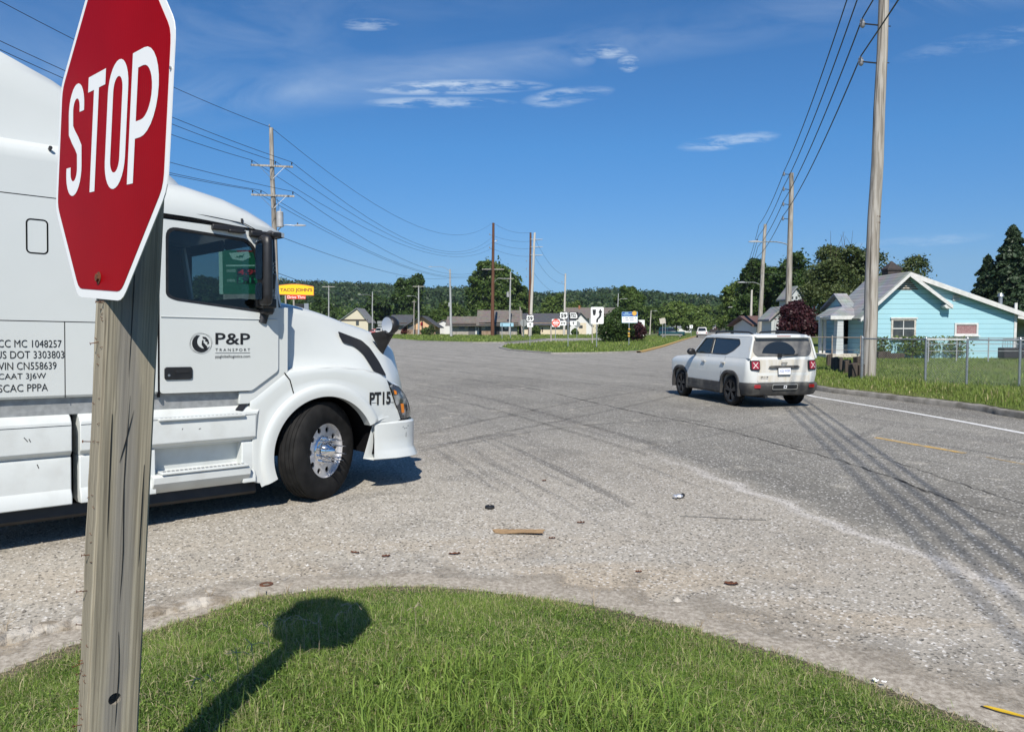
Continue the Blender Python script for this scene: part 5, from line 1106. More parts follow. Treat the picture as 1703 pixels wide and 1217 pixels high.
        mb = MB(); mb.loft([[(x, s * y, z) for y, z in ((.86, .44), (.912, .42), (.915, .30), (.86, .25))] for x in (-.86, .86)], True, True); mb.loft([[(x, s * y, z) for y, z in ((.88, .535), (.907, .52), (.912, .42), (.88, .42))] for x in (-.85, .90)], True, True)
        mb.build('sill', TR, root, bevel=.01)
        for x in (-1.285, 1.285):
            mb = MB(); rr_ = []
            for i in range(25):
                a = R(-9 + 198 * i / 24); rr_.append([(x + sq(a, r_)[0], s * y, .37 + sq(a, r_)[1]) for r_, y in ((.380, .84), (.380, .915), (.395, .925), (.445, .918), (.46, .895), (.45, .84))])
            mb.loft(rr_, True, True); mb.build('arch_trim', TR, root, smooth=40)
            mb = MB(); mb.loft([[(x + sq(R(-10 + 200 * i / 20), .41)[0], s * y, .37 + sq(R(-10 + 200 * i / 20), .41)[1]) for i in range(21)] for y in (.46, .90)], False); mb.build('arch_liner', MATS['black_gap'], root)
    # windscreen, tailgate glass
    mb = MB(); mb.loft([[(.17 - .06 * (y / .66) ** 2, y, 1.60) for y in (-.68, -.4, 0, .4, .68)], [(.74 - .09 * (y / .8) ** 2, y, 1.135) for y in (-.80, -.45, 0, .45, .80)]], False); mb.build('windscreen', MATS['tint_glass'], root)
    bk = lambda off: (lambda u, v, t=0: (-(2.062 - .075 * (v - 1.13) / .47 * .9) - off - t + .05 * (u / .85) ** 2, u, v))
    mb = fill(rpoly([(-.85, 1.08), (.85, 1.08), (.815, 1.30), (.722, 1.615), (-.722, 1.615), (-.815, 1.30)], .05, 3), [], bk(.004)); mb.build('tailgate', DU, root, smooth=40, solid=.03)
    gl = rpoly([(-.64, 1.165), (.64, 1.165), (.745, 1.27), (.69, 1.545), (-.69, 1.545), (-.745, 1.27)], .07, 4)
    tg = fill(gl, [], bk(.012)).build('rear_window', MATS['j_glass_dust'], root, smooth=0)
    fill([(-.26, 1.20)] + [(-.26 + .37 + .42 * math.cos(R(a)), 1.195 + .30 * math.sin(R(a))) for a in range(8, 173, 8)], [], bk(.0145)).build('wiped_patch', MATS['j_glass'], tg, smooth=0)
    mb = MB(); mb.tube([bk(.03)(.05, 1.18), bk(.03)(-.36, 1.20)], .011, 5); mb.cyl(bk(.0)(.10, 1.175), bk(.04)(.10, 1.175), .05, n=14); mb.build('rear_wiper', MATS['black_plastic'], tg)
    mb = MB(); mb.loft([[(-1.93, y, 1.625), (-2.06, y, 1.60), (-2.075, y, 1.575), (-1.95, y, 1.575)] for y in (-.68, 0, .68)], True, True); sp = mb.build('spoiler', WH, root, bevel=.012)
    mb = MB(); mb.box((-2.055, 0, 1.612), (.03, .34, .014)); mb.build('brake_lamp', MATS['tail_red'], sp)
    mb = MB(); mb.tube([(-1.80, .0, 1.66), (-1.86, 0, 1.72)], .008, 6); mb.box((-1.80, 0, 1.672), (.10, .05, .02)); mb.build('aerial', MATS['black_plastic'], root)
    rear = lambda off: (lambda u, v, t=0: (-(interp(v, [.40, .55, .75, .92, 1.0, 1.05, 1.1], [2.06, 2.085, 2.095, 2.085, 2.075, 2.07, 2.066])) - off - t + .03 * (u / .9) ** 2 + .12 * max(0, (abs(u) - .72) / .18) ** 2, u, v))
    mb = fill(rrect(-.66, .585, .66, 1.09, .05), [], rear(.006)); mb.build('tailgate_panel', DU, root, smooth=40, solid=.012)
    for s in (-1, 1):
        box_ = rrect(s * .715 - .11, .855, s * .715 + .11, 1.075, .035)
        mb = MB(); mb.prism(box_, rear(.0), .0, .045); tl = mb.build('tail_light', MATS['black_plastic'], root, bevel=.008)
        mb = MB(); mb.prism(rrect(s * .715 - .086, .878, s * .715 + .086, 1.052, .02), rear(.045), 0, .012); mb.build('red_lens', MATS['tail_red'], tl, bevel=.005)
        mb = MB()
        for a, b in (((-.055, .90), (.055, 1.03)), ((-.055, 1.03), (.055, .90))):
            for q in stroke([(s * .72 + a[0], a[1]), (s * .72 + b[0], b[1])], .017): mb.add([rear(.0585)(u, v) for u, v in q], [(0, 1, 2, 3)])
        mb.build('cross_lens', MATS['tail_white'], tl, smooth=0)
    mb = MB(); mb.prism(rpoly([(-.40, .925), (-.34, .955), (.34, .955), (.40, .925), (.33, .90), (-.33, .90)], .01, 2), rear(.018), 0, .014); mb.build('handle_bar', TR, root, bevel=.004)
    text_obj('lettering', 'Jeep', .16, .062, MATS['decal_black'], lambda u, v, t=0: rear(.021)(.08 - u, .985 + v, t), root, .02, .006)
    text_obj('lettering', '4x4', .20, .030, MATS['decal_black'], lambda u, v, t=0: rear(.021)(.60 - u, .690 + v, t), root, .02, .004)
    mb = MB(); mb.prism(rrect(-.155, .755, .155, .905, .01), rear(.018), 0, .006); pl = mb.build('number_plate', MATS['plate_white'], root)
    text_obj('lettering', 'XGJ\u00b7W0R', .27, .075, MATS['sign_blue'], lambda u, v, t=0: rear(.0255)(.135 - u, .79 + v, t), pl, .0, .001)
    mb = MB()
    for q in stroke(rrect(-.158, .752, .158, .908, .012), .010, True): mb.add([rear(.0262)(u, v) for u, v in q], [(0, 1, 2, 3)])
    mb.build('plate_frame', MATS['black_plastic'], pl, smooth=0)
    # rear bumper of grey plastic wrapping the corners
    mb = MB(); rs = []
    for z, x0, w in ((.27, -1.98, .80), (.30, -2.08, .86), (.40, -2.13, .90), (.50, -2.15, .912), (.545, -2.14, .912), (.57, -2.11, .905), (.575, -2.04, .88)): rs.append([p for p in ring(x0, -1.62, w, .02, .16, z, 0, .04)])
    mb.loft(rs, True, True); bp = mb.build('rear_bumper', TR, root, smooth=40)
    cm = MB()
    for s in (-1, 1): cm.prism([(-1.285 + a_, .37 + b_) for a_, b_ in arch_o], lambda u, v, t, s=s: (u, s * t, v), .48, 1.1)
    cut(bp, cm); bp.data.set_sharp_from_angle(angle=R(40))
    brf = lambda off: (lambda u, v, t=0: (-2.15 - off - t + .04 * (u / .9) ** 2 + .02 * abs(v - .52) / .1, u, v))
    mb = MB(); mb.prism(rrect(-.30, .435, .30, .525, .02), brf(.002), 0, .006); mb.build('bumper_grille', MATS['dark'], bp, bevel=.003)
    mb = MB()
    for q in stroke(rrect(-.31, .425, .31, .535, .025), .016, True): mb.add([brf(.006)(u, v) for u, v in q], [(0, 1, 2, 3)])
    mb.build('grille_rim', MATS['car_silver'], bp, smooth=0)
    mb = MB()
    for q in stroke([(-.03, .455), (-.03, .505), (.03, .505), (.03, .455)], .016, True): mb.add([brf(.011)(u, v) for u, v in q], [(0, 1, 2, 3)])
    mb.build('tow_eye', MATS['plate_white'], bp, smooth=0)
    for s in (-1, 1):
        mb = MB(); mb.prism(rrect(s * .68 - .075, .455, s * .68 + .075, .535, .02), lambda u, v, t=0: (-2.165 - t + .085 * (u / .9) ** 2, u, v), 0, .02); mb.build('fog_lamp', MATS['tail_red'], bp, bevel=.006)
    mb = MB(); mb.box((0, 0, .30), (3.4, 1.3, .10)); mb.tube([(-1.2, .45, .24), (-2.12, .45, .26)], .035, 10); mb.build('underbody', MATS['dark'], root)
    # bonnet clamshell, grille and lamps (face away)
    mb = MB()
    for k in range(7): mb.box((2.075 - .004, -.24 + k * .08, .86), (.03, .034, .16))
    mb.build('grille_slots', MATS['dark'], root)
    for s in (-1, 1):
        mb = MB(); mb.cyl((1.98, s * .60, .87), (2.06, s * .60, .87), .10, n=20); mb.build('headlight', MATS['t_lens'], root)
    mb = MB(); mb.prism([(1.12, .985), (1.30, .985), (1.30, 1.005), (1.12, 1.005)], lambda u, v, t: (u - .08, .897 + t, v - .38), 0, .004); mb.build('badge', MATS['decal_black'], root)
    for x in (.25, -.55):
        for y in ((-.36, .36) if x > 0 else (0,)):
            mb = MB(); mb.box((x, y, .80), (.5, .5 if x > 0 else 1.2, .2)); mb.box((x - .24, y, 1.10), (.14, .46 if x > 0 else 1.2, .5)); mb.box((x - .26, y, 1.42), (.08, .24, .14)); mb.build('seat', MATS['seat_cloth'], root, bevel=.04)
    mb = MB(); mb.box((.62, 0, 1.06), (.3, 1.4, .12)); mb.build('dashboard', MATS['interior_grey'], root, bevel=.03)
    for x, st in ((-1.285, 0), (1.285, R(-3))):
        for s in (-1, 1): car_wheel(root, x, .775, s, .345, .215, MATS['wheel_black'], 5, st)
    # the left side is the one in view: raise the flag panel to dusty tone low on the doors
    return root
jeep()
def far_car(name, label, cat, pos, hd, paint, L_=4.6, W_=1.8, H_=1.7, kind='suv', low=None):
    root = empty(name, label, cat, pos, hd); h = L_ / 2; w = W_ / 2; zb = H_ * .58
    mb = MB(); rs = []
    for z, k in ((.30, .94), (.45, .99), (zb - .12, 1.0), (zb, .97)): rs.append(ring(-h * k, h * k * (.99 if z < zb - .05 else .97), w * k, .22, .18, z, .06, .03, 3))
    mb.loft(rs, True, True); body = mb.build('body', paint, root, smooth=40)
    cm = MB()
    for x in (-.30 * L_, .31 * L_):
        for s in (-1, 1): cm.cyl((x, s * w * .5, .34), (x, s * 1.3, .34), .41, n=18)
    cut(body, cm)
    if low:
        for s in (-1, 1):
            mb = MB(); mb.box((0, s * (w + .002), .48), (L_ * .80, .02, .22)); mb.build('side_cladding', low, root, bevel=.01)
    cab = {'suv': (-h * .96, -h * .90, h * .12, h * .42), 'pickup': (-.10 * L_, -.06 * L_, .14 * L_, .30 * L_), 'sedan': (-h * .75, -h * .42, h * .12, h * .48), 'truck': (-.05 * L_, 0, .3 * L_, .40 * L_)}[kind]
    mb = MB(); mb.loft([ring(cab[0], cab[3], w * .92, .15, .12, zb - .03, .05, .02, 3), ring(cab[1], cab[2], w * .76, .15, .12, H_ - .06, .04, .02, 3), ring(cab[1] + .15, cab[2] - .15, w * .6, .15, .12, H_, .03, .02, 3)], True, True); mb.build('cabin', paint, root, smooth=40)
    def panel(nm, pts, mat): mb = MB(); mb.add(pts, [tuple(range(len(pts)))]); mb.build(nm, mat, root, smooth=0)
    z0, z1 = zb + .05, H_ - .14
    def sl(x0, x1, z): t = (z - zb + .03) / (H_ - .06 - zb + .03); return w * (.92 + (.76 - .92) * t) + .008
    for s in (-1, 1):
        t0 = (z1 - zb) / (H_ - zb); xr0, xr1 = cab[0] + .15, cab[0] + (cab[1] - cab[0]) * t0 + .15; xf0, xf1 = cab[3] - .15, cab[3] + (cab[2] - cab[3]) * t0 - .10; m_ = (xr0 + xf0) / 2 - .1
        panel('side_window', [(xr0, s * sl(0, 0, z0), z0), (m_ - .04, s * sl(0, 0, z0), z0), (m_ - .04, s * sl(0, 0, z1), z1), (xr1, s * sl(0, 0, z1), z1)], MATS['j_glass'])
        panel('side_window', [(m_ + .04, s * sl(0, 0, z0), z0), (xf0, s * sl(0, 0, z0), z0), (xf1, s * sl(0, 0, z1), z1), (m_ + .04, s * sl(0, 0, z1), z1)], MATS['j_glass'])
        mb = MB(); mb.box((-h * .985, s * w * .82, zb - .22), (.08, .16, .30)); mb.build('tail_light', MATS['tail_red'], root, bevel=.02)
        mb = MB(); mb.box((h * .95, s * w * .72, zb - .25), (.10, .26, .14)); mb.build('headlight', MATS['t_lens'], root, bevel=.02)
        mb = MB(); mb.box((cab[3] - .12, s * (w + .08), zb + .08), (.12, .16, .12)); mb.build('door_mirror', MATS['black_plastic'], root, bevel=.02)
    xb0, xb1 = cab[0] - .015, cab[1] - .01
    panel('rear_window', [(xb0 + (xb1 - xb0) * .2, -w * .74, z0 + .02), (xb0 + (xb1 - xb0) * .2, w * .74, z0 + .02), (xb1 - (xb1 - xb0) * .1, w * .62, z1), (xb1 - (xb1 - xb0) * .1, -w * .62, z1)], MATS['j_glass'])
    xb0, xb1 = cab[3] + .055, cab[2] + .05
    panel('windscreen', [(xb0 - .05, -w * .78, z0), (xb0 - .05, w * .78, z0), (xb1 + .02, w * .64, z1), (xb1 + .02, -w * .64, z1)], MATS['j_glass'])
    for e, nm in ((-1, 'rear_bumper'), (1, 'front_bumper')):
        mb = MB(); mb.box((e * (h - .02), 0, .46), (.16, W_ * .94, .22)); mb.build(nm, MATS['black_plastic'] if kind != 'sedan' else paint, root, bevel=.04)
    mb = MB(); mb.box((-h - .005, 0, zb - .32), (.02, .32, .15)); mb.build('number_plate', MATS['plate_white'], root)
    for x in (-.30 * L_, .31 * L_):
        for s in (-1, 1): car_wheel(root, x, w - .12, s, .345, .22, MATS['car_silver'], 5, 0, True)
    return root
p = gnd(1117, 561.3); far_car('parked_suv', 'dark teal SUV with silver lower trim pulled on to the island grass', 'car', (p.x, p.y, .03), R(-14), MATS['car_teal'], 4.9, 1.85, 1.85, 'suv', MATS['car_silver'])
p = gnd(1167.5, 561.0); far_car('pickup_truck', 'white pickup truck driving away down the highway', 'pickup', (p.x, p.y, 0), math.atan2(1, HX), MATS['white_paint'], 5.6, 2.0, 1.9, 'pickup')
p = gnd(1186, 553.2); far_car('flatbed_truck', 'dark brown truck ahead of the white pickup on the highway', 'truck', (p.x, p.y, 0), math.atan2(1, HX), MATS['car_dark'], 7.5, 2.4, 3.0, 'truck')
p = gnd(626, 557.5, .1); far_car('parked_car', 'red car parked on the far grass behind the hood mirror', 'car', (p.x, p.y, .1), R(10), MATS['car_red'], 4.5, 1.8, 1.45, 'sedan')
p = gnd(640, 558.2, .1); far_car('parked_car', 'white car parked beside the red car on the far grass', 'car', (p.x, p.y, .1), R(60), MATS['white_paint'], 4.5, 1.8, 1.75, 'suv')
p = gnd(1199, 551.0); far_car('distant_car', 'small pale car far down the highway under the trees', 'car', (p.x, p.y, 0), math.atan2(1, HX), MATS['car_silver'], 4.6, 1.8, 1.5, 'sedan')
# ------------------------------------------------------------------ trees
def lump(dirs, seed, amp):
    r = np.random.default_rng(seed); v = np.zeros(len(dirs))
    for k in range(7):
        a = r.normal(size=3); a /= np.linalg.norm(a); v += np.sin(dirs @ a * r.uniform(2.5, 7) + r.uniform(0, 6.28))
    return 1 + amp * v / 4
def leaf_quads(c, out, size, rg, flat=.35, up=.35):
    n = len(c); nr = out * .55 + rg.normal(size=(n, 3)) * .75 + np.array([0, 0, up]); nr /= np.linalg.norm(nr, axis=1)[:, None] + 1e-9
    t = rg.normal(size=(n, 3)); a = np.cross(nr, t); a /= np.linalg.norm(a, axis=1)[:, None] + 1e-9; b = np.cross(nr, a)
    s = size * rg.uniform(.6, 1.35, n); l = s[:, None] * a; w = (s * rg.uniform(.45, .8, n))[:, None] * b
    fold = nr * (s * flat * rg.uniform(-.3, .5, n))[:, None]
    return np.stack([c - l, c - w * .9 + fold, c + l, c + w * .9 + fold], 1)
def crown_pts(blobs, n, seed, clump=10, csize=.1):
    rg = np.random.default_rng(seed); B = np.array([b[:6] for b in blobs], float); vol = (B[:, 3] * B[:, 4] * B[:, 5]) ** .67; pick = rg.choice(len(B), n // clump, p=vol / vol.sum())
    d = rg.normal(size=(len(pick), 3)); d /= np.linalg.norm(d, axis=1)[:, None]; d[:, 2] = np.where(rg.uniform(size=len(d)) < .6, np.abs(d[:, 2]), d[:, 2])
    rad = rg.uniform(.45, 1.0, len(pick)) ** .5; lm = lump(d + B[pick, :3] * .13, seed + 5, .22)
    c = B[pick, :3] + d * B[pick, 3:6] * (rad * lm)[:, None]
    c = np.repeat(c, clump, 0); dd = np.repeat(d, clump, 0); sig = np.repeat(B[pick, 3:6].mean(1), clump) * csize
    tint = np.repeat(rg.normal(.45, .20, len(pick)), clump) + rg.normal(0, .12, len(c))
    return c + rg.normal(size=c.shape) * sig[:, None], dd, np.clip(tint, 0, 1), rg
def tree(name, label, cat, pos, h, w, mat, n=2600, leaf=.35, seed=1, trunk_h=.22, style='round', group=None, lean=0, blobs=None, trunk=True, csize=.13):
    root = empty(name, label, cat, pos, 0, group); rg0 = random.Random(seed); cz = h * trunk_h; ch = h - cz
    if blobs is None:
        blobs = [(0, 0, cz + ch * .46, w * .31, w * .31, ch * .40)]
        for k in range(13):
            a = k * 2.4 + seed; rr = w * rg0.uniform(.20, .42); zz = cz + ch * rg0.uniform(.14, .90); q = w * rg0.uniform(.11, .22) * (1.15 - .45 * (zz - cz) / ch)
            blobs.append((rr * math.cos(a) * (1.1 - .55 * (zz - cz) / ch), rr * math.sin(a) * (1.1 - .55 * (zz - cz) / ch), zz, q, q, q * rg0.uniform(.7, 1.0)))
    if style != 'conifer': n = int(n * 2.1); leaf *= .68
    else: w *= 1.3
    c, d, t, rg = crown_pts(blobs, n, seed, 10, csize)
    if style == 'conifer':
        m = n; f = rg.uniform(0, 1, m) ** .80; tiers = 15; ti = np.floor(f * tiers); fr_ = rg.uniform(0, 1, m) ** 1.8; f = (ti + fr_ * .8) / tiers
        na = 8; k_ = rg.integers(0, na, m); ang = (k_ + ti * .43) / na * 6.283 + rg.normal(0, .13, m); hs = np.abs(np.sin(ti * 12.9898 + k_ * 78.233 + seed) * 43758.5453) % 1
        rmax = w / 2 * (1 - f) ** .70 * (.60 + .52 * hs); rad = rmax * rg.uniform(.08, 1.05, m) ** .62 * (1 - .35 * fr_)
        c = np.stack([rad * np.cos(ang), rad * np.sin(ang), cz * .4 + (h - cz * .4) * f - rad * .22 + rg.normal(0, .06, m)], 1); d = np.stack([np.cos(ang), np.sin(ang), np.full(m, -.1)], 1); t = np.clip(rg.normal(.45, .25, m), 0, 1)
    V = leaf_quads(c, d, leaf, rg); np_mesh('crown', V, 4, mat, t, None, root)
    if trunk:
        mb = MB(); tr = max(.05, h * .022); mb.tube([(0, 0, -.2), (lean * .2, 0, h * .15), (lean * .5, .02, h * .4), (lean, 0, h * .72)], [tr * 1.35, tr, tr * .8, tr * .3], 8)
        if style != 'conifer':
            for b in blobs[1:8]: mb.tube([(lean * .4, 0, min(b[2] * .55, h * .45)), (b[0] * .5, b[1] * .5, b[2] * .8), (b[0] * .9, b[1] * .9, b[2])], [tr * .55, tr * .35, tr * .12], 5)
        mb.build('trunk', MATS['bark'], root, smooth=60)
    return root
def tree_px(name, label, cat, u0, u1, vt, D, mat, base=.1, **k):
    um = (u0 + u1) / 2; p = at_y(um, HORIZON_V, D); top = at_y(um, vt, D).z; w = (u1 - u0) / F_PX * D
    return tree(name, label, cat, (p.x, D, base), top - base, w, mat, **k)
LD, LM, LL, LS, LW, LP = (MATS['leaf_' + q] for q in ('dark', 'mid', 'light', 'spruce', 'wispy', 'purple'))
G1 = 'town trees behind the far buildings'
tree_px('broadleaf_tree', 'dense dark round tree behind the tan building with the no entry disc', 'tree', 646, 716, 451, 215, LD, n=9000, leaf=.62, seed=3, trunk_h=.1, group=G1)
tree_px('broadleaf_tree', 'tallest broad tree behind the brown wooden pole and stone building', 'tree', 768, 868, 423, 205, LM, n=13000, leaf=.66, seed=4, trunk_h=.1, group=G1, blobs=None)
tree_px('broadleaf_tree', 'lower spreading tree right of the tallest broad tree behind stone building', 'tree', 838, 892, 474, 210, LM, n=5000, leaf=.6, seed=5, trunk_h=.1, group=G1)
tree_px('broadleaf_tree', 'dark tree above the cream gambrel house beside a street lamp', 'tree', 598, 656, 487, 225, LD, n=5500, leaf=.6, seed=6, trunk_h=.08, group=G1)
tree_px('broadleaf_tree', 'dark low tree right of the yellow restaurant sign above the truck hood', 'tree', 512, 562, 489, 230, LD, n=5500, leaf=.6, seed=7, trunk_h=.08, group=G1)
tree_px('broadleaf_tree', 'dark bushy tree under the yellow restaurant sign', 'tree', 455, 520, 492, 235, LD, n=5500, leaf=.6, seed=8, trunk_h=.08, group=G1)
tree_px('broadleaf_tree', 'pale green tree filling the gap left of the stone building', 'tree', 715, 790, 497, 225, LM, n=5000, leaf=.6, seed=9, trunk_h=.05, group=G1)
tree_px('broadleaf_tree', 'bright green rounded tree between two pale poles above dark roof', 'tree', 893, 945, 487, 250, LL, n=5500, leaf=.6, seed=10, trunk_h=.08, group=G1)
tree_px('broadleaf_tree', 'small bright tree right of the leaning pale pole', 'tree', 938, 975, 500, 250, LL, n=3500, leaf=.55, seed=11, trunk_h=.08, group=G1)
tree_px('broadleaf_tree', 'full green tree behind the blue and white highway sign', 'tree', 1018, 1080, 471, 215, LM, n=9000, leaf=.6, seed=12, trunk_h=.1, group=G1)
tree_px('broadleaf_tree', 'leafy tree between the blue sign and the island trees', 'tree', 1068, 1108, 507, 240, LM, n=4000, leaf=.55, seed=13, trunk_h=.08, group=G1)
tree_px('broadleaf_tree', 'low roadside tree with visible dark trunk behind the teal SUV', 'tree', 1098, 1152, 498, 190, LL, n=7000, leaf=.5, seed=14, trunk_h=.20, group=G1)
tree_px('broadleaf_tree', 'rounded tree over the highway bend right of the trunk tree', 'tree', 1138, 1188, 508, 230, LL, n=5000, leaf=.55, seed=15, trunk_h=.15, group=G1)
tree_px('broadleaf_tree', 'brownish green tree behind the roadside tree with dark trunk', 'tree', 1080, 1130, 502, 290, LW, n=4500, leaf=.7, seed=16, trunk_h=.05, group=G1)
tree_px('broadleaf_tree', 'distant tree closing the far end of the highway', 'tree', 1176, 1216, 508, 300, LM, n=4500, leaf=.7, seed=17, trunk_h=.05, group=G1)
G2 = 'large trees over the houses on the right'
tree_px('broadleaf_tree', 'pale grey green tree leaning out over the highway lamps', 'tree', 1195, 1250, 458, 125, LL, n=9000, leaf=.34, seed=21, trunk_h=.06, group=G2)
tree_px('broadleaf_tree', 'big dark tree with lobed crown behind the two pale poles', 'tree', 1214, 1312, 428, 112, LD, n=13000, leaf=.36, seed=22, trunk_h=.06, group=G2)
tree_px('broadleaf_tree', 'dark tree crown rising between the second pole and the feathery tree', 'tree', 1272, 1362, 414, 104, LD, n=12000, leaf=.34, seed=42, trunk_h=.06, group=G2)
tree_px('broadleaf_tree', 'dark undergrowth tree at the foot of the street lamps', 'tree', 1205, 1290, 492, 105, LD, n=7000, leaf=.34, seed=23, trunk_h=.02, group=G2)
t_ = tree_px('feathery_tree', 'feathery olive tree with bare twigs on top left of the near pole', 'tree', 1328, 1485, 404, 62, LW, n=14000, leaf=.17, seed=24, trunk_h=.08, base=.3, csize=.16)
mb = MB(); rg_ = random.Random(5)
for k in range(9):
    x = rg_.uniform(-1.2, .9); mb.tube([(x, 0, 5.6), (x + rg_.uniform(-.3, .3), 0, 7.6), (x + rg_.uniform(-.5, .5), 0, rg_.uniform(8.2, 9.4))], [.03, .02, .008], 4)
tw = mb.build('bare_twigs', MATS['bark'], t_)
tree_px('feathery_tree', 'lower feathery tree behind the roof chimney of the blue house', 'tree', 1425, 1562, 424, 70, LW, n=11000, leaf=.18, seed=25, trunk_h=.05, base=.3, csize=.16)
tree_px('spruce_tree', 'tall dark spruce at the right edge behind the blue house', 'tree', 1628, 1732, 375, 60, LS, n=21000, leaf=.17, seed=26, style='conifer', base=.3)
tree_px('spruce_tree', 'shorter dark spruce left of the tall spruce', 'tree', 1602, 1678, 425, 62, LS, n=14000, leaf=.17, seed=27, style='conifer', base=.3)
tree_px('spruce_tree', 'dark spruce whose tip rises just behind the right edge', 'tree', 1672, 1772, 400, 66, LS, n=16000, leaf=.17, seed=28, style='conifer', base=.3)
tree_px('plum_tree', 'dark purple leaved tree between white house and blue house', 'tree', 1284, 1364, 497, 44, LP, n=12000, leaf=.12, seed=29, trunk_h=.12, base=.3, csize=.15)
def bush(name, label, pos, h, w, mat, n=2500, leaf=.1, seed=1, group=None):
    return tree(name, label, 'bush', pos, h, w, mat, n, leaf, seed, 0.02, 'round', group, 0, [(0, 0, h * .45, w * .42, w * .42, h * .42), (-w * .25, .1, h * .35, w * .26, w * .26, h * .34), (w * .26, -.1, h * .33, w * .26, w * .26, h * .33), (w * .08, 0, h * .68, w * .22, w * .22, h * .30)], False)
def bush_px(name, label, u0, u1, vt, vb, mat, base=.09, **k):
    p = gnd((u0 + u1) / 2, vb, base); top = at_y((u0 + u1) / 2, vt, p.y).z
    return bush(name, label, tuple(p), top - base, (u1 - u0) / F_PX * p.y, mat, **k)
bush_px('island_bush', 'large dark green bush behind the keep right sign', 997, 1052, 514, 568.5, LD, n=9000, leaf=.20, seed=31)
bush_px('island_bush', 'lower reddish green bush right of the blue sign post', 1040, 1073, 531, 567, LP, n=3500, leaf=.18, seed=32)
bush_px('hedge', 'clipped dark red hedge before the tan building', 667, 690, 544.5, 556.5, MATS['leaf_hedge_red'], n=2500, leaf=.22, seed=33)
bush_px('shrub', 'green shrub in front of the tan gable wall', 700, 716, 544, 556.8, LM, n=1500, leaf=.25, seed=34)
bush_px('shrub', 'thin brownish shrub beside the green shrub', 710, 724, 539, 557.5, LW, n=900, leaf=.22, seed=35)
bush_px('shrub', 'green bush beside the small white garage', 724, 742, 541, 555, LM, n=1800, leaf=.28, seed=36)
bush_px('shrub', 'round low shrub at the left wall of the stone building', 752, 764, 549, 556.8, LD, n=900, leaf=.2, seed=37)
bush_px('shrub', 'light shrub before the recessed door of the stone building', 768, 784, 550, 557.2, LL, n=900, leaf=.2, seed=38)
bush_px('shrub', 'tall green shrub against the cream wall', 884, 898, 540, 556.5, LM, n=1800, leaf=.25, seed=39)
bush_px('shrub', 'green growth at the corner of the cream building', 950, 962, 546, 557, LM, n=1200, leaf=.22, seed=40)

# ------------------------------------------------------------------ wooded hills
SK_U = [-400, 0, 300, 455, 520, 600, 660, 720, 790, 850, 900, 960, 1010, 1070, 1130, 1195, 1260, 1400, 1703, 2100]
SK_V = [452, 450, 455, 459, 464, 466, 468, 475, 474, 478, 484, 480, 474, 483, 487, 494, 490, 492, 486, 480]
def hills():
    D0, D1 = 380., 760.
    def ridge(u): return CAM_H + (HORIZON_V - np.interp(u, SK_U, SK_V)) / F_PX * D1 - 13
    xs = np.linspace(-800, 900, 120); ys = np.linspace(330, 900, 24)
    def z_at(x, y):
        u = CX + F_PX * x / D1; t = np.clip((y - D0) / (D1 - D0), 0, 1); z = ridge(u) * (t ** .8) * (1 + .10 * np.sin(x * .021 + y * .013) * (1 - t)); return np.where(y < D0, -1.0, z - np.maximum(0, y - D1) * .06)
    mb = MB(); mb.loft([[(x, y, float(z_at(x, y))) for x in xs] for y in ys], False)
    M('hill_floor', (.030, .050, .016), .95, col2=(.05, .075, .022), scale=.05); tag(mb.build('hills', MATS['hill_floor'], smooth=180), kind='structure')
    rg = np.random.default_rng(77); n = 3000
    y = D0 + (D1 + 25 - D0) * rg.uniform(0, 1, n) ** .9; u = rg.uniform(330, 1330, n); x = (u - CX) / F_PX * y
    keep = np.ones(n, bool); z = z_at(x, y); r = rg.uniform(4.0, 8.0, n); hh = rg.uniform(.8, 1.25, n)
    m = 80; c = np.repeat(np.stack([x, y, z + 4], 1), m, 0); R_ = np.repeat(r, m); d = rg.normal(size=(n * m, 3)); d /= np.linalg.norm(d, axis=1)[:, None]; d[:, 2] = np.abs(d[:, 2]) * 1.0 - .15
    P = c + d * R_[:, None] * np.array([1, 1, 1.15]) * np.repeat(hh, m)[:, None] * rg.uniform(.75, 1.08, n * m)[:, None]
    t = np.clip(np.repeat(rg.normal(.42, .22, n), m) + rg.normal(0, .10, n * m), 0, 1)
    np_mesh('woodland', leaf_quads(P, d, 1.15, rg, .35, .4), 4, MATS['leaf_hill'], t, kind='stuff')
    # the band of unnamed tree tops in the town in front of it
    n = 330; y = rg.uniform(265, 370, n); u = rg.uniform(430, 1330, n); x = (u - CX) / F_PX * y; r = rg.uniform(2.6, 5.0, n); m = 130
    ok = np.abs(x - HX * y) > 12; x, y, r = x[ok], y[ok], r[ok]; n = len(x); z = rg.uniform(2.0, 7.0, n)
    c = np.repeat(np.stack([x, y, z], 1), m, 0); R_ = np.repeat(r, m); d = rg.normal(size=(n * m, 3)); d /= np.linalg.norm(d, axis=1)[:, None]
    P = c + d * R_[:, None] * np.array([1, 1, 1.15]) * rg.uniform(.7, 1.08, n * m)[:, None]; P[:, 2] = np.maximum(P[:, 2], .2)
    np_mesh('tree_belt', leaf_quads(P, d, .62, rg, .35, .4), 4, MATS['leaf_mid'], np.clip(np.repeat(rg.normal(.4, .25, n), m) + rg.normal(0, .12, n * m), 0, 1), kind='stuff')
hills()

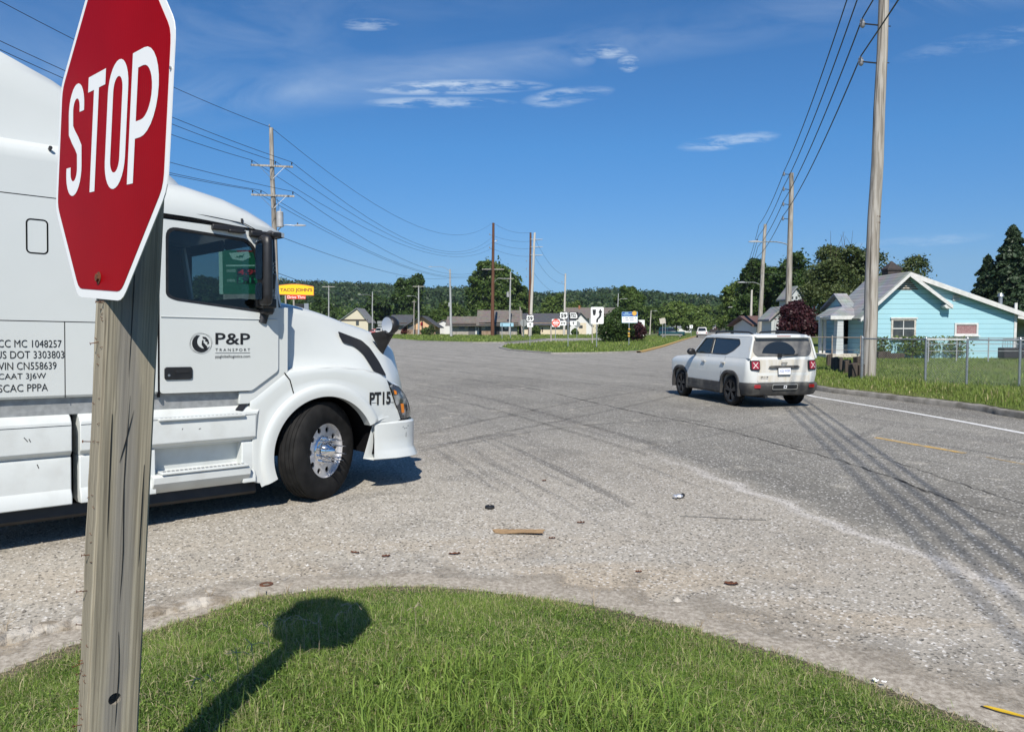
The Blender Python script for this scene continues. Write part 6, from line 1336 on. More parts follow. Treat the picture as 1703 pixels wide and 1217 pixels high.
# ------------------------------------------------------------------ the pale blue house with its fence
def siding_mat(name, col, dark, pitch, line=.06):
    m = bpy.data.materials.new(name); m.use_nodes = True; N = m.node_tree.nodes; L = m.node_tree.links; b = N['Principled BSDF']; b.inputs['Roughness'].default_value = .6
    tc = N.new('ShaderNodeTexCoord'); sp = N.new('ShaderNodeSeparateXYZ'); L.new(tc.outputs['Object'], sp.inputs[0])
    d = N.new('ShaderNodeMath'); d.operation = 'DIVIDE'; L.new(sp.outputs[2], d.inputs[0]); d.inputs[1].default_value = pitch
    f = N.new('ShaderNodeMath'); f.operation = 'FRACT'; L.new(d.outputs[0], f.inputs[0])
    r = N.new('ShaderNodeMapRange'); r.inputs['From Min'].default_value = line; r.inputs['From Max'].default_value = line * .4; L.new(f.outputs[0], r.inputs['Value'])
    n = N.new('ShaderNodeTexNoise'); n.inputs['Scale'].default_value = 1.3; n.inputs['Detail'].default_value = 5; L.new(tc.outputs['Object'], n.inputs['Vector'])
    x0 = N.new('ShaderNodeMix'); x0.data_type = 'RGBA'; L.new(n.outputs['Fac'], x0.inputs['Factor']); x0.inputs['A'].default_value = (*col, 1); x0.inputs['B'].default_value = (col[0] * .86, col[1] * .93, col[2] * .95, 1)
    x = N.new('ShaderNodeMix'); x.data_type = 'RGBA'; L.new(r.outputs[0], x.inputs['Factor']); L.new(x0.outputs['Result'], x.inputs['A']); x.inputs['B'].default_value = (*dark, 1); L.new(x.outputs['Result'], b.inputs['Base Color'])
    bp = N.new('ShaderNodeBump'); bp.inputs['Strength'].default_value = 1.0; bp.inputs['Distance'].default_value = .02; L.new(f.outputs[0], bp.inputs['Height']); L.new(bp.outputs[0], b.inputs['Normal'])
    MATS[name] = m; return m
siding_mat('blue_siding', (.375, .615, .685), (.11, .22, .235), .245, .08)
siding_mat('white_siding', (.55, .56, .56), (.28, .29, .30), .16, .1)
def shingle_mat(name, c1, c2, rows=.16):
    m = bpy.data.materials.new(name); m.use_nodes = True; N = m.node_tree.nodes; L = m.node_tree.links; b = N['Principled BSDF']; b.inputs['Roughness'].default_value = .9
    tc = N.new('ShaderNodeTexCoord'); br = N.new('ShaderNodeTexBrick'); br.inputs['Scale'].default_value = 1.0; br.inputs['Brick Width'].default_value = .34; br.inputs['Row Height'].default_value = rows; br.inputs['Mortar Size'].default_value = .012
    mp = N.new('ShaderNodeMapping'); mp.inputs['Rotation'].default_value = (R(90), 0, 0); L.new(tc.outputs['Object'], mp.inputs[0]); L.new(mp.outputs[0], br.inputs['Vector'])
    br.inputs['Color1'].default_value = (*c1, 1); br.inputs['Color2'].default_value = (*c2, 1); br.inputs['Mortar'].default_value = (c2[0] * .78, c2[1] * .78, c2[2] * .78, 1)
    n = N.new('ShaderNodeTexNoise'); n.inputs['Scale'].default_value = 1.2; n.inputs['Detail'].default_value = 5; L.new(tc.outputs['Object'], n.inputs['Vector'])
    x = N.new('ShaderNodeMix'); x.data_type = 'RGBA'; x.blend_type = 'MULTIPLY'; x.inputs['Factor'].default_value = .5; L.new(br.outputs['Color'], x.inputs['A']); L.new(n.outputs['Color'], x.inputs['B']); L.new(x.outputs['Result'], b.inputs['Base Color']); MATS[name] = m; return m
shingle_mat('shingle_grey', (.36, .37, .37), (.28, .29, .295)); shingle_mat('shingle_brown', (.22, .19, .165), (.17, .15, .13)); shingle_mat('shingle_dark', (.10, .105, .115), (.075, .08, .09)); shingle_mat('shingle_red', (.19, .105, .085), (.15, .085, .07))
M('trim_white', (.62, .62, .60), .5, col2=(.52, .52, .50), scale=7)
M('trim_worn', (.52, .49, .43), .7, col2=(.36, .32, .26), scale=9, lo=.45, hi=.6)
M('house_glass', (.035, .042, .048), .06, col2=(.07, .08, .08), scale=2.5)
M('brick_dark', (.03, .026, .026), .9, col2=(.05, .04, .036), scale=9, bump=.3, bscale=30)
M('curtain_red', (.23, .12, .12), .9, col2=(.33, .22, .22), scale=38, lo=.48, hi=.55)
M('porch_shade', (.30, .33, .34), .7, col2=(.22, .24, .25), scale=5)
def blue_house():
    Y = 38.0; gz = .28
    root = empty('blue_house', 'pale turquoise house with wide siding, grey shingle roof and white trimmed windows', 'house', (at_y(1443, 545, Y).x, Y, gz)); ox, oy, oz = root.location
    L_ = lambda u, v, Yd=Y: (at_y(u, v, Yd).x - ox, at_y(u, v, Yd).z - oz)
    x0 = L_(1439, 545)[0]; x1 = L_(1689, 545)[0]; pk = L_(1507, 455); er = L_(1692, 522); zl = L_(1432, 521)[1]; dp = 3.6
    wall = [(x0, -.4), (x1, -.4), (x1, er[1] - .05), (pk[0], pk[1] - .06), (x0, zl + .05)]
    mb = MB(); mb.prism(wall, lambda u, v, t: (u, t, v), 0, dp); mb.build('wall', MATS['blue_siding'], root, smooth=0)
    # shallow projecting gable on the left
    bx1 = L_(1573, 545)[0]; bw = [(x0 - .02, zl - .05), (bx1 - .22, zl - .05), (pk[0], pk[1] - .12)]
    # roofs: left slope, right slope
    def slab(a, b, y0, y1, t, nm, mat): mb = MB(); d = Vector((b[0] - a[0], b[1] - a[1])).normalized(); nn = Vector((-d.y, d.x)) * t; nn = nn if nn.y > 0 else -nn; mb.prism([a, b, (b[0] + nn.x, b[1] + nn.y), (a[0] + nn.x, a[1] + nn.y)], lambda u, v, tt: (u, tt, v), y0, y1); return mb.build(nm, mat, root, smooth=0)
    sl = (pk[1] - zl) / (pk[0] - x0)
    lft = (x0 - .42, zl - .36 * sl * .9)
    slab(lft, (pk[0] - .002, pk[1]), -.38, dp + .3, .09, 'roof', MATS['shingle_grey']); slab((er[0] + .25, er[1] - .10), (pk[0] + .002, pk[1]), -.30, dp + .3, .09, 'roof', MATS['shingle_grey'])
    def board(a, b, y, h, nm='fascia', mat='trim_white', t=.05):
        mb = MB(); mb.prism([a, b, (b[0], b[1] - h), (a[0], a[1] - h)], lambda u, v, tt: (u, tt, v), y - t, y); return mb.build(nm, MATS[mat], root, smooth=0, bevel=.006)
    board((pk[0] + .05, pk[1] + .05), (er[0] + .28, er[1] + .02), -.305, .24)
    gr = L_(1577, 510); board((pk[0], pk[1] + .02), (gr[0], gr[1] + .08), -.385, .20); board((pk[0], pk[1] + .02), (lft[0], lft[1] + .06), -.385, .17)
    slab((gr[0], gr[1]), (pk[0] + .002, pk[1] - .02), -.40, -.02, .06, 'gable_roof', MATS['trim_worn'])
    mb = MB(); e = gr; mb.prism([(e[0] - .32, e[1] + .12), (e[0] + .02, e[1] - .10), (e[0] - .30, e[1] - .10), (e[0] - .42, e[1] + .02)], lambda u, v, t: (u, t, v), -.40, -.02); mb.build('eave_return', MATS['trim_white'], root, smooth=0)
    mb = MB(); e = lft; mb.prism([(e[0] + .42, e[1] + .26), (e[0] - .02, e[1] - .06), (e[0] + .42, e[1] - .06)], lambda u, v, t: (u, t, v), -.36, -.02); mb.build('eave_return', MATS['trim_white'], root, smooth=0)
    vz = pk[1] - .22; mb = MB()
    vt = [(pk[0] - .62, pk[1] - .80), (pk[0] + .62, pk[1] - .80), (pk[0], pk[1] - .14)]
    mb.prism(vt, lambda u, v, t: (u, t, v), -.03, .01); g = mb.build('gable_vent', MATS['trim_worn'], root, smooth=0); mb = MB()
    for k in range(6):
        z = pk[1] - .75 + k * .10; hw = .60 * (1 - (k * .10 + .02) / .66); mb.box((pk[0], -.038, z), (hw * 2, .02, .035))
    mb.build('louvre', MATS['dark'], g, smooth=0)
    mb = MB(); mb.box(((x0 + x1) / 2, -.03, -.16), (x1 - x0, .05, .3)); mb.build('foundation', MATS['concrete'], root)
    for x in (x0 + .03, x1 - .03): mb = MB(); mb.box((x, -.012, 1.3), (.13, .06, 3.0 if x < x0 + 1 else 2.9)); mb.build('corner_board', MATS['trim_white'], root)
    def window(u0, v0, u1, v1, fw, glass, cross, sill):
        a, b = L_(u0, v1), L_(u1, v0); mb = MB(); o = [a, (b[0], a[1]), b, (a[0], b[1])]; i_ = [(a[0] + fw, a[1] + fw), (b[0] - fw, a[1] + fw), (b[0] - fw, b[1] - fw), (a[0] + fw, b[1] - fw)]
        fr_ = fill(o, [i_], lambda u, v: (u, -.055, v)).build('window', MATS['trim_worn' if cross else 'trim_white'], root, smooth=0, solid=.05)
        mb = MB(); mb.add([(i_[k][0], -.012, i_[k][1]) for k in range(4)], [(0, 1, 2, 3)]); mb.build('pane', MATS[glass], fr_, smooth=0)
        mb = MB(); cx_ = (a[0] + b[0]) / 2; cz_ = (a[1] + b[1]) / 2
        if cross:
            mb.box((cx_, -.03, cz_ + .02), (b[0] - a[0] - 2 * fw + .02, .03, .05)); mb.box((cx_, -.028, cz_), (.035, .02, b[1] - a[1] - 2 * fw + .02)); mb.build('sash_bar', MATS['trim_white'], fr_, smooth=0); mb = MB()
        mb.box((cx_, -.07, a[1] - .02), (b[0] - a[0] + .12, .10, .05));
        if cross: mb.box((cx_, -.06, b[1] + .03), (b[0] - a[0] + .10, .09, .07))
        mb.build('sill', MATS['trim_white'], fr_, smooth=0)
    window(1481, 530, 1523, 564, .09, 'house_glass', True, True); window(1586.5, 537, 1626.5, 558, .09, 'curtain_red', False, True)
    a, b = L_(1584, 500), L_(1596, 491); mb = MB(); mb.box(((a[0] + b[0]) / 2, -.03, (a[1] + b[1]) / 2), (b[0] - a[0], .05, b[1] - a[1])); v_ = mb.build('wall_vent', MATS['trim_white'], root); mb = MB()
    for k in range(3): mb.box(((a[0] + b[0]) / 2, -.058, a[1] + .06 + k * .075), (b[0] - a[0] - .08, .012, .02))
    mb.build('louvre', MATS['dark'], v_, smooth=0)
    p = L_(1664, 500, 41); mb = MB(); mb.cyl((p[0], 3.0, p[1] - .5), (p[0], 3.0, p[1] + .22), .10, n=12); mb.cyl((p[0], 3.0, p[1] + .22), (p[0], 3.0, p[1] + .40), .17, .10, 12); mb.build('flue_pipe', MATS['galv'], root)
    c0, c1 = L_(1471, 482, 40.6), L_(1493, 459, 40.6); cx_ = (c0[0] + c1[0]) / 2; w_ = c1[0] - c0[0]; mb = MB(); mb.box((cx_, 2.6, c1[1] - .45), (w_, w_, 1.5)); mb.box((cx_, 2.6, c1[1] + .32), (w_ * 1.15, w_ * 1.15, .08)); ch = mb.build('chimney', MATS['brick_dark'], root)
    mb = MB(); mb.loft([[(cx_ + sx_ * w_ * .58, 2.6 + sy_ * w_ * .58, c1[1] + .36) for sx_, sy_ in ((-1, -1), (1, -1), (1, 1), (-1, 1))], [(cx_ + sx_ * w_ * .25, 2.6 + sy_ * w_ * .25, c1[1] + .60) for sx_, sy_ in ((-1, -1), (1, -1), (1, 1), (-1, 1))], [(cx_ + sx_ * .02, 2.6 + sy_ * .02, c1[1] + .78) for sx_, sy_ in ((-1, -1), (1, -1), (1, 1), (-1, 1))]], True, True); mb.build('chimney_hood', MATS['brick_dark'], ch, smooth=0)
    # left wing and the shaded porch
    Y2 = 38.5; y_e = Y2 - Y; yi, yr, yb = 1.9, 3.0, 4.6
    pl = L_(1357, 526, Y + 3.2)[0]; cl = L_(1381, 526, Y2)[0]; ez = L_(1400, 526, Y2)[1]; rz = L_(1400, 488, Y + yr)[1]; wl = L_(1387, 500, Y + yr)[0] + .25; xr = x0 + .35
    jz = ez + (rz - ez) * (yi - y_e) / (yr - y_e) * .80
    mb = MB(); mb.prism([(yi + .1, -.4), (yb, -.4), (yb, jz - .1), (yr, rz - .14), (yi + .1, jz - .14)], lambda u, v, t: (t, u, v), wl, x0 + .02); mb.build('wing_wall', MATS['blue_siding'], root, smooth=0)
    mb = MB(); mb.prism([(yi, jz), (yr, rz), (yb + .2, jz - .1), (yb + .2, jz - .2), (yr, rz - .10), (yi, jz - .10)], lambda u, v, t: (t, u, v), wl - .28, xr); mb.build('wing_roof', MATS['shingle_grey'], root, smooth=0)
    mb = MB(); mb.add([(cl, y_e, ez + .04), (x0 + .05, y_e, ez + .04), (x0 + .05, yi + .02, jz + .01), (wl - .2, yi + .02, jz + .01), (pl, 3.2, ez + .04), (wl - .2, 3.6, jz - .05)], [(0, 1, 2, 3), (0, 3, 5, 4)]); mb.build('porch_roof', MATS['shingle_grey'], root, smooth=0)
    mb = MB(); mb.prism([(cl, ez - .16), (x0 + .05, ez - .16), (x0 + .05, ez + .03), (cl, ez + .03)], lambda u, v, t: (u, t, v), y_e - .04, y_e + .02); mb.add([(cl, y_e - .02, ez - .16), (pl, 3.2, ez - .16), (pl, 3.2, ez + .03), (cl, y_e - .02, ez + .03)], [(0, 1, 2, 3)]); mb.build('porch_fascia', MATS['trim_white'], root, smooth=0)
    mb = MB(); mb.box(((cl + x0) / 2, (y_e + yi) / 2 + .1, ez - .04), (x0 - cl - .02, yi - y_e, .03)); mb.build('porch_ceiling', MATS['trim_white'], root, smooth=0)
    c0 = L_(1388, 560, Y2 + .2); c1 = L_(1400, 560, Y2 + .2); mb = MB(); mb.prism([(c0[0], -.2), (c1[0] + .04, -.2), (c1[0], ez - .16), (c0[0] + .08, ez - .16)], lambda u, v, t: (u, t, v), y_e + .05, y_e + .45); mb.build('porch_column', MATS['white_siding'], root, smooth=0)
    for uu in (1364, 1371): q = L_(uu, 560, Y2 + 1.6)[0]; mb = MB(); mb.box((q, y_e + 1.6, ez / 2), (.14, .14, ez)); mb.build('porch_post', MATS['trim_white'], root)
    f0 = L_(1374, 590, Y2 - .1)[0]; mb = MB(); mb.box(((f0 + x0) / 2, y_e + .7, .10), (x0 - f0, 1.6, .2)); mb.build('porch_floor', MATS['trim_worn'], root, bevel=.02)
    q = L_(1419, 560, Y + yi)[0]; mb = MB(); mb.box((q, yi + .07, 1.2), (.85, .06, 2.0)); dr_ = mb.build('front_door', MATS['trim_worn'], root); mb = MB(); mb.box((q, yi + .03, 1.4), (.55, .03, 1.1)); mb.build('door_pane', MATS['house_glass'], dr_)
    q = L_(1405, 560, Y + yi)[0]; mb = MB(); mb.box((q, yi + .07, 1.3), (.42, .06, 1.3)); mb.build('porch_window', MATS['house_glass'], root)
    # lean-to and side porch at the right corner
    a = L_(1694, 524); mb = MB(); mb.add([(x1 - .02, .4, a[1] + .05), (x1 + 3, .4, a[1] - .55), (x1 + 3, 3.5, a[1] - .55), (x1 - .02, 3.5, a[1] + .05)], [(0, 1, 2, 3)]); mb.box((x1 + 1.5, .38, a[1] - .30), (3.05, .04, .14), Matrix.Rotation(R(11), 3, 'Y')); mb.build('lean_to_roof', MATS['trim_white'], root, smooth=0)
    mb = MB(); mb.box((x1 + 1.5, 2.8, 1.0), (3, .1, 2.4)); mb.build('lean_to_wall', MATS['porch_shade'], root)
    return root
blue_house()
p = gnd(1480, 600, .29); 
def pile(name, label, cat, u, v, Y, builder):
    q = at_y(u, v, Y); root = empty(name, label, cat, (q.x, Y, .28)); builder(root); return root
def vine(root):
    rg = np.random.default_rng(9); n = 420; c = np.stack([rg.normal(0, .35, n), rg.normal(0, .10, n), rg.uniform(.15, 1.1, n)], 1); np_mesh('foliage', leaf_quads(c, np.tile([0, -1., 0.], (n, 1)), .075, rg), 4, LM, rg.uniform(.3, 1, n), None, root)
    mb = MB(); rgg = random.Random(2)
    for k in range(7): x = rgg.uniform(-.3, .3); mb.tube([(x * .4, 0, 0), (x, 0, .5), (x * 1.3, -.05, 1.05)], .012, 4)
    mb.build('stems', MATS['bark'], root)
for u, lb in ((1462, 'leafy vine against the blue wall beside the near pole'), (1514, 'straggling vine under the white cross window'), (1543, 'thin weedy vine by the second fence post'), (1590, 'small weed standing at the blue wall under the curtained window')): pile('wall_vine', lb, 'plant', u, 545, 37.6, vine)
def grill(root):
    mb = MB(); mb.box((0, 0, .32), (1.0, .5, .5)); mb.build('crate', MATS['dark'], root, bevel=.03); mb = MB(); mb.tube([(-.42, 0, .55), (-.40, 0, .98), (.40, 0, .98), (.42, 0, .55)], .02, 6)
    for k in range(6): mb.tube([(-.3 + k * .12, 0, .55), (-.3 + k * .12, 0, .98)], .012, 5)
    mb.build('rail', MATS['galv'], root)
pile('garden_bench', 'dark slatted garden bench at the right corner of the blue house', 'bench', 1683, 545, 36.6, grill)
def logs(root):
    mb = MB(); mb.box((0, 0, .12), (1.3, .35, .30)); mb.box((-.3, 0, .30), (.6, .3, .12)); mb.build('timber', MATS['tie_wood'], root, bevel=.03)
pile('timber_pile', 'low pile of old brown timber against the blue house wall', 'timber', 1481, 545, 37.3, logs)

def chain_fence():
    root = empty('chain_link_fence', 'galvanised chain link fence along the street in front of the blue house', 'fence', (10.4, 22.6, .28))
    pts = [at_y(1435, 545, 22.4), at_y(1541, 545, 20.6), at_y(1610, 545, 20.3), at_y(1698, 545, 19.6), at_y(1850, 545, 18.6), at_y(2150, 545, 17.0)]; O = Vector((10.4, 22.6, .28)); P = [Vector((p.x, p.y, .26)) - O for p in pts]; h = 1.22
    for k, p in enumerate(P):
        mb = MB(); r = .038 if k == 0 else .03; mb.cyl(p + Vector((0, 0, -.2)), p + Vector((0, 0, h + .03)), r, n=10); mb.cyl(p + Vector((0, 0, h + .03)), p + Vector((0, 0, h + .08)), r * 1.15, .01, 10); mb.build('fence_post', MATS['galv'], root, smooth=50)
    mb = MB()
    for a, b in zip(P, P[1:]): mb.cyl(a + Vector((0, 0, h)), b + Vector((0, 0, h)), .022, n=8)
    mb.build('top_rail', MATS['galv'], root, smooth=50)
    mb = MB(); pitch = .065; rad = .0016
    for a, b in zip(P, P[1:]):
        L_ = (b - a).length; d = (b - a).normalized(); nn = Vector((-d.y, d.x, 0)); H = h - .06; n = int(L_ / pitch)
        for sgn in (1, -1):
            for k in range(-int(H / pitch), n + 1):
                s0 = k * pitch; z0, z1 = 0.0, H; e0 = s0 if sgn > 0 else s0 + H; e1 = s0 + H if sgn > 0 else s0
                (sa, za), (sb, zb) = ((s0, 0), (s0 + H, H)) if sgn > 0 else ((s0 + H, 0), (s0, H))
                def clip(sa, za, sb, zb):
                    if sa > sb: sa, za, sb, zb = sb, zb, sa, za
                    if sb <= 0 or sa >= L_: return None
                    m_ = (zb - za) / (sb - sa)
                    if sa < 0: za -= m_ * sa; sa = 0
                    if sb > L_: zb -= m_ * (sb - L_); sb = L_
                    return sa, za, sb, zb
                c = clip(sa, za, sb, zb)
                if not c: continue
                pa = a + d * c[0] + Vector((0, 0, c[1] + .04)) + nn * rad * sgn; pb = a + d * c[2] + Vector((0, 0, c[3] + .04)) + nn * rad * sgn; mb.cyl(pa, pb, rad, n=3, caps=False)
    mb.build('wire_mesh', MATS['galv'], root, smooth=0)
    # the lower run to the left of the pole
    root2 = empty('pipe_fence', 'low wire fence with a rusty rail left of the tall pole', 'fence', (13.0, 31.0, .28)); Q = [at_y(1340, 545, 33) - Vector((13, 31, 1.8)), at_y(1432, 545, 31) - Vector((13, 31, 1.8))]
    M('rusty_pipe', (.30, .22, .16), .6, .4, col2=(.36, .34, .31), scale=6); mb = MB(); za = Vector((0, 0, 1.12)); mb.cyl(Q[0] + za, Q[1] + za, .022, n=6); mb.cyl(Q[0] + Vector((0, 0, .6)), Q[1] + Vector((0, 0, .6)), .008, n=5); mb.build('rail', MATS['rusty_pipe'], root2)
    for t in (.08, .5, 1.0): q = Q[0].lerp(Q[1], t); mb = MB(); mb.cyl(q, q + Vector((0, 0, 1.2)), .03, n=8); mb.build('fence_post', MATS['rusty_pipe'], root2)
    # a farther run by the house wall
    root3 = empty('yard_fence', 'inner wire fence with thin grey rails close to the blue wall', 'fence', (18, 34, .28)); O3 = Vector((18, 34, 1.8)); Q = [at_y(1545, 545, 33.5) - O3, at_y(1592, 545, 33.5) - O3, at_y(1645, 545, 33.5) - O3, at_y(1720, 545, 33.5) - O3]
    mb = MB()
    for z in (1.08, .80, .50): mb.cyl(Q[0] + Vector((0, 0, z)), Q[-1] + Vector((0, 0, z)), .014, n=6)
    mb.build('rails', MATS['galv_matt'], root3)
    for q in Q: mb = MB(); mb.cyl(q, q + Vector((0, 0, 1.1)), .028, n=8); mb.build('fence_post', MATS['galv_matt'], root3)
chain_fence()
def tie_posts():
    spec = [(1378.5, 589, 613, 8), (1387, 594, 619, 9), (1396, 595, 619, 9), (1404, 598, 622, 8), (1409, 599, 624, 10), (1418, 604, 629, 11), (1427, 593, 609, 12), (1431, 606, 629, 10)]
    lbl = ['leftmost old timber post stub with dark split top', 'second timber post stub from the left in the row', 'third timber post stub from the left leaning on its neighbour', 'narrow timber post stub in the middle of the row', 'dark timber post stub right of the narrow one', 'nearest timber post stub with slanted sawn top', 'tall timber post stub at the back beside the fence post', 'last timber post stub touching the fence end post']
    rg = random.Random(3)
    for (u, vt, vb, w), lb in zip(spec, lbl):
        g = gnd(u, vb, .26); h = at_y(u, vt, g.y).z - .26; ww = w / F_PX * g.y; root = empty('timber_post', lb, 'post', (g.x, g.y, .22), rg.uniform(-.3, .3), 'old timber post stubs beside the tall pole')
        a = rg.uniform(-.03, .06); mb = MB(); mb.loft([[(sx_ * ww / 2 + a * z, sy_ * ww / 2, z + (sx_ * .02 if z > .1 else 0)) for sx_, sy_ in ((-1, -1), (1, -1), (1, 1), (-1, 1))] for z in (0, h * .5, h + .04)], True, True); mb.build('stub', MATS['tie_wood'], root, smooth=0, bevel=.015)
tie_posts()

# ------------------------------------------------------------------ far buildings
M('stone_wall', (.38, .35, .31), .9, col2=(.26, .235, .205), scale=2.2, bump=.3, bscale=8); M('tan_wall', (.62, .40, .23), .8, col2=(.56, .36, .205), scale=1); M('cream_wall', (.62, .54, .40), .8, col2=(.55, .47, .34), scale=.7); M('cream_pale', (.55, .50, .38), .8); M('brown_trim', (.06, .045, .036), .8); M('grey_dark', (.12, .12, .12), .8); M('garage_white', (.6, .6, .58), .7); M('orange_brick', (.32, .14, .065), .9, col2=(.24, .10, .05), scale=6); M('stone_base', (.30, .22, .16), .9, col2=(.22, .15, .1), scale=2)
def far_house(name, label, u0, u1, D, wall_v, peak_v, mat, roof, depth=9, ridge='x', base=.1, over=.5, u_peak=None, peak_w=None):
    """walls to the eaves, then a ridge along x (roof slope faces the viewer) or along y (gable faces the viewer)"""
    a, b = at_y(u0, wall_v, D), at_y(u1, wall_v, D); root = empty(name, label, 'building', ((a.x + b.x) / 2, D, base)); w = (b.x - a.x) / 2; hz = a.z - base; pz = at_y(u0, peak_v, D).z - base
    px_ = 0 if u_peak is None else at_y(u_peak, wall_v, D).x - (a.x + b.x) / 2
    mb = MB()
    if ridge == 'x': mb.prism([(0, 0), (depth, 0), (depth, hz), (depth / 2, pz - .12), (0, hz)], lambda u, v, t: (t, u, v), -w, w)
    else: mb.prism([(-w, 0), (w, 0), (w, hz), (px_, pz - .12), (-w, hz)], lambda u, v, t: (u, t, v), 0, depth)
    mb.build('wall', mat, root, smooth=0); mb = MB()
    if ridge == 'x':
        s_ = (pz - hz) / (depth / 2)
        for q in (((-over, hz - over * s_), (depth / 2, pz)), ((depth + over, hz - over * s_), (depth / 2, pz))): mb.prism([q[0], q[1], (q[1][0], q[1][1] + .18), (q[0][0], q[0][1] + .18)], lambda u, v, t: (t, u, v), -w - over, w + over)
    else:
        for sg in (-1, 1): s_ = (pz - hz) / (w - sg * px_); mb.prism([(px_, pz), (sg * (w + over), hz - over * s_), (sg * (w + over), hz - over * s_ + .18), (px_, pz + .18)], lambda u, v, t: (u, t, v), -over, depth + over)
    mb.build('roof', roof, root, smooth=0)
    def add(nm, ua, va, ub, vb, m, t=.06, parent=None, dy=0.0):
        p, q = at_y(ua, va, D), at_y(ub, vb, D); mb = MB(); mb.box(((p.x + q.x) / 2 - root.location.x, -t / 2 - dy, (p.z + q.z) / 2 - base), (abs(q.x - p.x), t, abs(q.z - p.z))); return mb.build(nm, m, parent or root, smooth=0)
    return root, add
G, DK, WT = MATS['house_glass'], MATS['brown_trim'], MATS['trim_white']
r, add = far_house('gambrel_house', 'cream house with pale stepped gambrel roof above the truck hood', 563, 612, 200, 535, 513, MATS['cream_pale'], MATS['shingle_grey'], 10, 'y', over=.4, u_peak=594); add('window', 592, 534, 597, 541, G); add('band', 563, 531, 612, 533.5, DK, .1)
r, add = far_house('tan_building', 'tan gabled building with dark fascia and red no entry disc on its wall', 677, 724, 188, 541, 526, MATS['tan_wall'], MATS['shingle_dark'], 12, 'y', over=1.0, u_peak=702); add('wall_base', 677, 548, 724, 556, MATS['stone_base'], .15); add('garage_door', 678, 540.5, 689, 550, MATS['grey_dark'], .08); 
c = add('no_entry_disc', 699.5, 536, 703.5, 541.5, MATS['red_paint'], .08); c['label'] = 'red stop disc on tan wall'
r, add = far_house('brown_wing', 'low dark roofed wing attached left of the tan building', 652, 677, 192, 539, 524, MATS['stone_wall'], MATS['shingle_dark'], 12, 'x', over=1.0); add('window', 668, 541, 675, 547, G); add('fascia', 652, 536.5, 677, 539, DK, .25)
r, add = far_house('white_garage', 'small white gabled garage between tan and stone buildings', 723, 752, 205, 539, 533, MATS['garage_white'], MATS['shingle_brown'], 9, 'y', over=.3); add('garage_door', 728, 543, 738, 555, WT)
r, add = far_house('stone_wing', 'low wing of the grey stone building with recessed white door', 750, 804, 174, 539, 527, MATS['stone_wall'], MATS['shingle_brown'], 9, 'x', over=1.2); add('window', 763, 541, 772.5, 547.5, G); add('recess', 779, 541, 800, 557, MATS['grey_dark'], .05); d_ = add('door', 790.5, 543, 796.5, 556.5, WT, .06, None, .05); add('door_pane', 792, 544, 795, 549, G, .04, d_, .11); add('fascia', 748, 537.5, 806, 539.5, DK, .3, None, 1.1)
r, add = far_house('stone_building', 'grey stone shop with tall brown shingle roof and dark windows', 801, 860, 172, 538, 516, MATS['stone_wall'], MATS['shingle_brown'], 13, 'x', over=1.2); add('window', 807, 539.5, 819, 550, G); add('door', 823, 540, 831, 556.5, MATS['dark']); w_ = add('window', 835, 540, 847, 550, G); add('poster', 839, 542, 844, 547, WT, .03, w_, .07); add('wall_base', 801, 549, 822, 557.5, MATS['stone_base'], .1); add('fascia', 797, 536, 862, 538, DK, .3, None, 1.15)
r, add = far_house('cream_building', 'long cream building under a dark shingle roof behind the route signs', 872, 958, 190, 538.5, 521.5, MATS['cream_wall'], MATS['shingle_dark'], 12, 'x', over=1.0); add('door', 914, 541, 920, 545, DK); add('wall_band', 872, 536.5, 958, 541, MATS['stone_base'], .12); add('pipe', 901, 545, 903, 552, DK)
r, add = far_house('grey_gable_house', 'pale grey gable end beside the keep right sign', 948, 984, 186, 540, 521, MATS['garage_white'], MATS['shingle_dark'], 10, 'y', over=.5); add('window', 963, 541, 969, 546, G); add('blind', 961, 537, 975, 556, MATS['cream_wall'], .04)
r, add = far_house('brown_roof_house', 'big brown roofed house with chimney behind the island signs', 946, 1038, 225, 528, 511.5, MATS['cream_pale'], MATS['shingle_brown'], 14, 'x', over=.8); add('chimney', 965, 507, 968, 513, MATS['orange_brick'], 1.2, None, -7)
r, add = far_house('brick_house', 'small brick house with red brown roof behind the white SUV', 1258, 1286, 78, 541, 527, MATS['garage_white'], MATS['shingle_red'], 8, 'x', base=.2, over=.6); add('brick_front', 1263, 545, 1281, 553.5, MATS['orange_brick'], .1); add('window', 1267, 547.5, 1277, 552, G, .06, None, .1)
r, add = far_house('white_house', 'white gabled house half hidden behind the purple tree', 1283, 1330, 66, 529, 513, MATS['white_siding'], MATS['shingle_grey'], 2.5, 'y', base=.2, over=.3, u_peak=1300); add('window', 1311, 540, 1317, 550, G)
r, add = far_house('white_upper_house', 'tall white house with upper windows glimpsed above the purple tree', 1312, 1336, 85, 494, 478, MATS['white_siding'], MATS['shingle_grey'], 3, 'y', base=.2, over=.3); add('window', 1316, 493, 1319, 497, G); add('window', 1323, 493, 1326, 497, G)
r, add = far_house('tan_block', 'pale tan block closing the far end of the highway', 1189, 1206, 300, 539, 536, MATS['cream_pale'], MATS['cream_pale'], 10, 'x', over=.1); add('window', 1193, 540, 1196, 544, G)
r, add = far_house('low_white_hall', 'long low white building under the trees behind the teal SUV', 1100, 1150, 270, 545.5, 541.5, MATS['garage_white'], MATS['shingle_grey'], 10, 'x', over=.2); add('window', 1120, 546.5, 1126, 549, G)
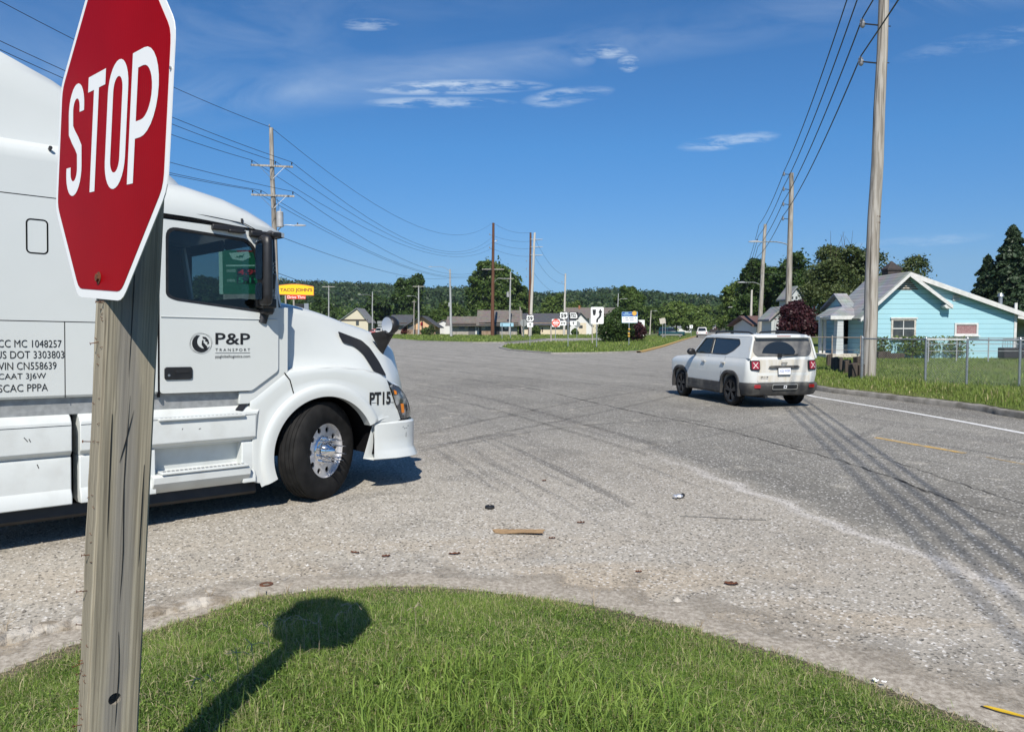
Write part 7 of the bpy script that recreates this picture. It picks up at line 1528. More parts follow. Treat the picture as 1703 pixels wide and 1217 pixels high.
# ------------------------------------------------------------------ poles, lamps and wires
M('lamp_grey', (.42, .43, .43), .5, .4); M('steel_pole', (.46, .46, .45), .5, .3, col2=(.38, .38, .37), scale=3); M('insulator_grey', (.30, .30, .31), .3); M('insulator_brown', (.07, .035, .025), .3)
def pole(name, label, top_px, bot_px, D, mat, r=.15, base=.1, group=None, cat='utility pole'):
    """a tapered pole from its base to its top as seen at the given depth; returns (root, fn) with fn(v) a point on the axis at photo row v"""
    T = at_y(top_px[0], top_px[1], D); B = at_y(bot_px[0], bot_px[1], D); k = (B.z - base) / (T.z - B.z); b = B - (T - B) * k; b.z = base
    root = empty(name, label, cat, tuple(b), 0, group); rg = random.Random(int(D * 7 + top_px[0])); n = 9; mb = MB()
    mb.tube([(T - b) * (i / n) + Vector((rg.uniform(-.02, .02), rg.uniform(-.02, .02), -.15 if i == 0 else 0)) for i in range(n + 1)], [r * (1.15 - .45 * i / n) for i in range(n + 1)], 12)
    mb.build('shaft', mat, root, smooth=60)
    def ax(v): q = at_y(0, v, D).z; t = (q - base) / (T.z - base); return (T - b) * t
    return root, ax
def lamp_arm(root, p, u, v, D, name='lamp', rise=None):
    """curved bracket from point p (local) out to the lamp head at photo position (u, v)"""
    q = at_y(u, v, D) - root.location; mb = MB(); d = q - p
    pts = [p, p + Vector((d.x * .18, d.y * .2, d.z * .62)), p + Vector((d.x * .45, d.y * .45, d.z * 1.02)), p + Vector((d.x * .75, d.y * .75, d.z * 1.04)), q]
    mb.tube(smooth_line(pts, 5), .035, 6); arm = mb.build('lamp_arm', MATS['lamp_grey'], root, smooth=60); s = 1 if d.x > 0 else -1; mb = MB()
    mb.loft([[(q.x + s * x, q.y + y * w, q.z + z * h + .01) for y, z in ((-1, -.4), (1, -.4), (1, .3), (.5, 1), (-.5, 1), (-1, .3))] for x, w, h in ((-.06, .06, .05), (.1, .11, .08), (.42, .13, .08), (.62, .10, .05), (.68, .05, .03))], True, True)
    hd = mb.build('lamp_head', MATS['lamp_grey'], arm, smooth=40); mb = MB(); mb.cyl((q.x + s * .12, q.y, q.z + .09), (q.x + s * .12, q.y, q.z + .19), .045, n=8); mb.build('photocell', MATS['dark'], hd)
def insul(root, p, h=.22, r=.05, mat='insulator_grey'):
    mb = MB(); mb.cyl(p, p + Vector((0, 0, h * .4)), .014, n=6); mb.revolve([(r * .5, h * .35), (r, h * .45), (r, h * .55), (r * .55, h * .6), (r * .8, h * .7), (r * .8, h * .8), (r * .4, h * .88), (r * .5, h), (0, h)], p, (0, 0, 1), 10); mb.build('insulator', MATS[mat], root, smooth=50)
def crossarm(root, p, L_, yaw=0, mat='pole_wood', brace=True, ins=None):
    m = Matrix.Rotation(yaw, 3, 'Z'); mb = MB(); mb.box(p + m @ Vector((0, -.16, 0)), (L_, .10, .12), m); a = mb.build('crossarm', MATS[mat], root, bevel=.01)
    if brace:
        for s in (-1, 1): mb = MB(); mb.tube([p + m @ Vector((s * L_ * .30, -.22, -.05)), p + m @ Vector((s * .05, -.20, -.85))], .016, 4); mb.build('brace', MATS['galv'], root)
    pts = []
    for t in (ins or []):
        q = p + m @ Vector((t * L_ / 2, -.16, .06)); insul(root, q, .26, .05, 'dark'); pts.append(root.location + q + Vector((0, 0, .26)))
    return pts
def can(root, p, r=.2, h=.8):
    mb = MB(); mb.cyl(p, p + Vector((0, 0, h)), r, n=14); mb.cyl(p + Vector((0, 0, h)), p + Vector((0, 0, h + .08)), r * 1.05, r * .8, 14); mb.cyl(p + Vector((0, 0, h)), p + Vector((.05, 0, h + .3)), .04, .03, 8); mb.build('transformer', MATS['steel_pole'], root, smooth=40)
PW, PB, PP, SP = MATS['pole_wood'], MATS['pole_brown'], MATS['pole_pale'], MATS['steel_pole']
ATT = {}
# left pole with two crossarms behind the truck
DL = 52.0
root, ax = pole('utility_pole', 'wooden pole with two crossarms, transformer and lamp rising behind the truck cab', (450.5, 213), (459, 480), DL, PW, .19, 0)
yw = R(14)
a1 = crossarm(root, ax(277), 2.72, yw, ins=(-.94, .16, .94)); a2 = crossarm(root, ax(326), 2.78, yw, ins=(-.93, -.55, .93)); ATT['top'] = [root.location + ax(212)]; insul(root, ax(213) + Vector((-.1, 0, 0)), .25); can(root, ax(378) + Vector((.45, -.15, 0)), .23, .95); lamp_arm(root, ax(396), 492, 375.5, DL)
ATT['a1'] = a1; ATT['a2'] = a2; ATT['low'] = [root.location + ax(390)]
mb = MB(); mb.tube([ax(365) + Vector((.3, -.2, 0)), ax(340) + Vector((.4, -.2, 0)), ax(326) + Vector((.3, -.3, 0))], .015, 4); mb.build('jumper_cable', MATS['skin_wire'], root)
# tall brown pole, and the brown and pale pair
root, ax = pole('utility_pole', 'tall reddish brown pole with a white crossarm in front of the stone building', (820.5, 371), (819, 558), 160, PB, .36); B1 = root.location.copy(); B1ax = ax
c = crossarm(root, ax(448) , 4.6, 0, 'pole_pale', False); lamp_arm(root, ax(475), 838, 463.5, 160); 
for v, s in ((392, -1), (402, 1), (414, -1)): mb = MB(); mb.tube([ax(v), ax(v) + Vector((s * .75, 0, .15))], .05, 5); mb.build('bracket', MATS['galv'], root); insul(root, ax(v) + Vector((s * .75, 0, .05)), .4, .12)
root, ax = pole('utility_pole', 'reddish brown pole standing just behind the pale leaning pole', (882.5, 387), (880.5, 556), 165, PB, .30); B2 = root.location.copy(); B2ax = ax
for v in (436, 449, 462): insul(root, ax(v) + Vector((-.8, 0, 0)), .4, .12); 
for v in (398.5, 411, 424.5): mb = MB(); mb.tube([ax(v) + Vector((0, -.3, 0)), ax(v) + Vector((2.6, -.3, 0))], .07, 5); mb.build('arm', MATS['galv_matt'], root)
root, ax = pole('utility_pole', 'pale bleached pole leaning right in front of the brown pole', (889.3, 387), (881.5, 556), 152, PP, .29); B3 = root.location.copy(); B3ax = ax
root, ax = pole('utility_pole', 'pale leaning pole behind the double route sign', (940.3, 455), (938, 556), 170, PP, .24); B4 = root.location.copy(); B4ax = ax; insul(root, ax(471) + Vector((-.7, 0, 0)), .4, .12)
root, ax = pole('utility_pole', 'pale pole with transformer in front of the stone shop window', (849.3, 452), (847.5, 546), 168, SP, .20); crossarm(root, ax(463.5), 1.6, 0, 'pole_pale', False); can(root, ax(494) + Vector((-.5, -.2, 0)), .30, 1.0)
root, ax = pole('street_lamp', 'tall pale steel lamp post left of the stone building', (748.3, 448), (750.3, 560), 150, SP, .24, .1, None, 'street lamp'); lamp_arm(root, ax(453), 718, 444, 150); can(root, ax(510) + Vector((-.25, 0, 0)), .2, .7)
root, ax = pole('street_lamp', 'pale pole with crossarm and lamp before the tan building', (696.3, 475), (696.3, 555), 182, SP, .20, .1, None, 'street lamp'); crossarm(root, ax(476.5), 2.8, 0, 'pole_pale', False); lamp_arm(root, ax(500), 681, 492.5, 182)
root, ax = pole('utility_pole', 'thin brown service pole left of the crossarm lamp pole', (688.8, 499), (688, 556), 186, PW, .14); crossarm(root, ax(502), 1.0, 0, 'pole_wood', False)
root, ax = pole('street_lamp', 'lamp post beside the cream gambrel house', (619.3, 485), (619.3, 556), 175, SP, .15, .1, None, 'street lamp'); lamp_arm(root, ax(494), 600, 490, 175)
root, ax = pole('utility_pole', 'thin pale pole right of the yellow restaurant sign', (546.8, 475), (546.8, 540), 175, SP, .16); crossarm(root, ax(477), 2.9, 0, 'pole_pale', False); 
root, ax = pole('utility_pole', 'short weathered pole at the right corner of the stone building', (864.6, 510), (868.8, 557), 160, PW, .15)
root, ax = pole('street_lamp', 'lamp post over the brown roof behind the keep right sign', (1028.5, 488), (1026, 545), 190, SP, .14, .1, None, 'street lamp'); lamp_arm(root, ax(500), 1039, 497, 190)
root, ax = pole('street_lamp', 'short pale lamp post left of the island trees', (1083, 516), (1081, 549), 205, PP, .14, .1, None, 'street lamp'); lamp_arm(root, ax(518), 1089, 517, 205)
# right-hand line along the highway
def r_ins(root, p, reach, yaw=0):
    q = p + Vector((-reach, 0, .06)); mb = MB(); mb.tube([p, q], .022, 6); mb.build('bracket', MATS['dark'], root); mb = MB()
    mb.revolve([(0, -.14), (.04, -.13), (.075, -.08), (.035, -.05), (.085, 0), (.085, .02), (.035, .05), (.07, .10), (.03, .13), (.03, .17), (0, .17)], q, (0, .25, 1), 12); mb.build('insulator', MATS['insulator_grey'], root, smooth=50); return root.location + q + Vector((0, 0, .17))
root, ax = pole('utility_pole', 'tall weathered pole close to the fence post in front of the blue house', (1478, -190), (1444, 620), 23.6, PW, .185, .26); RA = [r_ins(root, ax(v), .62) for v in (-83, -20, 43, 106)]
mb = MB(); 
for v in (361, 371): mb.revolve([(.158, -.012), (.166, -.01), (.166, .01), (.158, .012)], ax(v), (0, 0, 1), 16)
mb.build('strap', MATS['rust'], root); mb = MB()
for v in (44, 105): mb.cyl(ax(v) + Vector((.12, 0, 0)), ax(v) + Vector((.24, 0, 0)), .014, n=6)
mb.build('bolt', MATS['dark'], root)
root, ax = pole('utility_pole', 'second pole along the highway carrying a long arched lamp bracket', (1316.5, 288), (1310, 551), 51, PW, .20, .2); RB = [r_ins(root, ax(v), .50) for v in (291, 316, 341, 365)]; lamp_arm(root, ax(409), 1262, 402.5, 51)
root, ax = pole('utility_pole', 'third pole along the highway with a lamp over the road', (1272.5, 373), (1263, 552), 76, PW, .21, .2); RC = [root.location + ax(v) + Vector((-.6, 0, 0)) for v in (374, 392, 410, 427)]; lamp_arm(root, ax(476), 1238, 470, 76)
root, ax = pole('utility_pole', 'short bare pole left of the third highway pole', (1250.6, 482), (1248, 553), 100, PP, .17, .2); 
root, ax = pole('street_lamp', 'thin lamp post under the pale grey green tree', (1231, 510), (1229.5, 553), 118, SP, .11, .2, None, 'street lamp'); lamp_arm(root, ax(513), 1218, 511, 118)
root, ax = pole('utility_pole', 'thin dark pole between lamp post and short bare pole', (1240, 509), (1239, 553), 112, PW, .09, .2)
root, ax = pole('street_lamp', 'distant lamp whose arm shows above the thin lamp post', (1236, 503), (1235, 550), 128, SP, .10, .2, None, 'street lamp'); lamp_arm(root, ax(505), 1221, 503, 128)
wi = [0]
def wire(label, pts, sag, r=.011, group='overhead wires', n=18):
    mb = MB(); P = []
    for (a, b), s in zip(zip(pts, pts[1:]), sag):
        for i in range(n + (1 if b is pts[-1] else 0)): t = i / n; q = a.lerp(b, t); q.z -= 4 * s * t * (1 - t); P.append(q)
    mb.tube(P, r, 5); o = mb.build('power_line', MATS['skin_wire'], None, smooth=60); tag(o, label, 'power line', group)
VIR = (HX, 1.0)
def ext(p, D, dz=0, sl=HX): k = D - p.y; return Vector((p.x + sl * k, D, p.z + dz))
names = ['topmost wire of the four strung along the highway poles', 'second wire from the top along the highway poles', 'third wire from the top along the highway poles', 'lowest wire of the four strung along the highway poles']
for k in range(4): wire(names[k], [ext(RA[k], -12, .3, .246), RA[k], RB[k], RC[k], ext(RC[k], 118, -1.5)], [.5, .45, .35, .7], .022, 'wires along the highway poles')
# wires on the left: they come in from the upper left, meet the crossarm pole and run on to the brown poles
def seg(label, u0, v0, D0, mid, u1, v1, D1, s0, s1, r=.016): wire(label, [at_y(u0, v0, D0), mid, at_y(u1, v1, D1)], [s0, s1], r, 'wires on the crossarm pole')
seg('top wire over the pole tip of the crossarm pole', -60, -30, 33, ATT['top'][0], 820, 370, 160, .35, 4.6)
seg('left wire on the upper crossarm', -60, 85, 33, a1[0], 820, 412, 160, .3, 3.8); seg('middle wire on the upper crossarm', -60, 55, 32, a1[1], 820, 402, 160, .3, 4.2); seg('right wire on the upper crossarm', -60, 40, 32, a1[2], 821, 392, 160, .3, 4.6)
seg('left wire on the lower crossarm', -60, 200, 36, a2[0], 818, 452, 160, .3, 3.2); seg('second wire on the lower crossarm', -60, 195, 35, a2[1], 818, 447, 160, .3, 3.4); seg('right wire on the lower crossarm', -60, 165, 35, a2[2], 818, 440, 160, .3, 3.6)
wire('low cable leaving the crossarm pole below its lamp', [ATT['low'][0], at_y(749, 462, 150)], [1.2], .018, 'wires on the crossarm pole'); wire('slack cable crossing low in front of the hill', [at_y(456, 452, 52), at_y(697, 500, 182), at_y(749, 503, 150), at_y(849, 485, 168)], [1.5, .6, 1.2], .02, 'wires on the crossarm pole')
for k, (v, w, lb) in enumerate(((371, 387, 'top wire between the two brown poles'), (392, 398.5, 'second wire between the two brown poles'), (403, 411, 'third wire between the two brown poles'), (414, 424.5, 'fourth wire between the two brown poles'))): wire(lb, [B1 + B1ax(v), B2 + B2ax(w) + Vector((2.4 if k else 0, -.3, 0))], [.8], .02, 'wires between the brown poles')
for k, lb in enumerate(('upper wire from pale pole to the leaning pole', 'middle wire from pale pole to the leaning pole', 'lower wire from pale pole to the leaning pole')): wire(lb, [B3 + B3ax(395 + 28 * k), B4 + B4ax(458 + 14 * k)], [1.6], .02, 'wires from the pale pole')
wire('service cable across the pale poles above the tan building', [at_y(560, 487, 230), at_y(697, 503, 182), at_y(750, 500, 150), at_y(820, 490, 160)], [.6, .2, .8], .018)
wire('guy cable crossing the dark trees on the right', [at_y(1170, 498, 130), at_y(1270, 440, 76), at_y(1330, 445, 60)], [.6, .1], .012); wire('lower cable crossing the dark trees on the right', [at_y(1180, 506, 130), at_y(1266, 454, 76), at_y(1325, 458, 60)], [.8, .1], .012)

# ------------------------------------------------------------------ signs on the island and beyond
M('sign_cyan', (.30, .50, .60), .5); M('sign_gold', (.62, .36, .06), .5); M('sign_red', (.55, .03, .02), .45) if 'sign_red2' not in MATS else None
RED2 = M('sign_vermilion', (.62, .06, .02), .45)
def sign_root(name, label, u, vb, base=.09, cat='road sign', yaw=0):
    g = gnd(u, vb, base); root = empty(name, label, cat, (g.x, g.y, base), yaw); return root, g.y
class Face:
    """sign boards measured in photo pixels at the sign's own depth"""
    def __init__(s, root, D): s.root, s.D, s.o = root, D, root.location
    def p(s, u, v, t=0): q = at_y(u, v, s.D) - s.o; return Vector((q.x, -t, q.z))
    def post(s, u, v0, w=.055, mat='galv', u2=None, y=.03):
        a = s.p(u, v0); mb = MB(); b = Vector((s.p(u2 if u2 is not None else u, 560).x, 0, 0)); mb.box(Vector(((a.x + b.x) / 2, y, a.z / 2 - .1)), (w, w, a.z + .2)); return mb.build('post', MATS[mat], s.root)
    def rect(s, nm, u0, v0, u1, v1, mat, t0=.0, t1=.012, r=.08, parent=None):
        a, b = s.p(u0, v1), s.p(u1, v0); mb = MB(); mb.prism(rrect(a.x, a.z, b.x, b.z, min(r, (b.x - a.x) * .4, (b.z - a.z) * .4), 3), lambda u, v, t: (u, -t, v), t0, t1); return mb.build(nm, MATS[mat] if isinstance(mat, str) else mat, parent or s.root, smooth=0)
    def poly(s, nm, px, mat, t=.014, parent=None):
        mb = MB(); mb.add([s.p(u, v, t) for u, v in px], [tuple(range(len(px)))]); return mb.build(nm, MATS[mat] if isinstance(mat, str) else mat, parent or s.root, smooth=0)
    def text(s, body, u0, v0, u1, v1, mat, t=.016, bold=.02, parent=None):
        a, b = s.p(u0, v1), s.p(u1, v0); return text_obj('lettering', body, b.x - a.x, b.z - a.z, MATS[mat], lambda u, v, tt=0: (a.x + u, -t - tt, a.z + v), parent or s.root, bold, .001)
def shield(cx, cy, w, h):
    k = [(-.36, .48), (0, .40), (.36, .48), (.47, .36), (.44, .10), (.50, -.14), (.40, -.38), (.18, -.40), (0, -.50), (-.18, -.40), (-.40, -.38), (-.50, -.14), (-.44, .10), (-.47, .36)]
    return [(cx + x * w, cy - y * h) for x, y in k]
def us_route(f, cx, cy, w, h, par=None):
    pl = f.rect('route_panel', cx - w / 2 - .3, cy - h / 2 - .3, cx + w / 2 + .3, cy + h / 2 + .3, 'sign_black', 0, .01, .12); f.poly('shield', shield(cx, cy, w, h), 'sign_white', .0125, pl); f.text('59', cx - w * .36, cy - h * .26, cx + w * .36, cy + h * .28, 'sign_black', .015, .045, pl)
def arrow_panel(f, cx, cy, w, h, kind):
    pl = f.rect('arrow_panel', cx - w / 2, cy - h / 2, cx + w / 2, cy + h / 2, 'sign_white', 0, .01, .06)
    if kind == 'up': px = [(cx - w * .06, cy + h * .36), (cx - w * .06, cy - h * .05), (cx - w * .2, cy + .0), (cx, cy - h * .36), (cx + w * .2, cy + .0), (cx + w * .06, cy - h * .05), (cx + w * .06, cy + h * .36)]
    else: px = [(cx - w * .40, cy), (cx - w * .15, cy - h * .26), (cx - w * .19, cy - h * .07), (cx + w * .19, cy - h * .07), (cx + w * .15, cy - h * .26), (cx + w * .40, cy), (cx + w * .15, cy + h * .26), (cx + w * .19, cy + h * .07), (cx - w * .19, cy + h * .07), (cx - w * .15, cy + h * .26)]
    f.poly('arrow', px, 'sign_black', .0125, pl)
root, D = sign_root('route_sign', 'single route 59 shield with up arrow at the left of the island', 881.5, 575); f = Face(root, D); f.post(881.5, 524); us_route(f, 881.6, 529.5, 12.2, 11.6); arrow_panel(f, 881.6, 540, 10, 8, 'up')
root, D = sign_root('route_sign', 'double route sign with 59 and 752 shields over arrows on the island', 944.5, 578); f = Face(root, D); f.post(944.8, 519, .07); us_route(f, 937.5, 525, 13.2, 12.4)
pl = f.rect('route_panel', 946, 519, 962, 531.5, 'sign_black', 0, .01, .06); f.poly('state_shape', [(948, 520), (957.5, 520), (958.6, 522), (960, 525), (960, 528.6), (958.2, 529.2), (948.3, 529.2), (948.8, 524), (947.6, 521.5)], 'sign_white', .0125, pl); f.text('752', 948.8, 521.3, 957.8, 527.8, 'sign_black', .015, .045, pl); arrow_panel(f, 936.5, 537.5, 10.6, 7.6, 'both'); arrow_panel(f, 953.6, 537.3, 11, 7.4, 'up')
f.rect('cross_rail', 932, 534.2, 958, 535.2, 'galv', -.02, .0, .01)
root, D = sign_root('keep_right_sign', 'tall white keep right sign with curved black arrow and shield', 992.8, 578.5); f = Face(root, D); f.post(992.5, 515, .08)
pl = f.rect('sign_plate', 982.5, 510.5, 1004, 538.7, 'sign_white', 0, .012, .10)
f.poly('divider_mark', [(985.3, 514.8), (991.3, 514.8), (990.9, 520), (990.3, 523.5), (988.6, 524.8), (987.0, 524.6), (985.9, 522)], 'sign_black', .015, pl)
ar = [(991.2, 536), (991.7, 531.5), (993.2, 529), (995.2, 527), (996.6, 524.4), (996.7, 520.2), (995.0, 520.2), (998.2, 513.2), (1002, 519.8), (1000.2, 520), (1000.3, 524), (999.2, 527), (997, 529.6), (994.9, 531.4), (994.5, 536)]
f.poly('arrow', ar, 'sign_black', .015, pl)
root, D = sign_root('do_not_enter_sign', 'red and white DO NOT ENTER sign with round red disc', 923.8, 566.5, .1); f = Face(root, D); f.post(923.8, 533, .08)
pl = f.rect('sign_plate', 917.8, 530.6, 931.2, 543.6, 'sign_white', 0, .012, .08); mb = MB(); c_ = f.p(924.4, 537); rr = (f.p(931, 537) - c_).x; mb.add([c_ + Vector((rr * math.cos(a), -.015, rr * math.sin(a))) for a in [2 * math.pi * i / 28 for i in range(28)]], [tuple(range(28))]); mb.build('red_disc', RED2, pl, smooth=0)
f.poly('white_bar', [(919.5, 535.7), (929.3, 535.7), (929.3, 538.1), (919.5, 538.1)], 'sign_white', .018, pl); f.text('DO NOT', 920.6, 532.6, 928.2, 535.0, 'sign_white', .018, .02, pl); f.text('ENTER', 921.0, 539.0, 927.8, 541.4, 'sign_white', .018, .02, pl)
root, D = sign_root('memorial_sign', 'blue and white highway sign with gold seal on a ribbon wrapped post', 1046.2, 575.3); f = Face(root, D); f.post(1046.2, 530, .07)
pl = f.rect('sign_plate', 1034, 518.5, 1060.5, 537, 'sign_cyan', 0, .012, .06); f.rect('blue_band', 1034.6, 519, 1060, 526, 'sign_blue', .012, .014, .02, pl)
f.rect('pale_line', 1039, 519.8, 1045, 521, 'sign_cyan', .014, .016, .01, pl); f.rect('pale_line', 1035.6, 521.9, 1051, 523, 'sign_cyan', .014, .016, .01, pl); f.rect('pale_line', 1037, 524, 1048, 524.8, 'sign_cyan', .014, .016, .01, pl); f.rect('white_band', 1034.6, 526.6, 1060, 536.4, 'sign_white', .012, .014, .02, pl); M('faded_ink', (.16, .19, .30), .6)
for u0_, u1_, v_ in ((1036, 1037.2, 528.8), (1039.8, 1044.8, 528.8), (1046.4, 1053.8, 528.8), (1056, 1057.8, 528.8), (1040, 1045.5, 532.4), (1047, 1054, 532.4)): f.rect('text_line', u0_, v_ - .6, u1_, v_ + .7, 'faded_ink', .014, .016, .01, pl)
mb = MB(); c_ = f.p(1055, 521); rr = .22; mb.cyl(c_ + Vector((0, -.012, 0)), c_ + Vector((0, -.03, 0)), rr, n=20); mb.build('gold_seal', MATS['sign_gold'], pl)
mb = MB()
for z in (.9, 1.15, 1.55): mb.revolve([(.05, -.10), (.10, -.04), (.12, .03), (.06, .10)], (f.p(1046.2, 550).x + random.uniform(-.03, .03), 0, z), (0, 0, 1), 10)
mb.build('ribbon', MATS['sign_gold'], root, smooth=40)
root, D = sign_root('stop_sign', 'small grey back of a stop sign beyond the double route sign', 959.5, 567, .1); f = Face(root, D); f.post(959.5, 535, .07); c_ = f.p(960, 539.5); rr = .42; mb = MB(); mb.prism([(c_.x + rr * math.cos(R(22.5 + 45 * k)), c_.z + rr * math.sin(R(22.5 + 45 * k))) for k in range(8)], lambda u, v, t: (u, -t, v), 0, .01); mb.build('sign_plate', MATS['alu_back'], root, smooth=0)
root, D = sign_root('stop_sign', 'small grey sign back beside the short weathered pole', 871, 562, .1); f = Face(root, D); f.post(871, 532, .08); c_ = f.p(871, 537); rr = .62; mb = MB(); mb.prism([(c_.x + rr * math.cos(R(22.5 + 45 * k)), c_.z + rr * math.sin(R(22.5 + 45 * k))) for k in range(8)], lambda u, v, t: (u, -t, v), 0, .01); mb.build('sign_plate', MATS['alu_back'], root, smooth=0)
root, D = sign_root('sign_post', 'short wooden post between route sign and the red disc sign', 916.3, 567, .1, 'post'); f = Face(root, D); f.post(916.3, 542, .16, 'pole_wood')
root, D = sign_root('sign_post', 'wooden sign post left of the keep right sign', 985, 571.5, .09, 'post'); f = Face(root, D); f.post(985, 538, .11, 'pole_wood'); f.rect('sign_plate', 980, 529, 986, 541, 'alu_back', 0, .012, .05)
root, D = sign_root('guide_sign', 'wide blue green sign seen from behind on two posts by the stone building', 842, 563.5, .1); f = Face(root, D); f.post(835, 538, .10); f.post(849, 538, .10); f.rect('sign_plate', 832, 537, 854, 543, 'sign_cyan', 0, .02, .05)
root, D = sign_root('guide_sign', 'tan back of a tilted sign on two posts beside the teal SUV', 1105, 561.5, .09); f = Face(root, D); f.post(1102, 536, .09); f.post(1106.5, 530, .09); mb = MB(); mb.prism([tuple((f.p(u, v).x, f.p(u, v).z)) for u, v in ((1096.3, 530), (1105.5, 528.3), (1107.5, 537.5), (1098, 539))], lambda u, v, t: (u, -t, v), 0, .02); mb.build('sign_plate', MATS['trim_worn'], root, smooth=0)
root, D = sign_root('speed_sign', 'white speed sign beside the highway near the pickup', 1149.5, 558.5, .09); f = Face(root, D); f.post(1149.5, 541, .07); f.rect('sign_plate', 1146.8, 540.5, 1152.2, 545.8, 'sign_white', 0, .012, .05); f.rect('mark', 1149, 541.8, 1150.2, 544.6, 'sign_black', .012, .014, .01)
root, D = sign_root('road_sign', 'white sign on a short post right of the distant truck', 1213.5, 557.5, .05); f = Face(root, D); f.post(1213.5, 541, .07); f.rect('sign_plate', 1211.3, 540.2, 1215.8, 546.3, 'sign_white', 0, .012, .05)
root, D = sign_root('speed_sign', 'pale pair of panels on a post by the parked red car', 633, 559.5, .1); f = Face(root, D); f.post(633, 534, .08); f.rect('sign_plate', 627.5, 533.8, 638, 538.6, 'alu_back', 0, .012, .05); f.rect('lower_plate', 628.5, 539.4, 637, 543, 'alu_back', 0, .012, .05)
root, D = sign_root('shop_sign', 'white board with a red oval and dark lettering behind the reddish bush', 1068, 559.5, .09, 'shop sign'); f = Face(root, D); f.post(1070, 540, .12, 'sign_white'); pl = f.rect('sign_plate', 1061, 532, 1072, 551, 'sign_white', 0, .06, .05); mb = MB(); c_ = f.p(1065.5, 542.5); mb.add([c_ + Vector((.55 * math.cos(a), -.065, .38 * math.sin(a))) for a in [2 * math.pi * i / 20 for i in range(20)]], [tuple(range(20))]); mb.build('red_oval', RED2, pl, smooth=0)
# yellow restaurant sign over the hood
DT = 150.0; q = at_y(492, 545, DT); root = empty('restaurant_sign', 'yellow arched restaurant sign with brown lettering and a drive thru panel', 'shop sign', (q.x, DT, 0)); f = Face(root, DT)
top = [(463.5 + (521.5 - 463.5) * t, 474.2 - 3.0 * math.sin(math.pi * t) + 2.0 * t) for t in [i / 14 for i in range(15)]]
M('sign_orange', (.62, .20, .05), .5); M('sign_maroon', (.22, .05, .02), .5)
mb = MB(); o_ = [(f.p(u, v).x, f.p(u, v).z) for u, v in [(463, 490)] + top + [(522, 491.5)]]; mb.prism(o_, lambda u, v, t: (u, -t, v), -.5, .0); bd = mb.build('sign_box', MATS['sign_orange'], root, smooth=0)
f.poly('yellow_face', [(463.8, 488.9)] + [(u, v + 1.2) for u, v in top] + [(521.0, 490.4)], 'sign_yellow', .006, bd); f.text("TACO JOHN'S", 466, 479.2, 519.5, 486.6, 'sign_maroon', .012, .035, bd)
pl = f.rect('lower_panel', 477, 490.6, 508.5, 497.4, 'sign_vermilion', .0, .02, .05); f.text('Drive Thru', 478.3, 491.8, 507.3, 496.4, 'sign_white', .024, .01, pl)
for u in (475, 488.5): f.post(u, 490, .30, 'pole_wood', None, .25)
f.rect('menu_board', 491, 505, 505, 530, 'sign_black', -.2, -.05, .05); f.rect('meter_box', 506, 504.5, 513, 530, 'galv', -.3, -.05, .05)
# fuel price sign seen through the cab glass
DP = 26.0; q = at_y(398, 545, DP); root = empty('price_sign', 'green fuel price sign with pale emblem seen through the truck cab windows', 'shop sign', (q.x, DP, 0), 0); f = Face(root, DP)
M('price_green', (.004, .15, .07), .5); M('price_pale', (.42, .62, .52), .5); M('led_red', (.5, .03, .04), .5, emit=(.12, .006, .015)); M('led_green', (.02, .3, .15), .5, emit=(.006, .09, .04)); M('price_dark', (.01, .03, .03), .4)
f.rect('sign_box', 371, 416, 436, 489, 'price_green', -.25, 0, .03); f.rect('pale_edge', 364.5, 416, 371, 489, 'price_pale', -.25, -.02, .02); f.rect('sign_base', 372, 489.2, 430, 545, 'concrete', -.2, 0, .02)
f.poly('emblem_panel', [(381, 421), (413, 418), (417, 428), (404, 434), (387, 431)], 'price_pale', .006); f.rect('red_band', 394, 416.5, 420, 419, 'red_paint', .0, .004, .01)
dz = [(392.5, 428), (394, 424.8), (395.2, 426), (396.2, 427.3), (398.6, 424.8), (401.2, 424.6), (403.2, 425.8), (405.6, 421.6), (406.6, 421.3), (406.3, 422.6), (404.6, 426.6), (403.6, 429.2), (402.6, 429.2), (402.2, 427.8), (399.6, 427.9), (399.2, 429.3), (398.2, 429.3), (397.6, 427.9), (395, 428.6)]
f.poly('emblem', dz, 'price_green', .012); f.rect('white_rule', 376, 440.5, 436, 443, 'price_pale', 0, .004, .01)
f.text('UNLEADED', 377, 448, 392, 452.5, 'price_pale', .006); f.text('DIESEL', 378, 464.5, 392, 468.5, 'price_pale', .006)
f.rect('price_window', 394, 446.5, 434, 458.5, 'price_dark', 0, .004, .02); f.text('4.99', 396, 448, 432, 457, 'led_red', .008, .02); f.rect('price_window', 394, 460, 434, 472, 'price_dark', 0, .004, .02); f.text('5.19', 396, 461.5, 432, 470.5, 'led_green', .008, .02)

# ------------------------------------------------------------------ litter on the road
def litter(name, label, cat, u, v, rz=0): g = gnd(u, v, .0); return empty(name, label, cat, (g.x, g.y, .003), rz), g
M('card', (.36, .235, .12), .9, col2=(.28, .18, .09), scale=22, bump=.2, bscale=60)
root, g = litter('cardboard_scrap', 'torn strip of brown cardboard lying on the gravelly road', 'cardboard', 861, 886, R(-8)); mb = MB(); o_ = [(-.235, .05), (-.20, .075), (-.12, .08), (-.05, .072), (.04, .052), (.22, .048), (.24, .02), (.22, -.02), (.235, -.06), (.21, -.068), (.06, -.058), (-.14, -.058), (-.17, -.045), (-.205, -.038), (-.195, -.01), (-.225, .012), (-.215, .03)]
bm_ = fill(o_, [], lambda u, v: (u, v, .016 + .010 * math.sin(u * 9) + .014 * max(0, abs(u) - .15))); bm_.build('sheet', MATS['card'], root, smooth=0, solid=.004)
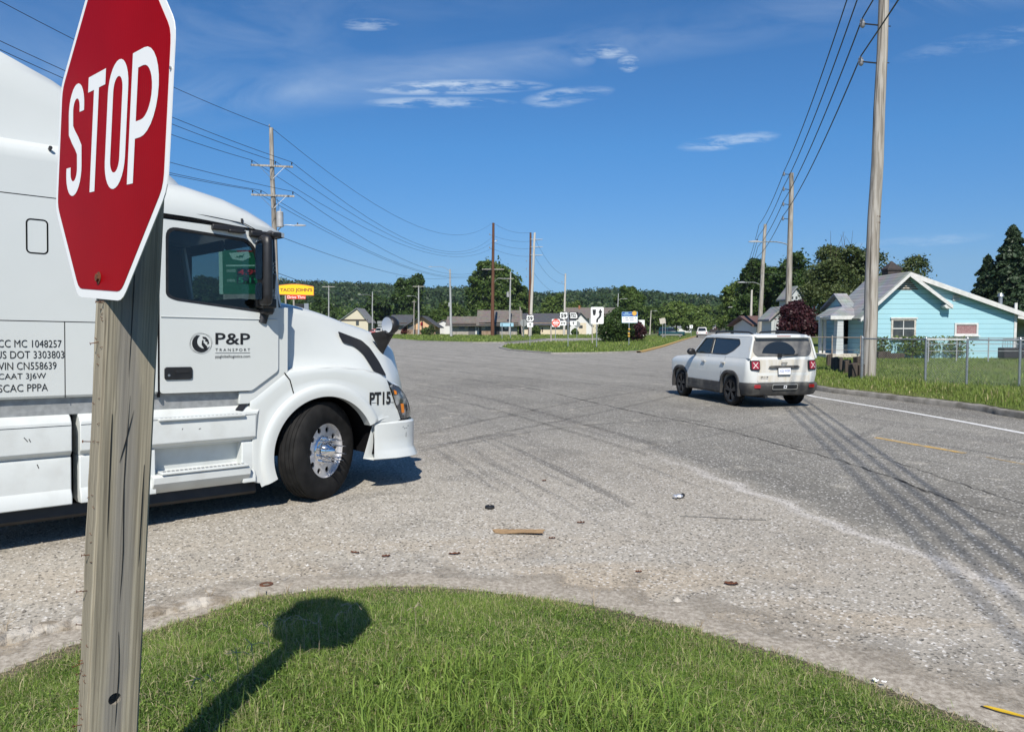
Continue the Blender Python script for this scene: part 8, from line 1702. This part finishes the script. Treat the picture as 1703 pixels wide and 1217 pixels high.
fill([(-.10, .055), (-.03, .052), (-.03, .044), (-.10, .046)], [], lambda u, v: (u, v, .024)).build('slot', MATS['dark'], root, smooth=0)
root, g = litter('rubber_plug', 'small round black rubber plug above the cardboard scrap', 'plug', 814.5, 845.5); mb = MB(); mb.revolve([(0, .0), (.045, 0), (.05, .012), (.046, .026), (.034, .03), (.03, .022), (0, .022)], (0, 0, 0), (0, 0, 1), 24); mb.build('disc', MATS['black_plastic'], root, smooth=40)
root, g = litter('crushed_can', 'small crushed silver can on the pale road', 'can', 1127, 829, R(20)); mb = MB(); mb.loft([[(x, r_ * math.cos(t) * (1.2 if k % 2 else .9), .025 + r_ * .6 * math.sin(t)) for t in [2 * math.pi * i / 10 for i in range(10)]] for k, (x, r_) in enumerate(((-.05, .024), (-.035, .034), (-.01, .026), (.015, .036), (.04, .030), (.05, .022)))], True, True); mb.build('shell', MATS['alloy'], root, smooth=20); mb = MB(); mb.cyl((.05, 0, .025), (.075, .01, .03), .022, n=10); mb.build('dark_end', MATS['dark'], root)
a, b = gnd(1131, 858, .006), gnd(1274, 864, .006); m_ = (a + b) / 2; mb = MB(); mb.tube(smooth_line([a - m_, (a - m_) * .4 + Vector((0, .01, 0)), (b - m_) * .5 + Vector((0, -.012, 0)), b - m_], 6), .004, 5); o = mb.build('loose_wire', MATS['skin_wire'], None); o.location = m_; tag(o, 'thin dark wire lying straight on the road', 'wire')
def leaf_bit(label, u, v, L_, W_, rz, mat='rust'):
    root, g = litter('dry_leaf', label, 'leaf', u, v, rz); mb = MB(); n = 7; top = [(-L_ / 2 + L_ * i / n, W_ / 2 * math.sin(math.pi * (i + .4) / (n + .8)), .006 + .012 * math.sin(i * 1.3) ** 2) for i in range(n + 1)]; bot = [(x, -y, z * .6 + .004) for x, y, z in top]; mb.loft([top, [(x, 0, .004) for x, y, z in top], bot], False); mb.build('blade', MATS[mat], root, smooth=0)
leaf_bit('dark brown curled leaf lying right of centre on the road', 1216, 972, .10, .06, R(-10)); leaf_bit('rusty brown leaf below the cardboard scrap', 756, 922, .10, .035, R(10)); leaf_bit('small brown chip to the upper right of the cardboard', 966, 870, .075, .025, 0); leaf_bit('tiny brown chip beside the right end of the cardboard', 918, 896, .06, .018, 0); leaf_bit('dark leaf near the truck shadow on the road', 905, 800, .06, .03, R(30)); leaf_bit('brown sliver on the road near the rust ring', 590, 920, .08, .02, R(-15)); leaf_bit('small brown leaf above the grass edge right of the weeds', 1062, 952, .05, .02, 0); leaf_bit('brown leaf at the left of the gravel patch', 642, 926, .07, .04, R(15))
root, g = litter('rust_ring', 'flat rusty ring lying in the gravel above the sign shadow', 'ring', 443, 973); mb = MB(); mb.revolve([(.025, 0), (.047, 0), (.047, .008), (.025, .008), (.025, 0)], (0, 0, 0), (0, 0, 1), 20); mb.build('ring', MATS['rust'], root)
M('strip_yellow', (.70, .47, .02), .5, col2=(.5, .32, .03), scale=14)
root, g = litter('plastic_strip', 'broken yellow plastic strip with black edge at the lower right', 'plastic strip', 1671, 1187, R(-38)); mb = MB(); mb.prism([(-.085, -.004), (-.07, .008), (.0, .012), (.07, .005), (.085, -.002), (.05, -.006), (-.02, -.009)], lambda u, v, t: (u, v, .008 + t + .02 * u * u), 0, .006); mb.build('strip', MATS['strip_yellow'], root, smooth=0); mb = MB(); mb.tube([(-.095, -.004, .008), (-.03, -.015, .006), (.03, -.014, .006), (.10, -.006, .006)], .004, 5); mb.build('edge', MATS['black_plastic'], root)
def paper(label, u, v, s, sd):
    root, g = litter('paper_scrap', label, 'paper scrap', u, v, sd); root.location.z = float(verge_z(np.array([[g.x, g.y]]))[0]) + .02; r = random.Random(sd); mb = MB(); n = 5
    mb.loft([[(s * .8 * (i / n - .5), s * .55 * (j / n - .5), r.uniform(0, .22) * s) for i in range(n + 1)] for j in range(n + 1)], False); mb.build('crumple', MATS['sign_white'], root, smooth=0)
for k, (u, v, s, lb) in enumerate(((1436, 1125, .034, 'highest white paper scrap along the right grass edge'), (1455, 1137, .042, 'second white paper scrap along the right grass edge'), (1470, 1145, .032, 'third white paper scrap along the right grass edge'), (1490, 1144, .035, 'fourth white paper scrap nearest the dry straw'), (1513, 1152, .03, 'lowest white paper scrap along the right grass edge'), (505, 990, .025, 'tiny white paper scrap inside the sign shadow'))): paper(lb, u, v, s, k + 1)
for k, (u, v, lb) in enumerate(((1545, 668, 'white plastic scrap lying by the kerb under the fence'), (1459, 655, 'pale scrap on the kerb right of the white SUV'))):
    root, g = litter('plastic_scrap', lb, 'plastic scrap', u, v); r = random.Random(k); mb = MB(); mb.loft([[(.30 * (i / 5 - .5), .16 * (j / 3 - .5), r.uniform(.0, .12)) for i in range(6)] for j in range(4)], False); mb.build('film', MATS['sign_white'], root, smooth=0)
def seedhead(label, u, v, sd, zoff=.18):
    z0 = float(verge_z(np.array([[gnd(u, v, .25).x, gnd(u, v, .25).y]]))[0]); g = gnd(u, v, z0); root = empty('seed_head', label, 'weed', (g.x, g.y, z0)); r = random.Random(sd); mb = MB(); mb.tube([(0, 0, 0), (.005, 0, zoff * .6), (.0, 0, zoff)], .0012, 4)
    for k in range(4): a = r.uniform(0, 6.28); l = r.uniform(.035, .07); mb.tube([(0, 0, zoff), (math.cos(a) * l * .5, math.sin(a) * l * .5, zoff + r.uniform(.0, .02)), (math.cos(a) * l, math.sin(a) * l, zoff + r.uniform(-.015, .015))], .0015, 4)
    mb.build('spikes', SEED, root, smooth=0)
SEED = M('seed_straw', (.33, .27, .19), .9)
for k, (u, v, lb) in enumerate(((445, 1105, 'crabgrass seed head at the left edge of the sign shadow'), (475, 1095, 'crabgrass seed head left of centre under the sign shadow'), (505, 1092, 'crabgrass seed head under the middle of the sign shadow'), (530, 1098, 'crabgrass seed head right of centre under the sign shadow'), (560, 1086, 'crabgrass seed head under the right of the sign shadow'), (585, 1066, 'crabgrass seed head at the right edge of the sign shadow'), (420, 1140, 'crabgrass seed head over the post shadow'), (395, 1155, 'lower crabgrass seed head over the post shadow'), (690, 1070, 'straw coloured seed head on the sunny grass'), (335, 1205, 'seed head near the bottom of the post shadow'))): seedhead(lb, u, v, k)
def weed(label, u, v, h, sd):
    z0 = float(verge_z(np.array([[gnd(u, v, .05).x, gnd(u, v, .05).y]]))[0]); g = gnd(u, v, max(z0, 0)); root = empty('dry_weed', label, 'weed', (g.x, g.y, 0)); r = random.Random(sd); mb = MB()
    for k in range(5): a = r.uniform(0, 6.28); mb.tube([(0, 0, 0), (math.cos(a) * .01, math.sin(a) * .01, h * .5), (math.cos(a) * h * .35, math.sin(a) * h * .35, h * r.uniform(.6, 1))], .0014, 4)
    mb.build('stems', SEED, root, smooth=0)
for k, (u, v, h, lb) in enumerate(((988, 1005, .12, 'single tall dry weed stem at the grass edge'), (478, 985, .10, 'bare dry weed by the sign shadow tip'), (1165, 1040, .06, 'dry brown weed where the grass thins on the right'), (1290, 1085, .06, 'dead stalks at the right grass edge'), (1580, 1195, .07, 'straw stalks near the yellow plastic strip'), (10, 1060, .16, 'grassy weed at the left frame edge beside the broken kerb'), (350, 1000, .10, 'thin yellow stalk by the old kerb'))): weed(lb, u, v, h, k + 3)

# ------------------------------------------------------------------ the air
def haze():
    m = bpy.data.materials.new('haze'); m.use_nodes = True; N = m.node_tree.nodes; L = m.node_tree.links; N.clear(); o = N.new('ShaderNodeOutputMaterial'); v = N.new('ShaderNodeVolumePrincipled')
    v.inputs['Color'].default_value = (.78, .88, 1, 1); v.inputs['Density'].default_value = .00010; v.inputs['Anisotropy'].default_value = .2; L.new(v.outputs[0], o.inputs['Volume'])
    mb = MB(); mb.box((20, 420, 45), (2200, 1500, 100)); b = mb.build('haze', m, None, smooth=0); tag(b, kind='stuff'); b.location.z = 0
haze()
